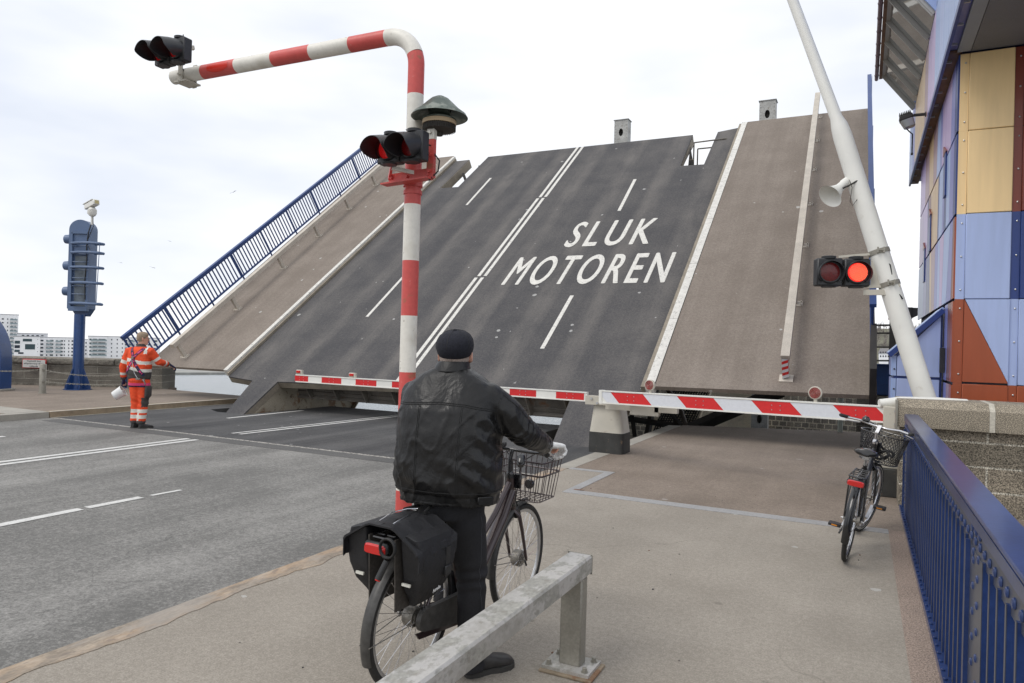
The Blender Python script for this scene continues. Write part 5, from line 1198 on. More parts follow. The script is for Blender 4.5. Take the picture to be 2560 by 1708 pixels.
# blue container wall and dark stone in the slot behind, black signal ladder
r = thing('blue_container', 'dark blue steel container wall seen in the gap right of the leaf', 'container', (.9, 24, 0))
MB().box((1.0, 24, .95), (1.9, .6, .9), bev=.02).box((1.0, 23.95, 1.42), (1.96, .7, .04)).build('container_body', M['blue'], r)
r = thing('gap_wall', 'short wall of pale stone blocks in the gap right of the leaf', 'wall', (.9, 23.6, 0), world=False)
MB().bx(-1.0, 1.1, 0, .5, -1.5, .48).build('block_courses', M['parapet'], r)
MB().bx(-.5, -.1, -.05, 0, -1.2, -.35).build('drain_opening', M['girder_dark'], r)
r = thing('signal_ladder', 'black ladder post with three black ship signal lamps, far right gap', 'signal tower', (1.03, 30, 0), world=False)
MB().box((.0, .1, 1.6), (.22, .3, 4.3)).build('post', M['girder_dark'], r)
MB().box((.22, -.05, 1.9), (.1, .06, 4.1)).build('back_plate', M['girder_dark'], r)
MB().box((-.06, -.02, 3.4), (.2, .2, .7)).build('brick_cap', mat('pinkish_post', (.42, .22, .22), .8), r)
for z in (3.30, 2.35, 1.25):
    mb = MB().box((.45, .0, z), (.34, .3, .42)).prism([(.6, .2), (1.0, .18), (.92, -.02), (.6, -.2)], (0, .15, z), (1, 0, 0), (0, 0, 1), .3)
    mb.build('signal_lamp', M['black_box'], r)
for z in (2.85, 2.55, 2.02, 1.5, .86): MB().tube([(-.08, 0, z), (-.9, -.1, z-.02), (-.95, .2, z-.02), (-.1, .3, z)], .035, None, n=6).build('safety_hoop', M['girder_dark'], r)

# ================================================================== STONE PIER WALL ON THE RIGHT
sw = thing('stone_wall', 'speckled granite block wall with thick rounded coping behind the blue railing', 'wall', (.38, 9.0, 0), world=False)
MB().bx(.03, 8, .06, .8, -1.3, .90).build('block_courses', M['granite_blocks'], sw)
def cope(x0, x1):
    return MB().prism([(.0, 0), (0.0, .22), (.10, .30), (.78, .30), (.86, .22), (.86, 0)], (x0, 0, .905), (0, 1, 0), (0, 0, 1), x1-x0)
cope(0, .86).build('coping_stone', M['granite'], sw); cope(.915, 3.2).build('coping_stone', M['granite'], sw); cope(3.26, 8).build('coping_stone', M['granite'], sw)
cope(.862, .913).build('mortar_joint', mat('mortar', (.50, .47, .40), .9, n=[(40, .2)]), sw)
MB().box((-.012, .06, 1.03), (.02, .16, .34)).build('iron_plate', M['galv_post'], sw)

# ================================================================== BLUE RIVETED RAILING ON THE RIGHT
RX = .44; Y0, Y1 = -3.2, 8.93
rr_ = thing('riveted_railing', 'dark blue riveted steel railing with flat top rail along the footway edge', 'railing', (RX, Y1, 0))
MB().bx(RX+.0, RX+.137, Y0, Y1, 1.035, 1.055, bev=.006).bx(RX+.0, RX+.012, Y0, Y1, .985, 1.034).build('top_rail', M['blue_rail'], rr_)
MB().bx(RX+.012, RX+.026, Y0, Y1, .87, 1.034).build('top_flange', mat('grey_blue_sheen_paint', (.06, .066, .09), .4, n=[(3, .15)], coat=.2), rr_)  # grey-blue of the flats; also serves as painted sheen on the bars
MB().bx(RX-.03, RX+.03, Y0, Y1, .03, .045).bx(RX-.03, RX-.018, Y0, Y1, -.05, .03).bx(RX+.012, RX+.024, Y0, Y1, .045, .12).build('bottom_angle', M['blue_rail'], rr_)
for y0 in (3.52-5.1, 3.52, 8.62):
    MB().bx(RX+.008, RX+.024, y0-.17, y0+.17, .045, .88).build('wide_post', bpy.data.materials['grey_blue_sheen_paint'], rr_)
    MB().bx(RX-.010, RX+.008, y0+.155, y0+.17, .03, .9).build('post_rib', M['blue_rail'], rr_)
posts = [3.52-5.1, 3.52, 8.62]
nb_ = 0; y = Y0+.1; ys = []
while y < Y1-.05:
    if all(abs(y-p_) > .2 for p_ in posts): ys.append(y)
    y += .168
ys.sort(key=lambda q: abs(q-4)); 
fb_ = MB().bx(.002, .075, -.011, .011, .03, .90, M['blue_rail']).bx(-.001, .0015, -.011, .011, .03, .90, bpy.data.materials['grey_blue_sheen_paint']).build('railing_bar', M['blue_rail'], rr_, off=(0, 0, 0)); fb_.location = (.0, ys[0]-Y1, 0)  # thin front strip: reflection of the bright ground painted as lighter grey
for y in ys[1:]:
    o = bpy.data.objects.new('railing_bar', fb_.data); COL.objects.link(o); o.parent = rr_; o.location = (.0, y-Y1, 0)
mb = MB()
y = Y0
while y < Y1:
    mb.ball((RX+.010, y, .928), (.012, .02, .02), None, n=8); y += .118
for p_ in posts:
    for k in range(7):
        for s in (-.10, -.0): 
            if s == 0 and k % 1 == 0: mb.ball((RX+.008, p_+.045, .14+k*.108+.05), (.011, .018, .018), None, n=8)
            else: mb.ball((RX+.008, p_-.07, .14+k*.108), (.011, .018, .018), None, n=8)
    for dy, dz in ((-.1, .97), (0, .97), (.1, .97), (-.08, .87), (.06, .87)): mb.ball((RX+.010, p_+dy, dz), (.012, .02, .02), None, n=8)
y = Y0
while y < Y1:
    mb.ball((RX-.018, y, .050), (.012, .012, .007), None, n=6); y += .118
tag(mb.build('rivets', M['blue_rail'], rr_), None, None, None, 'stuff')

# ================================================================== GALVANISED GUARD RAIL IN FRONT
gx = -1.30
gr = thing('guard_rail', 'heavy galvanised box-section guard rail on a bolted post in the foreground', 'guard rail', (gx-.04, 3.53, 0))
a_, b_ = Vector((gx-.035, -2.5, .535)), Vector((gx-.035, 3.565, .535))
mb = MB(); w2, h2, c_ = .069, .05, .010
pf = [(-w2+c_, -h2), (w2-c_, -h2), (w2, -h2+c_), (w2, h2-c_), (w2-c_, h2), (-w2+c_, h2), (-w2, h2-c_), (-w2, -h2+c_)]
mb.prism(pf, a_, (1, 0, 0), (0, 0, 1), -(b_-a_).length) if False else mb.add([(a_.x+p[0], a_.y, a_.z+p[1]) for p in pf]+[(b_.x+p[0], b_.y, b_.z+p[1]) for p in pf], [tuple(range(8)), tuple(range(15, 7, -1))]+[(i, (i+1) % 8, (i+1) % 8+8, i+8) for i in range(8)])
mb.build('rail_beam', M['galv'], gr)
def gpost(y):
    MB().box((gx-.035, y, .255), (.12, .085, .46), bev=.008).build('post', M['galv_post'], gr)
    T_ = Matrix.Translation((gx-.035, y-.01, 0)) @ Matrix.Rotation(R(0), 4, 'Z')
    MB().box((0, 0, .022), (.26, .20, .016), None, T_).build('base_plate', M['galv'], gr)
    MB().box((.008, -.008, .007), (.29, .23, .014), None, T_, bev=.004).build('mortar_bed', mat('rusty_mortar', (.30, .24, .17), .9, n=[(9, .3)], stain=(8, .5, .6, (.2, .08, .03), .7)), gr)
    for i in (-1, 1):
        for j in (-1, 1):
            MB().lathe([(.019, 0), (.019, .004), (.013, .004), (.013, .022), (.011, .024), (0, .024)], (i*.10, j*.07, .030), n=6, T=T_).build('bolt', M['galv_post'], gr)
gpost(3.49); gpost(1.15); gpost(-1.2)
MB().box((gx-.035, 3.568, .535), (.142, .006, .104), bev=.001).build('end_cap', M['galv_post'], gr)
# ================================================================== BICYCLES (local: x forward, y left, z up)
def rot_axis(p0, ax, ang): return Matrix.Translation(Vector(p0)) @ Matrix.Rotation(ang, 4, Vector(ax).normalized()) @ Matrix.Translation(-Vector(p0))
def bicycle(label, loc, yaw, lean, frame_m, kind, steer=0., crank=0.):
    r = thing('bicycle', label, 'bicycle', loc, group=None, world=False)
    r.matrix_world = Matrix.Translation(Vector(loc)) @ Matrix.Rotation(yaw, 4, 'Z') @ Matrix.Rotation(lean, 4, 'X')
    WR = .345; RA, FA, BB = Vector((0, 0, WR)), Vector((1.13, 0, WR)), Vector((.46, 0, .29))
    HT, HB = Vector((.955, 0, .90)), Vector((1.0, 0, .715))
    ST = Vector((.285, 0, .74)); SEAT = Vector((.245, 0, .885))
    S = rot_axis(HB, HT-HB, steer)
    def wheel(c, T, drum):
        w_ = MB().tube([(c.x+(WR-.019)*math.cos(a), 0, c.z+(WR-.019)*math.sin(a)) for a in [2*math.pi*i/64 for i in range(64)]], .019, M['rubber'], n=12, closed=True, T=T).build('tyre', M['rubber'], None)
        whl = thing('wheel', '', ''); 
        for k_ in ('label', 'category', '_w'): del whl[k_]
        whl.parent = r; w_.parent = whl
        rm = MB(); prof = [(WR-.040, -.011), (WR-.052, -.008), (WR-.056, 0), (WR-.052, .008), (WR-.040, .011), (WR-.034, .010), (WR-.034, -.010)]
        N = 64; vs = []; fs = []
        for i in range(N):
            a = 2*math.pi*i/N
            for (rr, y) in prof: vs.append((c.x+rr*math.cos(a), y, c.z+rr*math.sin(a)))
        for i in range(N):
            for k in range(7): fs.append((i*7+k, ((i+1) % N)*7+k, ((i+1) % N)*7+(k+1) % 7, i*7+(k+1) % 7))
        rm.add(vs, fs, None, T).build('rim', M['alu'] if kind == 'A' else M['chrome'], whl)
        hb = MB().lathe([(.0, -.062), (.012, -.06), (.012, -.04), (.028, -.036), (.028, -.03), (.016, -.026), (.016, .026), (.028, .03), (.028, .036), (.012, .04), (.012, .06), (0, .062)], c, (0, 1, 0), n=18, T=T)
        if drum: hb.lathe([(.046, -.03), (.052, -.02), (.052, .02), (.046, .03)], c, (0, 1, 0), n=28, T=T)
        hb.build('hub', M['dirty_alu'], whl)
        sp_ = MB()
        for i in range(36):
            a = 2*math.pi*i/36; s_ = 1 if i % 2 else -1; b = a+(.5 if (i//2) % 2 else -.5)*1.2
            sp_.tube([(c.x+.030*math.cos(b), s_*.03, c.z+.030*math.sin(b)), (c.x+(WR-.052)*math.cos(a), 0, c.z+(WR-.052)*math.sin(a))], .0013, None, n=4, T=T, caps=False)
            if i % 2: sp_.tube([(c.x+(WR-.054)*math.cos(a), 0, c.z+(WR-.054)*math.sin(a)), (c.x+(WR-.068)*math.cos(a), 0, c.z+(WR-.068)*math.sin(a))], .003, None, n=4, T=T)
        sp_.build('spokes', M['chrome'], whl)
        if kind == 'B':
            MB().tube([(c.x+(WR-.033)*math.cos(a), 0, c.z+(WR-.033)*math.sin(a)) for a in [2*math.pi*i/64 for i in range(64)]], (.0205), M['refl_tape'], n=6, closed=True, T=T @ Matrix.Scale(1, 4)).build('reflective_ring', M['refl_tape'], whl) if False else None
            for s_ in (-1, 1):
                N = 64; vs = []
                for i in range(N):
                    a = 2*math.pi*i/N
                    for rr in (WR-.036, WR-.030): vs.append((c.x+rr*math.cos(a), s_*.0165, c.z+rr*math.sin(a)))
                MB().add(vs, [(i*2, ((i+1) % N)*2, ((i+1) % N)*2+1, i*2+1) for i in range(N)], None, T).build('reflective_ring', M['refl_tape'], whl)
        return whl
    I = Matrix.Identity(4)
    wheel(RA, I, kind == 'A'); wheel(FA, S, kind == 'A')
    # frame
    mb = MB()
    if kind == 'A':
        mb.tube([HT.lerp(HB, .55), Vector((.88, 0, .66)), Vector((.68, 0, .44)), BB], [(.036, .030), (.040, .03), (.036, .028), .028], None, n=14)
        mb.tube([HT.lerp(HB, .2), Vector((.80, 0, .70)), Vector((.5, 0, .48)), Vector((.40, 0, .43))], .017, None, n=12)
    else:
        mb.tube([HB, BB], .019, None, n=12); mb.tube([HT.lerp(HB, .3), Vector((.7, 0, .62)), Vector((.38, 0, .50))], .016, None, n=12)
    mb.tube([BB, ST+Vector((-.008, 0, .03))], .017, None, n=12).tube([HT, HB], .024, None, n=14)
    mb.lathe([(.024, -.04), (.024, .04)], BB, (0, 1, 0), n=16)
    for s in (-1, 1):
        mb.tube([BB+Vector((-.04, s*.03, 0)), RA+Vector((.12, s*.055, -.01)), RA+Vector((0, s*.062, 0))], .010, None, n=8)
        mb.tube([ST+Vector((0, s*.015, 0)), ST+Vector((-.05, s*.045, -.09)), RA+Vector((0, s*.062, 0))], .009, None, n=8)
    mb.build('frame', frame_m, r)
    mb = MB()
    mb.lathe([(.022, 0), (.026, .02), (.022, .045)], HB-(HT-HB).normalized()*.045, (HT-HB), n=14, T=S)
    for s in (-1, 1): mb.tube([HB+Vector((.01, s*.01, -.035)), HB+Vector((.015, s*.05, -.07)), Vector((1.05, s*.058, .55)), FA+Vector((0, s*.06, 0))], [(.018, .014), (.017, .013), (.014, .011), .009], None, n=10, T=S)
    mb.build('fork', frame_m, r)
    mb = MB().lathe([(.027, -.012), (.027, .0), (.022, .02), (.016, .03)], HT, HT-HB, n=16).lathe([(.026, -.01), (.026, .01)], HB, HT-HB, n=16)
    mb.build('headset', M['black_gloss'] if kind == 'A' else M['chrome'], r)
    # mudguards
    def guard(c, a0, a1, T, wd_=.028):
        N = 26; vs = []; fs = []
        for i in range(N+1):
            a = a0+(a1-a0)*i/N
            for k in range(7):
                q = (k/6-.5)*2; rr = WR+.022-.012*q*q; vs.append((c.x+rr*math.cos(a), q*wd_, c.z+rr*math.sin(a)))
        for i in range(N):
            for k in range(6): fs.append((i*7+k, (i+1)*7+k, (i+1)*7+k+1, i*7+k+1))
        o = len(vs); vs += [(x, y, z) for (x, y, z) in [(c.x+(v[0]-c.x)*.992, v[1]*.98, c.z+(v[2]-c.z)*.992) for v in vs]]
        fs += [tuple(o+q for q in f) for f in fs[:N*6]]
        g = MB().add(vs, fs, None, T).build('mudguard', M['fender'] if kind == 'A' else M['black_gloss'], r)
        return g
    guard(RA, R(22), R(200), I); guard(FA, R(68), R(186), S)
    for s in (-1, 1):
        mb = MB(); mb.tube([RA+Vector((0, s*.06, 0)), (RA.x+.36*math.cos(R(184)), s*.028, RA.z+.36*math.sin(R(184)))], .0028, None, n=5)
        mb.build('mudguard_stay', M['dirty_alu'], r)
        MB().tube([FA+Vector((0, s*.06, 0)), (FA.x+.36*math.cos(R(172)), s*.028, FA.z+.36*math.sin(R(172)))], .0028, None, n=5, T=S).build('mudguard_stay', M['dirty_alu'], r)
    # saddle
    mb = MB().tube([ST, SEAT-Vector((0, 0, .04))], .0135, None, n=12); mb.build('seat_post', M['alu'], r)
    zs = SEAT.z
    mb = MB().loft([((.14+SEAT.x, 0, zs+.0), (0, .012, 0), (0, 0, .012)), ((.12+SEAT.x, 0, zs), (0, .026, 0), (0, 0, .022)), ((.05+SEAT.x, 0, zs), (0, .036, 0), (0, 0, .026)), ((-.03+SEAT.x, 0, zs+.004), (0, .065, 0), (0, 0, .032)), ((-.10+SEAT.x, 0, zs+.01), (0, .095, 0), (0, 0, .036)), ((-.135+SEAT.x, 0, zs+.008), (0, .08, 0), (0, 0, .03)), ((-.15+SEAT.x, 0, zs), (0, .03, 0), (0, 0, .012))], n=20)
    mb.build('saddle', M['black_gloss'] if kind == 'B' else M['plastic'], r)
    mb = MB()
    for s in (-1, 1): mb.tube([(SEAT.x+.1, s*.012, zs-.02), (SEAT.x, s*.022, zs-.045), (SEAT.x-.06, s*.022, zs-.045), (SEAT.x-.11, s*.05, zs-.01)], .0035, None, n=6)
    mb.box((SEAT.x-.02, 0, zs-.045), (.05, .055, .03)).build('saddle_rails', M['chrome'], r)
    # transmission
    mb = MB()
    if kind == 'A':
        cc = [(RA.x+.0+.056*math.cos(a), RA.z+.056*math.sin(a)) for a in [R(90+180*i/10) for i in range(11)]]+[(BB.x+.088*math.cos(a), BB.z+.088*math.sin(a)) for a in [R(-90+180*i/12) for i in range(13)]]
        mb.prism(cc, (0, -.062, 0), (1, 0, 0), (0, 0, 1), .028); mb.build('chain_case', M['fender'], r)
        mb = MB().prism([(.10, .37), (.34, .375), (.34, .30), (.10, .30)], (0, -.064, 0), (1, 0, 0), (0, 0, 1), -.006).prism([(-.06, .29), (.40, .235), (.38, .20), (-.03, .255)], (0, -.064, 0), (1, 0, 0), (0, 0, 1), .008)
        mb.build('chain_case_trim', M['frame_purple'], r)
    else:
        mb.lathe([(.09, -.002), (.09, .002)], BB+Vector((0, -.05, 0)), (0, 1, 0), n=30).lathe([(.04, -.01), (.04, .01)], RA+Vector((0, -.045, 0)), (0, 1, 0), n=20)
        for s in (-1, 1): mb.bar(RA+Vector((0, -.05, s*.038)), BB+Vector((0, -.05, s*.088)), .006, .009)
        mb.build('chain', M['dirty_alu'], r)
    for s in (-1, 1): MB().lathe([(.012, 0), (.012, .012), (.006, .014), (.006, .024), (0, .024)], RA+Vector((0, s*.064, 0)), (0, s, 0), n=6).box(RA+Vector((.0, s*.068, .0)), (.04, .006, .03)).build('axle_nut', M['alu'], r)
    ca = crank
    for s in (-1, 1):
        a = ca+(0 if s < 0 else math.pi); e = BB+Vector((.17*math.cos(a), s*.09, .17*math.sin(a)))
        MB().bar(BB+Vector((0, s*.07, 0)), e, .014, .024, None, Vector((0, 1, 0))).build('crank', M['alu'], r)
        pdl = MB().box(e+Vector((0, s*.06, 0)), (.09, .10, .026), None, None, None, bev=.005).build('pedal', M['plastic'], r)
        MB().box(e+Vector((-.046, s*.06, 0)), (.004, .045, .010)).build('reflector', M['amber'], pdl)
    # carrier
    zc = .80 if kind == 'A' else .745; mb = MB()
    for s in (-1, 1):
        mb.tube([(.16, s*.05, zc), (-.26, s*.06, zc), (-.29, s*.035, zc)], .0065, None, n=7)
        mb.tube([(-.2, s*.06, zc), (-.05, s*.066, .5), (0, s*.066, .36)], .006, None, n=6).tube([(.10, s*.058, zc), (.02, s*.066, .5), (0.0, s*.066, .37)], .006, None, n=6)
        mb.tube([(.16, s*.05, zc), (.27, s*.02, .70)], .005, None, n=6)
    for x in (-.24, -.14, -.04, .06, .14): mb.tube([(x, -.055, zc), (x, .055, zc)], .005, None, n=6)
    mb.tube([(.16, 0, zc), (-.29, 0, zc)], .006, None, n=6).tube([(-.29, -.035, zc), (-.29, .035, zc)], .0065, None, n=6)
    mb.build('carrier', M['frame_black'], r)
    mb = MB().box((-.308, 0, zc-.04), (.03, .13, .05), bev=.01); tl = mb.build('tail_light', M['plastic'], r)
    MB().loft([((-.322, 0, zc-.045), (0, .06, 0), (0, 0, .024)), ((-.334, 0, zc-.045), (0, .052, 0), (0, 0, .018))], n=24, p=5).build('light_lens', M['red_refl_b'], tl)
    # kickstand
    MB().tube([BB+Vector((-.06, .05, -.02)), BB+Vector((-.22, .10 if kind == 'B' else .07, -.14 if kind == 'B' else .0))], .008, None, n=7).build('kickstand', M['frame_black'], r)
    # handlebar
    if kind == 'A':
        top_ = HT+Vector((-.01, 0, .155))
        mb = MB().tube([HT, HT+Vector((-.012, 0, .10)), top_+Vector((.02, 0, 0))], .014, None, n=12, T=S)
        mb.tube([top_+Vector((-.14, .31, .03)), top_+Vector((-.05, .26, .02)), top_+Vector((.03, .12, 0)), top_+Vector((.035, 0, 0)), top_+Vector((.03, -.12, 0)), top_+Vector((-.05, -.26, .02)), top_+Vector((-.14, -.31, .03))], .0115, None, n=10, T=S)
        mb.build('handlebar', M['frame_black'], r)
    else:
        top_ = HT+Vector((.03, 0, .14))
        mb = MB().tube([HT, HT+Vector((-.012, 0, .10))], .016, None, n=12, T=S).bar(HT+Vector((-.015, 0, .08)), top_+Vector((.01, 0, .01)), .03, .035, T=S)
        mb.tube([top_+Vector((-.10, .30, .02)), top_+Vector((-.02, .18, .02)), top_+Vector((.02, .06, 0)), top_+Vector((.02, -.06, 0)), top_+Vector((-.02, -.18, .02)), top_+Vector((-.10, -.30, .02))], .0115, None, n=10, T=S)
        mb.build('handlebar', M['chrome'], r)
    for s in (-1, 1):
        e0, e1 = top_+Vector((-.055, s*.265, .02)), top_+Vector((-.155, s*.318, .032))
        MB().tube([e0, e0.lerp(e1, .1), e0.lerp(e1, .9), e1], [.015, .0165, .017, .012], None, n=12, T=S).build('grip', M['rubber'], r)
        MB().tube([top_+Vector((.0, s*.18, .0)), top_+Vector((.05, s*.21, -.012)), top_+Vector((-.03, s*.30, -.018))], .005, None, n=6, T=S).build('brake_lever', M['frame_black'] if kind == 'A' else M['alu'], r)
    mb = MB()
    for s in (-1, 1): mb.tube([top_+Vector((.03, s*.18, 0)), top_+Vector((.10, s*.12, .02 if s > 0 else -.02)), top_+Vector((.09, s*.03, -.08)), HB+Vector((.03, s*.01, .02)), FA+Vector((-.06, s*.03, .3))], .0035, None, n=5, T=S)
    mb.build('cable', M['cab'], r)
    if kind == 'A':
        mb = MB().lathe([(.02, 0), (.026, .01), (.026, .06), (.018, .075), (0, .075)], top_+Vector((-.015, -.085, -.02)), (-.6, -.25, -.7), n=16, T=S); mb.build('bell', M['black_gloss'], r)
        MB().box(top_+Vector((.0, .06, .03)), (.03, .05, .03), None, S, bev=.006).build('display_unit', M['plastic'], r)
    else:
        MB().lathe([(.03, 0), (.036, .01), (.033, .03), (.018, .045), (0, .048)], top_+Vector((-.01, .13, .022)), (0, 0, 1), n=20, T=S).build('bell', M['black_gloss'], r)
    # brake gear behind front wheel
    MB().box(HB+Vector((.045, 0, -.06)), (.035, .06, .07), None, S, bev=.006).tube([FA+Vector((-.035, -.07, .0)), FA+Vector((-.035, -.07, .0))+Vector((.02, 0, -.03))], .007, None, n=6, T=S).build('brake_caliper', M['plastic'], r)
    # baskets
    if kind == 'A':
        x0, x1, zt, zb_ = 1.02, 1.33, .985, .735; wy = .19
        def ring(z, k, rad, mm=None):
            a, b, w2 = x0+k*.03, x1-k*.035, wy-k*.03; c_ = .03; P = []
            for (cx, cy, a0) in ((b-c_, w2-c_, 0), (a+c_, w2-c_, 90), (a+c_, -w2+c_, 180), (b-c_, -w2+c_, 270)):
                for q in range(5): t_ = R(a0+q*22.5); P.append(Vector((cx+c_*math.cos(t_), cy+c_*math.sin(t_), z)))
            return P
        bk = MB(); bk.tube(ring(zt, 0, 0), .0056, None, n=7, closed=True).tube(ring(zt-.085, .35, 0), .0056, None, n=7, closed=True).tube(ring(zb_, 1, 0), .003, None, n=6, closed=True)
        for i in range(9):
            y = -wy+.03+(2*wy-.06)*i/8; yb_ = y*.82
            bk.tube([(x0, y, zt), (x0+.03, yb_, zb_), (x1-.035, yb_, zb_), (x1, y, zt)], .003, None, n=5)
        for i in range(6):
            x = x0+.03+(x1-x0-.06)*i/5; xb_ = x0+.045+(x1-x0-.10)*i/5
            bk.tube([(x, -wy, zt), (xb_, -wy+.03, zb_), (xb_, wy-.03, zb_), (x, wy, zt)], .003, None, n=5)
        b_ = bk.build('basket', M['frame_purple'], r)
        MB().box((1.005, 0, .86), (.02, .11, .09), bev=.004).tube([(.97, .0, .84), (1.02, 0, .84)], .012, None, n=8).build('basket_bracket', M['frame_black'], r)
        for s in (-1, 1): MB().tube([HB+Vector((.02, .0, .0)), (1.12, s*.05, .735)], .006, None, n=6).build('basket_stay', M['frame_black'], r)
        MB().lathe([(.028, 0), (.032, .01), (.03, .03), (.0, .036)], (1.22, 0, .80), (1, 0, 0), n=16).build('headlight', M['black_gloss'], r)
    else:
        # fine mesh basket, drawn as crossing wires
        zt, zb_ = .97, .70; N = 44; bk = MB()
        def bp(a, t_):
            rx, ry = .135+.03*t_, .16+.045*t_; return Vector((1.18+.0*t_+rx*math.copysign(abs(math.cos(a))**.75, math.cos(a)), ry*math.copysign(abs(math.sin(a))**.75, math.sin(a)), zb_+(zt-zb_)*t_))
        for i in range(N):
            a = 2*math.pi*i/N
            for s in (-1, 1): bk.tube([bp(a+s*.9*q/5, q/5) for q in range(6)], .0027, None, n=3, T=S, caps=False)
        for t_ in (0, .5, 1): bk.tube([bp(2*math.pi*i/N, t_) for i in range(N)], .0055 if t_ != .5 else .002, None, n=6, closed=True, T=S)
        for i in range(14):
            y = -.14+.28*i/13; bk.tube([(1.06, y, zb_), (1.30, y, zb_)], .0015, None, n=3, T=S, caps=False)
        bk.build('basket', M['frame_black'], r)
        MB().box((1.02, 0, .85), (.03, .08, .10), None, S, bev=.005).build('basket_bracket', M['frame_black'], r)
        mb = MB().tube([S @ Vector((1.14+.09*math.cos(a), .02+.1*math.sin(a), .76+.02*math.sin(3*a))) for a in [2*math.pi*i/40*1.0 for i in range(40)]], .012, None, n=8, closed=True)
        mb.tube([S @ Vector((1.19+.08*math.cos(a), -.02+.09*math.sin(a), .80+.03*math.sin(2*a))) for a in [2*math.pi*i/40 for i in range(40)]], .012, None, n=8, closed=True)
        lk = mb; lk_o = MB(); lk_o.v, lk_o.f, lk_o.m, lk_o.mats = [tuple(r.matrix_world @ Vector(v)) for v in lk.v], lk.f, lk.m, lk.mats
        p_ = r.matrix_world @ (S @ Vector((1.16, 0, .74))); top(lk_o, 'chain_lock', M['cab'], tuple(p_), 'coiled black chain lock lying in the mesh basket of the parked bicycle', 'lock')
    return r
BA = bicycle('dark plum city bicycle with wire front basket, held by the man in black', (-1.975, 2.905, 0), R(90-1.6), R(2.0), M['frame_purple'], 'A', steer=0, crank=R(-70))
BBk = bicycle('black city bicycle with round mesh basket leaning against the blue railing', (-.085, 6.42, 0), R(90-5.5), R(8), M['frame_black'], 'B', steer=R(-14), crank=R(32))

# panniers (a double bag over the carrier of the plum bicycle)
Tb = BA.matrix_world.copy()
pn = thing('double_pannier', 'worn black fabric double pannier hanging over the rear carrier of the plum bicycle', 'pannier', (0, 0, 0), world=False); pn.matrix_world = Tb @ Matrix.Translation((-.04, 0, .62)); Ti = Matrix.Translation((.04, 0, -.62))
def bagside(s, slump):
    secs = []
    for t_ in [0, .04, .15, .35, .55, .75, .92, 1]:
        z = .825-.35*t_+(.0); th_ = (.050+.026*math.sin(math.pi*min(1, t_*1.1))-.02*t_)*(.55 if t_ in (0, 1) else 1)
        ln = .145-.05*t_**1.5+(.0 if t_ < .9 else -.03); xc = -.125+.02*t_
        secs.append(((xc, s*(.085+th_+.01), z), (ln, 0, 0), (0, th_, 0)))
    o = MB().loft([(Vector(c), ux, uy) for c, ux, uy in secs], n=44, p=9, T=Ti).build('bag_body', M['cordura'], pn, sharp=25)
    # flap: panel over the top and down the outside
    vs = []; nx, nz = 10, 8
    path = [(.0, .858), (.06, .860), (.085, .856), (.205, .79), (.214, .783), (.222, .76), (.220, .71)]
    for i in range(nx+1):
        x = -.295+.325*i/nx
        for k, (y, z) in enumerate(path):
            sag = .004*math.sin(i*1.7+k)-.03*(1-i/nx)*(k/6); vs.append((x+(.012 if i in (0, nx) and k > 4 else 0)*(1 if i == 0 else -1), s*(y+.004*math.sin(i*2.1)), z+sag))
    K = len(path); n0 = len(vs); vs += [(x, y-s*.006 if abs(y) > .1 else y, z-.008) for x, y, z in vs]
    fs = [(i*K+k, (i+1)*K+k, (i+1)*K+k+1, i*K+k+1) for i in range(nx) for k in range(K-1)]
    fs += [tuple(n0+q for q in f) for f in fs]
    for i in range(nx): fs += [(i*K+K-1, (i+1)*K+K-1, n0+(i+1)*K+K-1, n0+i*K+K-1)]
    for k in range(K-1): fs += [(k, k+1, n0+k+1, n0+k), (nx*K+k, nx*K+k+1, n0+nx*K+k+1, n0+nx*K+k)]
    MB().add(vs, fs, None, Ti).build('bag_flap', M['cordura'], pn, sharp=18)
    MB().box((-.06, s*.226, .68), (.035, .008, .14), None, Ti).box((-.06, s*.229, .64), (.05, .016, .045), None, Ti, bev=.004).build('strap', M['plastic'], pn)
    MB().box((-.252, s*.135, .60), (.010, .045, .012), None, Ti).build('reflective_strip', M['refl_tape'], pn)
    MB().prism([(-.28, .80), (-.25, .46), (.0, .46), (.02, .80)], (0, s*.075, 0), (1, 0, 0), (0, 0, 1), .006, None, Ti).build('backing_board', M['cordura_in'], pn)
bagside(-1, 0); bagside(1, 0)
Tt = Ti @ Matrix.Translation((-.17, -.2275, .56)) @ Matrix.Rotation(R(90), 4, 'X') @ Matrix.Rotation(R(8), 4, 'Z')
text_mesh('Atredo', .03, .0005, M['text_w'], Tt, 'bag_print', pn, w=.062, h=.017, bold=.001)
MB().prism([(.0, 0), (.5, .12), (1, 0), (.5, -.12)], (0, 0, 0), (.001, 0, 0), (0, 0, .001), .001).build('print_oval', M['text_w'], pn) if False else None
mb = MB()
mb.tube([(-.25, -.04, .862), (-.15, -.045, .882), (-.05, -.03, .882), (.0, .0, .878), (-.05, .03, .882), (-.15, .045, .882), (-.25, .04, .862)], .003, None, n=6, T=Ti)
mb.build('spring_clip', M['chrome'], pn)
MB().tube([(-.02, -.05, .868), (.10, -.02, .885), (.14, .05, .868), (-.02, .07, .868)], .008, None, n=7, T=Ti).build('carry_handle', M['cab'], pn)
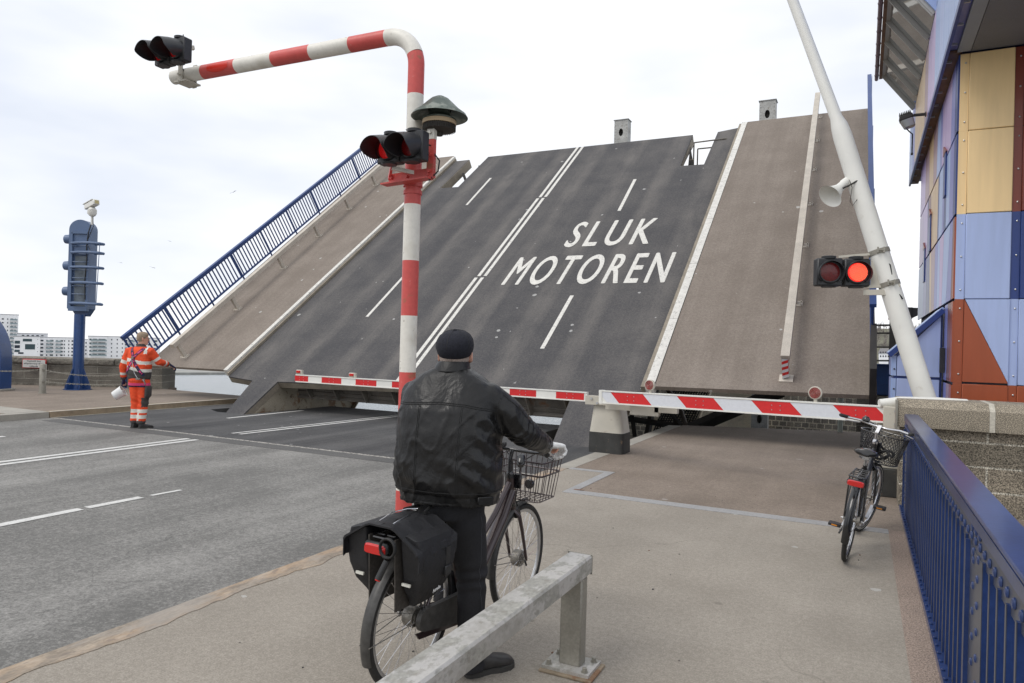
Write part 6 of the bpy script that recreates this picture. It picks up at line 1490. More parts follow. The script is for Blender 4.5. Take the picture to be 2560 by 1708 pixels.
# coil lock
cl = thing('cable_lock', 'coiled black cable lock with silver-black barrel on the rear of the panniers', 'lock', (0, 0, 0), world=False); cl.matrix_world = Tb @ Matrix.Translation((-.32, -.085, .775)); Tl = Matrix.Identity(4)
P = [Vector((-.015-.012*t_/6.28/3, .042*math.cos(t_), .005+.042*math.sin(t_))) for t_ in [i*.3 for i in range(62)]]
MB().tube(P, .0055, None, n=7).build('cable_coil', M['cab'], cl)
MB().tube([(-.02, .0, -.05), (-.05, .02, -.13)], [.014, .0155], None, n=12).build('lock_barrel', M['plastic'], cl)
MB().tube([(-.05, .02, -.13), (-.052, .021, -.136)], [.0135, .012], None, n=12).build('lock_key_face', M['red_refl_b'], cl)

# ================================================================== PEOPLE
def hand(mb, w_, d, n_, s, sc_=1., curl=(30, 40, 30), thumb=35, m=None):
    """w_: wrist; d: finger direction; n_: palm normal (fingers curl towards it); s: thumb side"""
    w_, d = Vector(w_), Vector(d).normalized(); n_ = Vector(n_); n_ = (n_-d*n_.dot(d)).normalized(); s0 = d.cross(n_).normalized(); s = s0 if s0.dot(Vector(s)) > 0 else -s0
    pc = lambda a, b, c_: w_+d*a*sc_+s*b*sc_+n_*c_*sc_
    mb.loft([(pc(-.02, 0, 0), s*.026*sc_, n_*.019*sc_), (pc(.01, 0, 0), s*.031*sc_, n_*.018*sc_), (pc(.05, 0, 0), s*.041*sc_, n_*.016*sc_), (pc(.085, 0, 0), s*.042*sc_, n_*.014*sc_), (pc(.098, 0, 0), s*.038*sc_, n_*.010*sc_)], m, n=18, p=2.6)
    for (off, ln, rr) in ((.031, .072, .0092), (.0105, .082, .0096), (-.0105, .076, .0092), (-.030, .060, .0082)):
        p = pc(.088, off, 0); a = 0; P = [pc(.06, off*.9, 0), p]
        for k, f in enumerate((.45, .30, .25)):
            a += R(curl[k]); P.append(P[-1]+(d*math.cos(a)+n_*math.sin(a)+s*off*.6)*ln*f*sc_)
        mb.tube(P+[P[-1]+(P[-1]-P[-2])*.12], [rr*sc_*q for q in (1, 1.05, 1.02, .95, .85, .4)], m, n=10)
    b = pc(.018, .024, .004); t_ = R(thumb); e1 = (d*math.cos(t_)+s*math.sin(t_)+n_*.25).normalized(); e2 = (d*math.cos(t_*.4)+s*math.sin(t_*.4)+n_*.55).normalized()
    mb.tube([b, b+e1*.038*sc_, b+e1*.038*sc_+e2*.034*sc_, b+e1*.038*sc_+e2*.055*sc_], [.0135*sc_, .0122*sc_, .0105*sc_, .006*sc_], m, n=10)
def head(mb, c, F, U, m=None):
    c, F, U = Vector(c), Vector(F).normalized(), Vector(U).normalized(); S_ = F.cross(U)
    sec = [(-.125, .02, .040, .042), (-.115, .035, .052, .056), (-.09, .025, .062, .075), (-.06, .015, .068, .086), (-.02, .004, .073, .094), (.02, 0, .076, .098), (.06, -.004, .074, .094), (.09, -.006, .062, .078), (.112, -.008, .038, .048), (.12, -.008, .012, .016)]
    mb.loft([(c+U*z+F*y, S_*rx, F*ry) for z, y, rx, ry in sec], m, n=28, p=2.15)
    mb.loft([(c+U*.03+F*.088, S_*.008, F*.01), (c+U*.0+F*.103, S_*.011, F*.012), (c-U*.022+F*.116, S_*.015, F*.013), (c-U*.034+F*.104, S_*.016, F*.01)], m, n=12)
    mb.ball(c-U*.058+F*.094, .014, m, n=10); mb.ball(c-U*.10+F*.078, .022, m, n=10)
    mb.tube([c+S_*-.026-U*.056+F*.09, c-U*.054+F*.099, c+S_*.026-U*.056+F*.09], .007, m, n=8)
    mb.tube([c+S_*-.05+U*.035+F*.078, c+U*.032+F*.094, c+S_*.05+U*.035+F*.078], .009, m, n=8)
    for s in (-1, 1): mb.loft([(c+S_*s*.07-U*.025-F*.002, F*.014, U*.028), (c+S_*s*.086-U*.012-F*.014, F*.017, U*.033), (c+S_*s*.092-U*.01-F*.018, F*.013, U*.027)], m, n=12)
def face_bits(par, c, F, U):
    c, F, U = Vector(c), Vector(F).normalized(), Vector(U).normalized(); S_ = F.cross(U)
    for s in (-1, 1):
        e = MB().ball(c+S_*s*.031+U*.008+F*.083, .0125, mat('eye_white', (.7, .68, .65), .2), n=12).build('eye', None, par)
        MB().ball(c+S_*s*.031+U*.008+F*.093, .0055, mat('iris', (.08, .10, .12), .2), n=8).build('iris', None, e)
    MB().tube([c+S_*-.022-U*.056+F*.0975, c-U*.0555+F*.104, c+S_*.022-U*.056+F*.0975], .004, mat('lips', (.42, .17, .14), .5), n=6).build('mouth', None, par)
def shoe(mb, heel, toe, z, wd=.046, ht=.10, m=None, ms=None):
    heel, toe = Vector((*heel, z)), Vector((*toe, z)); d = (toe-heel); L_ = d.length; d.normalize(); s = Vector((d.y, -d.x, 0)); U = Vector((0, 0, 1))
    P = lambda a, zz: heel+d*a*L_+U*zz
    mb.loft([(P(.0, .045), s*.026, U*.032), (P(.06, .05), s*wd*.78, U*.045), (P(.25, .058), s*wd*.86, U*.052), (P(.45, .05), s*wd*.9, U*.044), (P(.65, .043), s*wd*1.08, U*.034), (P(.85, .036), s*wd*1.02, U*.028), (P(.96, .03), s*wd*.7, U*.020), (P(1.0, .026), s*wd*.3, U*.010)], m, n=22, p=2.6)
    mb.loft([(P(.18, .06), d*.055, s*wd*.72), (P(.16, ht), d*.048, s*wd*.66)], m, n=18)
def sole(mb, heel, toe, z, wd=.05, m=None):
    heel, toe = Vector((*heel, z)), Vector((*toe, z)); d = (toe-heel); L_ = d.length; d.normalize(); s = Vector((d.y, -d.x, 0)); pts = []
    ws = [(-.02, .5), (.03, .8), (.2, .95), (.45, .85), (.65, 1.1), (.85, 1.05), (.97, .7), (1.02, .2)]
    poly = [(a*L_, w_*wd) for a, w_ in ws]+[(a*L_, -w_*wd) for a, w_ in ws[::-1]]
    mb.prism(poly, heel, d, -s, .026, m)

# ---------------- man in black jacket
ML = Vector((-1.912, 3.13, 0)); myaw = R(12)
J = lambda x, y, z=None: (Matrix.Rotation(R(-14), 3, 'Z') @ Vector((x, y, z if z is not None else 0)))
J2 = lambda x, y: tuple(J(x, y, 0))[:2]
def person(label, loc, yaw, build, vox=.006, m=None):
    mb = MB(); build(mb); o = mb.build('person', m or M['skin'], None); remesh(o, vox, 4)
    o.location = loc; o.rotation_euler = (0, 0, yaw); tag(o, label, 'person'); return o
Hc, HF, HU = (.01, .03, 1.645), Vector((-.16, 1, .08)), Vector((0, -.08, 1))
rs_, re_, rw_ = Vector((.215, .0, 1.425)), J(.345, .18, 1.245), J(.315, .475, 1.15)
ls_, le_, lw_ = Vector((-.208, .0, 1.425)), Vector((-.27, .20, 1.22)), J(-.30, .50, 1.14)
hipR, kneR, ankR = Vector((.09, .0, .90)), J(.125, .055, .50), J(.165, -.0, .11)
hipL, kneL, ankL = Vector((-.09, .02, .90)), J(-.13, .26, .60), J(-.12, .17, .27)
HDR = dict(d=tuple(J(.35, .90, -.15)), n_=(-.0, -.25, -1), s=(-.9, .4, 0)); HDL = dict(d=tuple(J(-.2, .95, -.2)), n_=(0, -.25, -1), s=(.9, .2, 0))
def bodyA(mb):
    head(mb, Hc, HF, HU)
    mb.tube([(0, -.01, 1.46), (.01, .005, 1.54), (.02, .02, 1.60)], [.062, .056, .056], None, n=16)
    mb.loft([((0, 0, .84), (.14, 0, 0), (0, .11, 0)), ((0, 0, .95), (.17, 0, 0), (0, .13, 0)), ((0, 0, 1.1), (.17, 0, 0), (0, .13, 0)), ((0, 0, 1.3), (.19, 0, 0), (0, .12, 0)), ((0, 0, 1.43), (.19, 0, 0), (0, .09, 0)), ((0, 0, 1.5), (.08, 0, 0), (0, .06, 0))], None, n=24)
    mb.tube([rs_, re_, rw_], [.05, .042, .028], None, n=12).tube([ls_, le_, lw_], [.05, .042, .028], None, n=12)
    mb.tube([hipR, kneR, ankR], [.085, .055, .035], None, n=14).tube([hipL, kneL, ankL], [.085, .055, .035], None, n=14)
    hand(mb, rw_+Vector((.01, .015, -.005)), curl=(50, 62, 45), sc_=.74, **HDR); hand(mb, lw_+Vector((0, .015, -.005)), curl=(50, 62, 45), sc_=.74, **HDL)
    mb.tube([ankR, ankR+Vector((.06, .13, -.07))], [.035, .03], None, n=10).tube([ankL, ankL+Vector((0, .14, -.05))], [.035, .03], None, n=10)
pA = person('man seen from behind in black leather jacket and dark cap, standing astride his bicycle', ML, myaw, bodyA)
face_bits(pA, Hc, HF, HU)
jk = MB()
jk.loft([((.01, .0, .885), (.25, 0, 0), (0, .175, 0)), ((.01, .0, .895), (.268, 0, 0), (0, .195, 0)), ((.008, .0, .95), (.270, 0, 0), (0, .20, 0)), ((.0, -.01, 1.02), (.284, 0, 0), (0, .212, 0)), ((-.0, -.012, 1.12), (.280, 0, 0), (0, .21, 0)), ((-.0, -.012, 1.25), (.268, 0, 0), (0, .20, 0)), ((.0, -.006, 1.36), (.264, 0, 0), (0, .185, 0)), ((.0, .0, 1.44), (.250, 0, .0), (0, .155, 0)), ((.002, .0, 1.495), (.212, 0, 0), (0, .13, 0)), ((.004, .0, 1.54), (.155, 0, 0), (0, .11, 0)), ((.006, .005, 1.572), (.095, 0, 0), (0, .088, 0))], n=44, p=2.5)
for (a, b, c_) in ((rs_, re_, rw_), (ls_, le_, lw_)):
    jk.tube([a+Vector((-.09 if a.x > 0 else .09, 0, .01)), a+Vector((-.02 if a.x > 0 else .02, 0, .0)), a.lerp(b, .5)+Vector((.005, 0, 0)), b, b.lerp(c_, .5), c_, c_.lerp(b, -.02)], [(.070, .070), (.088, .088), (.086, .086), (.074, .074), (.064, .064), (.052, .052), .046], None, n=22)
jo = jk.build('jacket', M['leather'], pA); remesh(jo, .009, 7)
def ridges(p, sx_, sy_, sz_, seed):
    v = noise.noise(Vector((p.x*sx_+seed, p.y*sy_, p.z*sz_))); return 1-min(1, abs(v)*4.5)
def jf(p, n_):
    k = .0
    q = Vector((p.x+.35*p.z, p.y, p.z-.6*p.x))
    up = 1 if p.z < 1.38 else .25
    q2 = Vector((p.x-.8*p.z, p.y, p.z*.4+.3*p.x))
    k += up*.0065*(ridges(q, 9, 4, 4, 3)**3) + up*.0045*(ridges(q2, 8, 3, 5, 11)**4) + up*.004*noise.noise(p*8) + up*.002*noise.noise(p*26)
    arm = max(0, 1-abs(p.x-.27)/.14)*max(0, 1-abs(p.z-1.25)/.25)
    k += arm*.012*math.sin((p.x*30+p.z*55+p.y*20))*(.6+.4*noise.noise(p*8))
    low = max(0, 1-abs(p.z-1.02)/.13)
    k += low*.009*math.sin(p.x*26+p.z*40+3*noise.noise(p*4))
    if p.z < .945: k -= .012*(1 if abs(n_.z) < .6 else .3)
    el = max(0, 1-(p-re_).length/.13); k += el*.009*math.sin((p-re_).dot((rw_-rs_).normalized())*170+4*noise.noise(p*10))
    return k
displace(jo, jf)
# collar
cb = MB()
cb.loft([((.006, .0, 1.515), (.095, 0, 0), (0, .088, 0)), ((.010, .006, 1.555), (.084, 0, 0), (0, .082, 0)), ((.010, .010, 1.600), (.081, 0, 0), (0, .084, 0)), ((.010, .010, 1.606), (.077, 0, 0), (0, .08, 0)), ((.010, .010, 1.600), (.072, 0, 0), (0, .074, 0)), ((.010, .006, 1.54), (.07, 0, 0), (0, .07, 0))], n=40, caps=False)
cb.loft([((.006, -.004, 1.556), (.098, 0, 0), (0, .102, 0)), ((.008, -.004, 1.580), (.091, 0, 0), (0, .094, 0)), ((.010, .002, 1.604), (.083, 0, 0), (0, .086, 0))], n=40, caps=False)
co_ = cb.build('collar', M['leather'], jo)
# seams found on the jacket surface
def seam(par, pts, bv, name, m, rad=.0022, eps=.001):
    P = []
    for (o, d) in pts:
        h = bv.ray_cast(Vector(o), Vector(d))
        if h[0] is not None: P.append(h[0]+h[1]*eps)
    if len(P) > 2: return MB().tube(P, rad, None, n=5).build(name, m, par)
bv = BVHTree.FromPolygons([v.co.copy() for v in jo.data.vertices], [tuple(p.vertices) for p in jo.data.polygons])
sm = mat('seam_thread', (.008, .008, .008), .6)
yk = [(-.27+.54*i/40, 1.405-.05*abs(-.27+.54*i/40)*1.2-(.02 if i > 30 else 0)*((i-30)/10)) for i in range(41)]
for dz in (0, -.009): seam(jo, [((x, -1, z+dz), (0, 1, 0)) for x, z in yk], bv, 'yoke_seam', sm)
for x0 in (-.105, .115):
    for dx in (0, .008): seam(jo, [((x0+dx+(.02 if x0 > 0 else -.0)*(1.38-z)*-1, -1, z), (0, 1, 0)) for z in [1.385-.43*i/40 for i in range(41)]], bv, 'back_seam', sm, .0018)
seam(jo, [((2*math.sin(a), -2*math.cos(a), .962), (-math.sin(a), math.cos(a), 0)) for a in [R(-100+200*i/60) for i in range(61)]], bv, 'hem_seam', sm, .0025)
seam(jo, [((.285-.02*math.sin(i/20*3.14), -1+0*i, 1.43-.0125*i), (0, 1, 0)) for i in range(16)], bv, 'armhole_seam', sm)
seam(jo, [((1.2, rs_.y-.02+(re_.y-rs_.y)*t_+(rw_.y-re_.y)*max(0, t_-1)*0-.03*0, rs_.z+.02+(re_.z-rs_.z)*t_), (-1, 0, 0)) for t_ in [i/14 for i in range(15)]], bv, 'sleeve_seam', sm, .0018)
tb = MB().box((.245, -.135, .925), (.085, .012, .042), None, None, Matrix.Rotation(R(38), 3, 'Z'), bev=.004).build('waist_tab', M['leather'], jo)
for (x, y) in ((.222, -.152), (.262, -.121)): MB().lathe([(.009, 0), (.009, .004), (.005, .006), (0, .006)], (x, y, .925), (.6, -.8, 0), n=12).build('snap_button', M['black_gloss'], tb)
cu_ = MB().tube([rw_+(re_-rw_)*.13, rw_-(re_-rw_)*.03], [.055, .054], None, n=22).build('cuff', M['leather'], jo)
MB().lathe([(.009, 0), (.009, .006), (0, .006)], rw_+Vector((.045, -.02, -.02)), (.9, -.3, -.2), n=10).build('cuff_button', M['alu'], cu_)
# trousers
tr = MB()
tr.loft([((0, 0, .80), (.165, 0, 0), (0, .13, 0)), ((0, -.005, .88), (.185, 0, 0), (0, .145, 0)), ((0, 0, .97), (.17, 0, 0), (0, .13, 0))], n=28)
tr.tube([hipR+Vector((-.01, 0, 0)), hipR.lerp(kneR, .4), kneR, kneR.lerp(ankR, .45), ankR, ankR+Vector((0, .01, -.065))], [.112, .100, .080, .072, .068, .072], None, n=22)
tr.tube([hipL+Vector((.01, 0, 0)), hipL.lerp(kneL, .5), kneL, kneL.lerp(ankL, .5), ankL], [.112, .094, .078, .068, .062], None, n=22)
to = tr.build('jeans', M['denim'], pA); remesh(to, .009, 6)
displace(to, lambda p, n_: .006*math.sin(p.z*75+9*noise.noise(p*5))*max(0, 1-abs(p.z-.50)/.14)+.005*math.sin(p.z*110+8*noise.noise(p*6))*max(0, 1-abs(p.z-.12)/.12)+.004*math.sin(p.z*60-p.x*40)*max(0, 1-abs(p.z-.82)/.12)+.004*noise.noise(p*10))
bvt = BVHTree.FromPolygons([v.co.copy() for v in to.data.vertices], [tuple(p.vertices) for p in to.data.polygons])
seam(to, [((1, -.03+.0*z, z), (-1, 0, 0)) for z in [.84-.70*i/40 for i in range(41)]], bvt, 'side_seam', mat('seam_thread_pale', (.05, .052, .06), .8), .0016)
# shoes
sh = MB(); shoe(sh, J2(.135, .0), J2(.275, .245), .0, .050, .11); so_ = sh.build('shoe', M['shoe'], pA); remesh(so_, .005, 5)
sl = MB(); sole(sl, J2(.135, .0), J2(.275, .245), .0, .056); sl.build('sole', M['sole'], so_)
MB().box(tuple(J(.195, .115, .098)), (.03, .05, .006), None, None, Matrix.Rotation(R(-30), 3, 'Z')).build('strap', M['shoe'], so_)
sh = MB(); shoe(sh, J2(-.12, .13), J2(-.11, .40), .19, .045, .10); s2 = sh.build('shoe', M['shoe'], pA); remesh(s2, .005, 5)
sl = MB(); sole(sl, J2(-.12, .13), J2(-.11, .40), .19, .050); sl.build('sole', M['sole'], s2)
# gloves
for (w_, HD, nm) in ((rw_, HDR, 1), (lw_, HDL, 0)):
    g = MB(); hand(g, w_+Vector((.01 if nm else 0, .015, -.005)), curl=(50, 62, 45), sc_=1.2, **HD)
    g.tube([w_+(re_-rw_).normalized()*.02 if nm else w_+(le_-lw_).normalized()*.02, w_+Vector((0, .03, -.005))], [.036, .034], None, n=14)
    go_ = g.build('glove', M['glove_white'], pA); remesh(go_, .004, 3)
# cap and hair
c0 = Vector(Hc)
hb_ = MB().loft([(c0+Vector((0, -.015, -.075)), (.058, 0, 0), (0, .066, 0)), (c0+Vector((0, -.012, -.03)), (.078, 0, 0), (0, .093, 0)), (c0+Vector((0, -.01, .02)), (.081, 0, 0), (0, .100, 0)), (c0+Vector((0, -.01, .06)), (.078, 0, 0), (0, .095, 0))], n=30)
hb_.build('hair', M['hair_grey'], pA)
HT_ = Matrix.Translation(c0+Vector((0, -.008, -.006))) @ Matrix.Rotation(R(9), 4, 'Z') @ Matrix.Rotation(R(12), 4, 'X')
cp = MB().loft([((0, .004, .0), (.082, 0, 0), (0, .104, 0)), ((0, 0, .012), (.090, 0, 0), (0, .112, 0)), ((0, -.004, .045), (.098, 0, 0), (0, .122, 0)), ((0, -.002, .078), (.094, 0, 0), (0, .120, 0)), ((0, 0, .105), (.078, 0, 0), (0, .102, 0)), ((0, 0, .124), (.05, 0, 0), (0, .068, 0)), ((0, 0, .132), (.015, 0, 0), (0, .02, 0))], n=44, p=2.15, T=HT_)
cpo = cp.build('cap', M['wool'], pA)
MB().loft([((0, .10, .012), (.065, 0, 0), (0, .02, .0)), ((0, .15, .0), (.05, 0, 0), (0, .02, .0))], n=20, T=HT_).build('cap_brim', M['wool'], cpo)
MB().lathe([(.011, 0), (.010, .006), (0, .008)], HT_ @ Vector((0, 0, .131)), (0, 0, 1), n=12).build('cap_button', M['wool'], cpo)
bvc = BVHTree.FromPolygons([v.co.copy() for v in cpo.data.vertices], [tuple(p.vertices) for p in cpo.data.polygons])
for yaw_ in (0, 60, 120, 180, 240, 300):
    cc = HT_ @ Vector((0, 0, .03)); pts = []
    for i in range(18):
        a = R(5*i); dirv = Vector((math.sin(R(yaw_))*math.cos(a), -math.cos(R(yaw_))*math.cos(a), math.sin(a))); pts.append((cc+dirv*.5, -dirv))
    seam(cpo, pts, bvc, 'cap_seam', sm, .0013, .0005)

# ---------------- worker in orange
WL = Vector((-12.53, 8.94, -.12)); wyaw = R(20)
k_ = 1.03
wHc, wHF, wHU = (.03, .02, 1.745), Vector((.72, .69, -.10)), Vector((.05, .06, 1))
wrs, wre, wrw = Vector((.215, -.01, 1.50)), Vector((.33, .10, 1.29)), Vector((.37, .35, 1.245))
wls, wle, wlw = Vector((-.215, -.01, 1.50)), Vector((-.31, -.05, 1.20)), Vector((-.33, .00, .94))
whr, wkr, war = Vector((.09, 0, .93)), Vector((.085, .02, .50)), Vector((.07, -.02, .12))
whl_, wkl, wal = Vector((-.09, 0, .93)), Vector((-.075, .03, .50)), Vector((-.085, .02, .12))
WHR = dict(d=(.45, .75, -.55), n_=(-.3, -.2, -1), s=(-.8, .5, .1)); WHL = dict(d=(-.12, .05, -1), n_=(.9, 0, 0), s=(.1, .9, 0))
def bodyW(mb):
    head(mb, wHc, wHF, wHU)
    mb.tube([(0, -.01, 1.53), (.01, 0, 1.60), (.02, .01, 1.67)], [.066, .060, .060], None, n=16)
    mb.loft([((0, 0, .86), (.14, 0, 0), (0, .11, 0)), ((0, 0, .98), (.17, 0, 0), (0, .13, 0)), ((0, 0, 1.15), (.17, 0, 0), (0, .13, 0)), ((0, 0, 1.36), (.19, 0, 0), (0, .12, 0)), ((0, 0, 1.5), (.18, 0, 0), (0, .09, 0)), ((0, 0, 1.56), (.08, 0, 0), (0, .06, 0))], None, n=24)
    for (a, b, c_) in ((wrs, wre, wrw), (wls, wle, wlw)): mb.tube([a, b, c_], [.05, .042, .028], None, n=12)
    for (a, b, c_) in ((whr, wkr, war), (whl_, wkl, wal)): mb.tube([a, b, c_, c_+Vector((.06, .08, -.06))], [.085, .055, .038, .03], None, n=14)
    hand(mb, wrw+Vector((.02, .03, -.01)), curl=(25, 30, 20), sc_=.9, **WHR); hand(mb, wlw+Vector((0, 0, -.02)), curl=(50, 60, 40), sc_=.9, **WHL)
pW = person('worker in orange hi-vis suit and pink harness seen from behind, standing on the road', WL, wyaw, bodyW, .007)
face_bits(pW, wHc, wHF, wHU)
c0, F_, U_ = Vector(wHc), wHF.normalized(), wHU.normalized(); S_ = F_.cross(U_)
hb_ = MB().loft([(c0-F_*.028-U_*.065, S_*.058, F_*.062), (c0-F_*.022-U_*.02, S_*.078, F_*.086), (c0-F_*.012+U_*.03, S_*.083, F_*.098), (c0-F_*.006+U_*.07, S_*.080, F_*.102), (c0+F_*.0+U_*.105, S_*.064, F_*.086), (c0+U_*.126, S_*.035, F_*.05), (c0+U_*.132, S_*.01, F_*.015)], n=30, p=2.2)
ho = hb_.build('hair', M['hair'], pW); displace(ho, lambda p, n_: .003*noise.noise(p*60))
gl_ = MB()
for s in (-1, 1): gl_.tube([c0+S_*s*.086-F_*.01+U_*.012, c0+S_*s*.072+F_*.085+U_*.014], .003, None, n=5)
for s in (-1, 1): gl_.tube([c0+S_*(s*.034+.024*math.cos(a))+F_*.107+U_*(.006+.016*math.sin(a)) for a in [2*math.pi*i/14 for i in range(14)]], .0025, None, n=5, closed=True)
gl_.build('glasses', M['plastic'], pW)
jk = MB()
jk.loft([((0, 0, .95), (.185, 0, 0), (0, .15, 0)), ((0, -.005, 1.0), (.21, 0, 0), (0, .165, 0)), ((0, -.01, 1.12), (.225, 0, 0), (0, .175, 0)), ((0, -.01, 1.3), (.225, 0, 0), (0, .165, 0)), ((0, 0, 1.43), (.225, 0, 0), (0, .15, 0)), ((0, 0, 1.52), (.20, 0, 0), (0, .115, 0)), ((0, 0, 1.575), (.12, 0, 0), (0, .09, 0)), ((.005, 0, 1.60), (.075, 0, 0), (0, .07, 0))], n=36, p=2.4)
for (a, b, c_) in ((wrs, wre, wrw), (wls, wle, wlw)): jk.tube([a+Vector((-.05 if a.x > 0 else .05, 0, 0)), a, a.lerp(b, .5), b, b.lerp(c_, .5), c_], [.080, .084, .078, .072, .062, .050], None, n=20)
jw = jk.build('hi_vis_jacket', M['orange'], pW); remesh(jw, .010, 6)
displace(jw, lambda p, n_: .006*noise.noise(Vector((p.x*7, p.y*7, p.z*16)))+.006*math.sin(p.z*50+p.x*18)*max(0, 1-abs(p.z-1.15)/.2)*(.5+noise.noise(p*6)))
me = jw.data
for q in ('refl_tape', 'work_grey'): me.materials.append(M[q])
def armt(p, a, b, c_):
    best = None
    for (u, v, o) in ((a, b, 0), (b, c_, 1)):
        d = v-u; t_ = max(0, min(1, (p-u).dot(d)/d.length_squared)); ds = (p-(u+d*t_)).length
        if best is None or ds < best[0]: best = (ds, t_+o)
    return best
for f in me.polygons:
    p = f.center; k = 0
    ra = armt(p, wrs, wre, wrw); la = armt(p, wls, wle, wlw); on = None
    if ra[0] < .10 and p.x > .205 and ra[1] > .15: on = ra[1]
    if la[0] < .10 and p.x < -.205 and la[1] > .15: on = la[1]
    if on is not None:
        if .62 < on < .82 or 1.45 < on < 1.62: k = 1
        elif on > 1.8: k = 2
    else:
        zz = p.z+.03*math.sin(p.x*8)
        if 1.27 < zz < 1.335 or 1.125 < zz < 1.185: k = 1
        elif zz < 1.125: k = 2
        elif p.z > 1.585: k = 2
        elif 1.45 < p.z and .14 < p.x < .20 and p.y > -.2: k = 1
    f.material_index = k
cl_ = MB().loft([((.003, 0, 1.575), (.088, 0, 0), (0, .085, 0)), ((.01, .004, 1.615), (.078, 0, 0), (0, .078, 0)), ((.014, .006, 1.64), (.074, 0, 0), (0, .076, 0)), ((.014, .006, 1.64), (.066, 0, 0), (0, .068, 0))], n=30, caps=False).build('collar', M['work_grey'], jw)
tr = MB()
tr.loft([((0, 0, .84), (.165, 0, 0), (0, .14, 0)), ((0, -.01, .93), (.19, 0, 0), (0, .16, 0)), ((0, 0, 1.03), (.185, 0, 0), (0, .15, 0))], n=28)
for (a, b, c_) in ((whr, wkr, war), (whl_, wkl, wal)): tr.tube([a, a.lerp(b, .45), b, b.lerp(c_, .5), c_, c_-Vector((0, 0, .02))], [.115, .108, .092, .085, .080, .078], None, n=22)
tw2 = tr.build('hi_vis_trousers', M['orange'], pW); remesh(tw2, .010, 5)
displace(tw2, lambda p, n_: .005*noise.noise(Vector((p.x*9, p.y*9, p.z*14)))+.005*math.sin(p.z*60+p.x*25)*max(0, 1-abs(p.z-.5)/.16))
me = tw2.data
for q in ('refl_tape', 'work_grey'): me.materials.append(M[q])
for f in me.polygons:
    p = f.center; k = 0
    if .305 < p.z < .375 or .195 < p.z < .262: k = 1
    elif p.z < .15: k = 2
    elif p.z < .375 and p.x > 0 and p.y < -.03 and .02 < p.x < .07: k = 1
    elif .42 < p.z < .60 and p.x > .10: k = 2
    elif p.z > 1.0: k = 2
    f.material_index = k
MB().loft([((.185, -.02, .60), (.02, .0, 0), (0, .07, 0)), ((.20, -.02, .64), (.028, .0, 0), (0, .085, 0)), ((.205, -.02, .80), (.028, .0, 0), (0, .085, 0)), ((.20, -.02, .83), (.018, .0, 0), (0, .08, 0))], n=20, p=5).build('cargo_pocket', M['work_grey'], tw2)
for (h_, t_) in (((.055, -.06), (.20, .17)), ((-.10, -.05), (-.02, .20))):
    sh = MB(); shoe(sh, h_, t_, .0, .052, .16); s_ = sh.build('boot', M['shoe'], pW); remesh(s_, .007, 3)
    sl = MB(); sole(sl, h_, t_, .0, .058); sl.build('sole', M['sole'], s_)
for (w_, HD, cu2) in ((wrw, WHR, (25, 30, 20)), (wlw, WHL, (50, 60, 40))):
    g = MB(); hand(g, w_+Vector((.02, .03, -.01)) if w_ is wrw else w_+Vector((0, 0, -.02)), curl=cu2, sc_=1.1, **HD); g.tube([w_+Vector((0, 0, .03)) if w_ is wlw else w_-Vector((.01, .03, 0)), w_], .042, None, n=12)
    go_ = g.build('work_glove', M['navy_glove'], pW); remesh(go_, .005, 2)
# harness
bvw = BVHTree.FromPolygons([v.co.copy() for v in jw.data.vertices], [tuple(p.vertices) for p in jw.data.polygons])
bvt = BVHTree.FromPolygons([v.co.copy() for v in tw2.data.vertices], [tuple(p.vertices) for p in tw2.data.polygons])
def strap(pts, wd, m, nm='harness_strap', bvh=bvw):
    P = []; N_ = []
    for o, d in pts:
        h = bvh.ray_cast(Vector(o), Vector(d))
        if h[0] is not None: P.append(h[0]+h[1]*.006); N_.append(h[1])
    vs = []
    for i, p in enumerate(P):
        t_ = (P[min(i+1, len(P)-1)]-P[max(i-1, 0)]).normalized(); s = t_.cross(N_[i]).normalized()
        vs += [p-s*wd/2+N_[i]*.002, p+s*wd/2+N_[i]*.002, p+s*wd/2-N_[i]*.005, p-s*wd/2-N_[i]*.005]
    fs = []
    for i in range(len(P)-1):
        for k in range(4): fs.append((i*4+k, i*4+(k+1) % 4, i*4+4+(k+1) % 4, i*4+4+k))
    fs += [(0, 1, 2, 3), (len(vs)-4, len(vs)-3, len(vs)-2, len(vs)-1)]
    return MB().add(vs, fs).build(nm, m, pW)
back = lambda pts, n_=14: [((a[0]+(b[0]-a[0])*i/n_, -1, a[1]+(b[1]-a[1])*i/n_), (0, 1, 0)) for a, b in zip(pts[:-1], pts[1:]) for i in range(n_+1)]
strap(back([(.13, 1.55), (-.04, 1.36), (.06, 1.2), (.175, 1.03)]), .052, M['navy_glove']); strap(back([(.13, 1.552), (-.04, 1.362), (.06, 1.2), (.175, 1.03)]), .030, M['pink'])
strap(back([(-.12, 1.56), (-.02, 1.36), (-.10, 1.2), (-.18, 1.08)]), .052, M['navy_glove']); strap(back([(-.12, 1.562), (-.02, 1.362), (-.10, 1.2), (-.18, 1.08)]), .030, M['pink'])
for pts_ in ([(.13, 1.55), (-.04, 1.36), (.06, 1.2), (.175, 1.03)], [(-.12, 1.56), (-.02, 1.36), (-.10, 1.2), (-.18, 1.08)]): pass
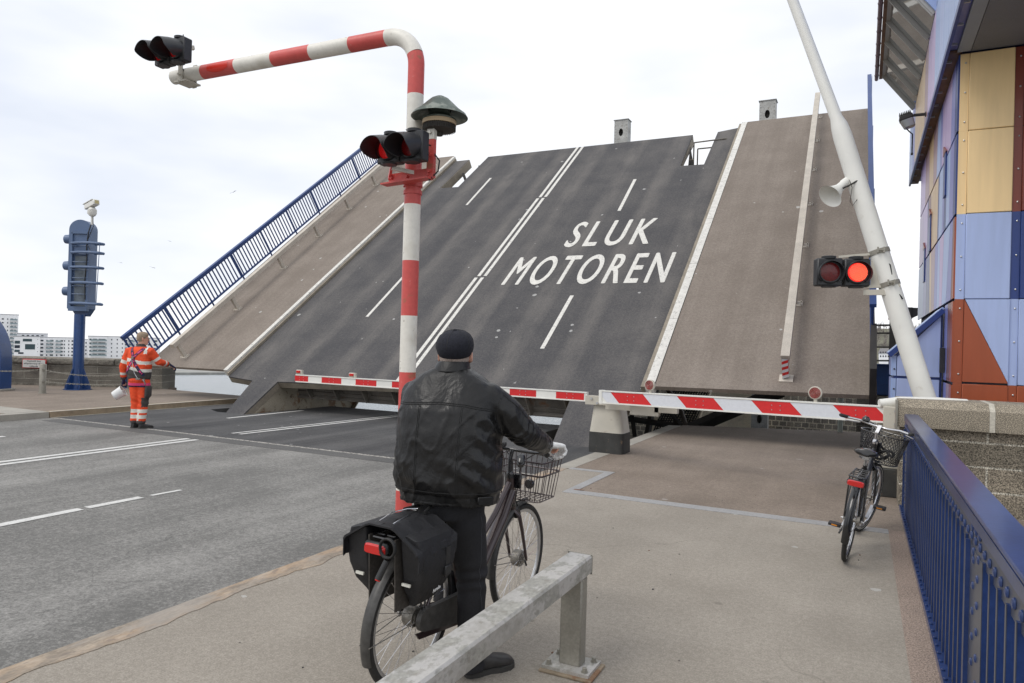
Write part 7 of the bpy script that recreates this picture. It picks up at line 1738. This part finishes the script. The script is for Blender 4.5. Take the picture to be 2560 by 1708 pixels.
strap([((2*math.sin(a), -2*math.cos(a), .86), (-math.sin(a), math.cos(a), 0)) for a in [R(-110+220*i/40) for i in range(41)]], .05, M['pink'], bvh=bvt)
strap([((2*math.sin(a), -2*math.cos(a), .825), (-math.sin(a), math.cos(a), 0)) for a in [R(-110+220*i/40) for i in range(41)]], .035, M['navy_glove'], bvh=bvt)
MB().box((-.03, -.185, 1.37), (.05, .02, .05), bev=.004).box((.10, -.19, .97), (.09, .03, .035), bev=.004).box((.18, -.14, .95), (.05, .03, .04), bev=.004).build('buckle', M['dirty_alu'], pW)
MB().tube([(-.03, -.20, 1.33), (-.0, -.215, 1.2), (.04, -.215, 1.08), (.10, -.205, .98)], .006, None, n=6).build('lanyard', M['alu'], pW)
MB().tube([(.18, -.16, .95), (.21, -.14, .90), (.20, -.12, .86)], .012, None, n=8).build('karabiner', M['chrome'], pW)
# bucket in the worker's left hand
bk = thing('bucket', 'white plastic bucket tilted in the left hand of the orange-suited worker', 'bucket', (0, 0, 0), world=False)
pb = pW.matrix_basis if False else (Matrix.Translation(WL) @ Matrix.Rotation(wyaw, 4, 'Z'))
bw = pb @ Vector((-.34, .02, .72)); axb = Vector((-.55, -.50, -.52)).normalized()
bx_, by_, _ = frame(axb); bk.matrix_world = Matrix((( bx_.x, by_.x, axb.x, bw.x), (bx_.y, by_.y, axb.y, bw.y), (bx_.z, by_.z, axb.z, bw.z), (0, 0, 0, 1)))
MB().lathe([(.0, .19), (.075, .19), (.082, .195), (.09, .19), (.104, .02), (.110, .018), (.112, .0), (.104, -.0), (.10, .0), (.086, .18), (0, .18)], n=36, caps=False).lathe([(.05, .188), (.055, .193), (.06, .188)], n=30, caps=False).build('bucket_shell', M['bucket_w'], bk)
MB().tube([Vector((.11*math.cos(a), .0, .01-.10*math.sin(a))) for a in [math.pi*i/12 for i in range(13)]], .004, None, n=6).build('bail_handle', M['alu'], bk)

for o in bpy.data.objects:
    for k_ in ('_w',):
        if k_ in o: del o[k_]
    if o.type == 'MESH':
        for q in o.data.materials:
            if q and '_cur' in q: del q['_cur']
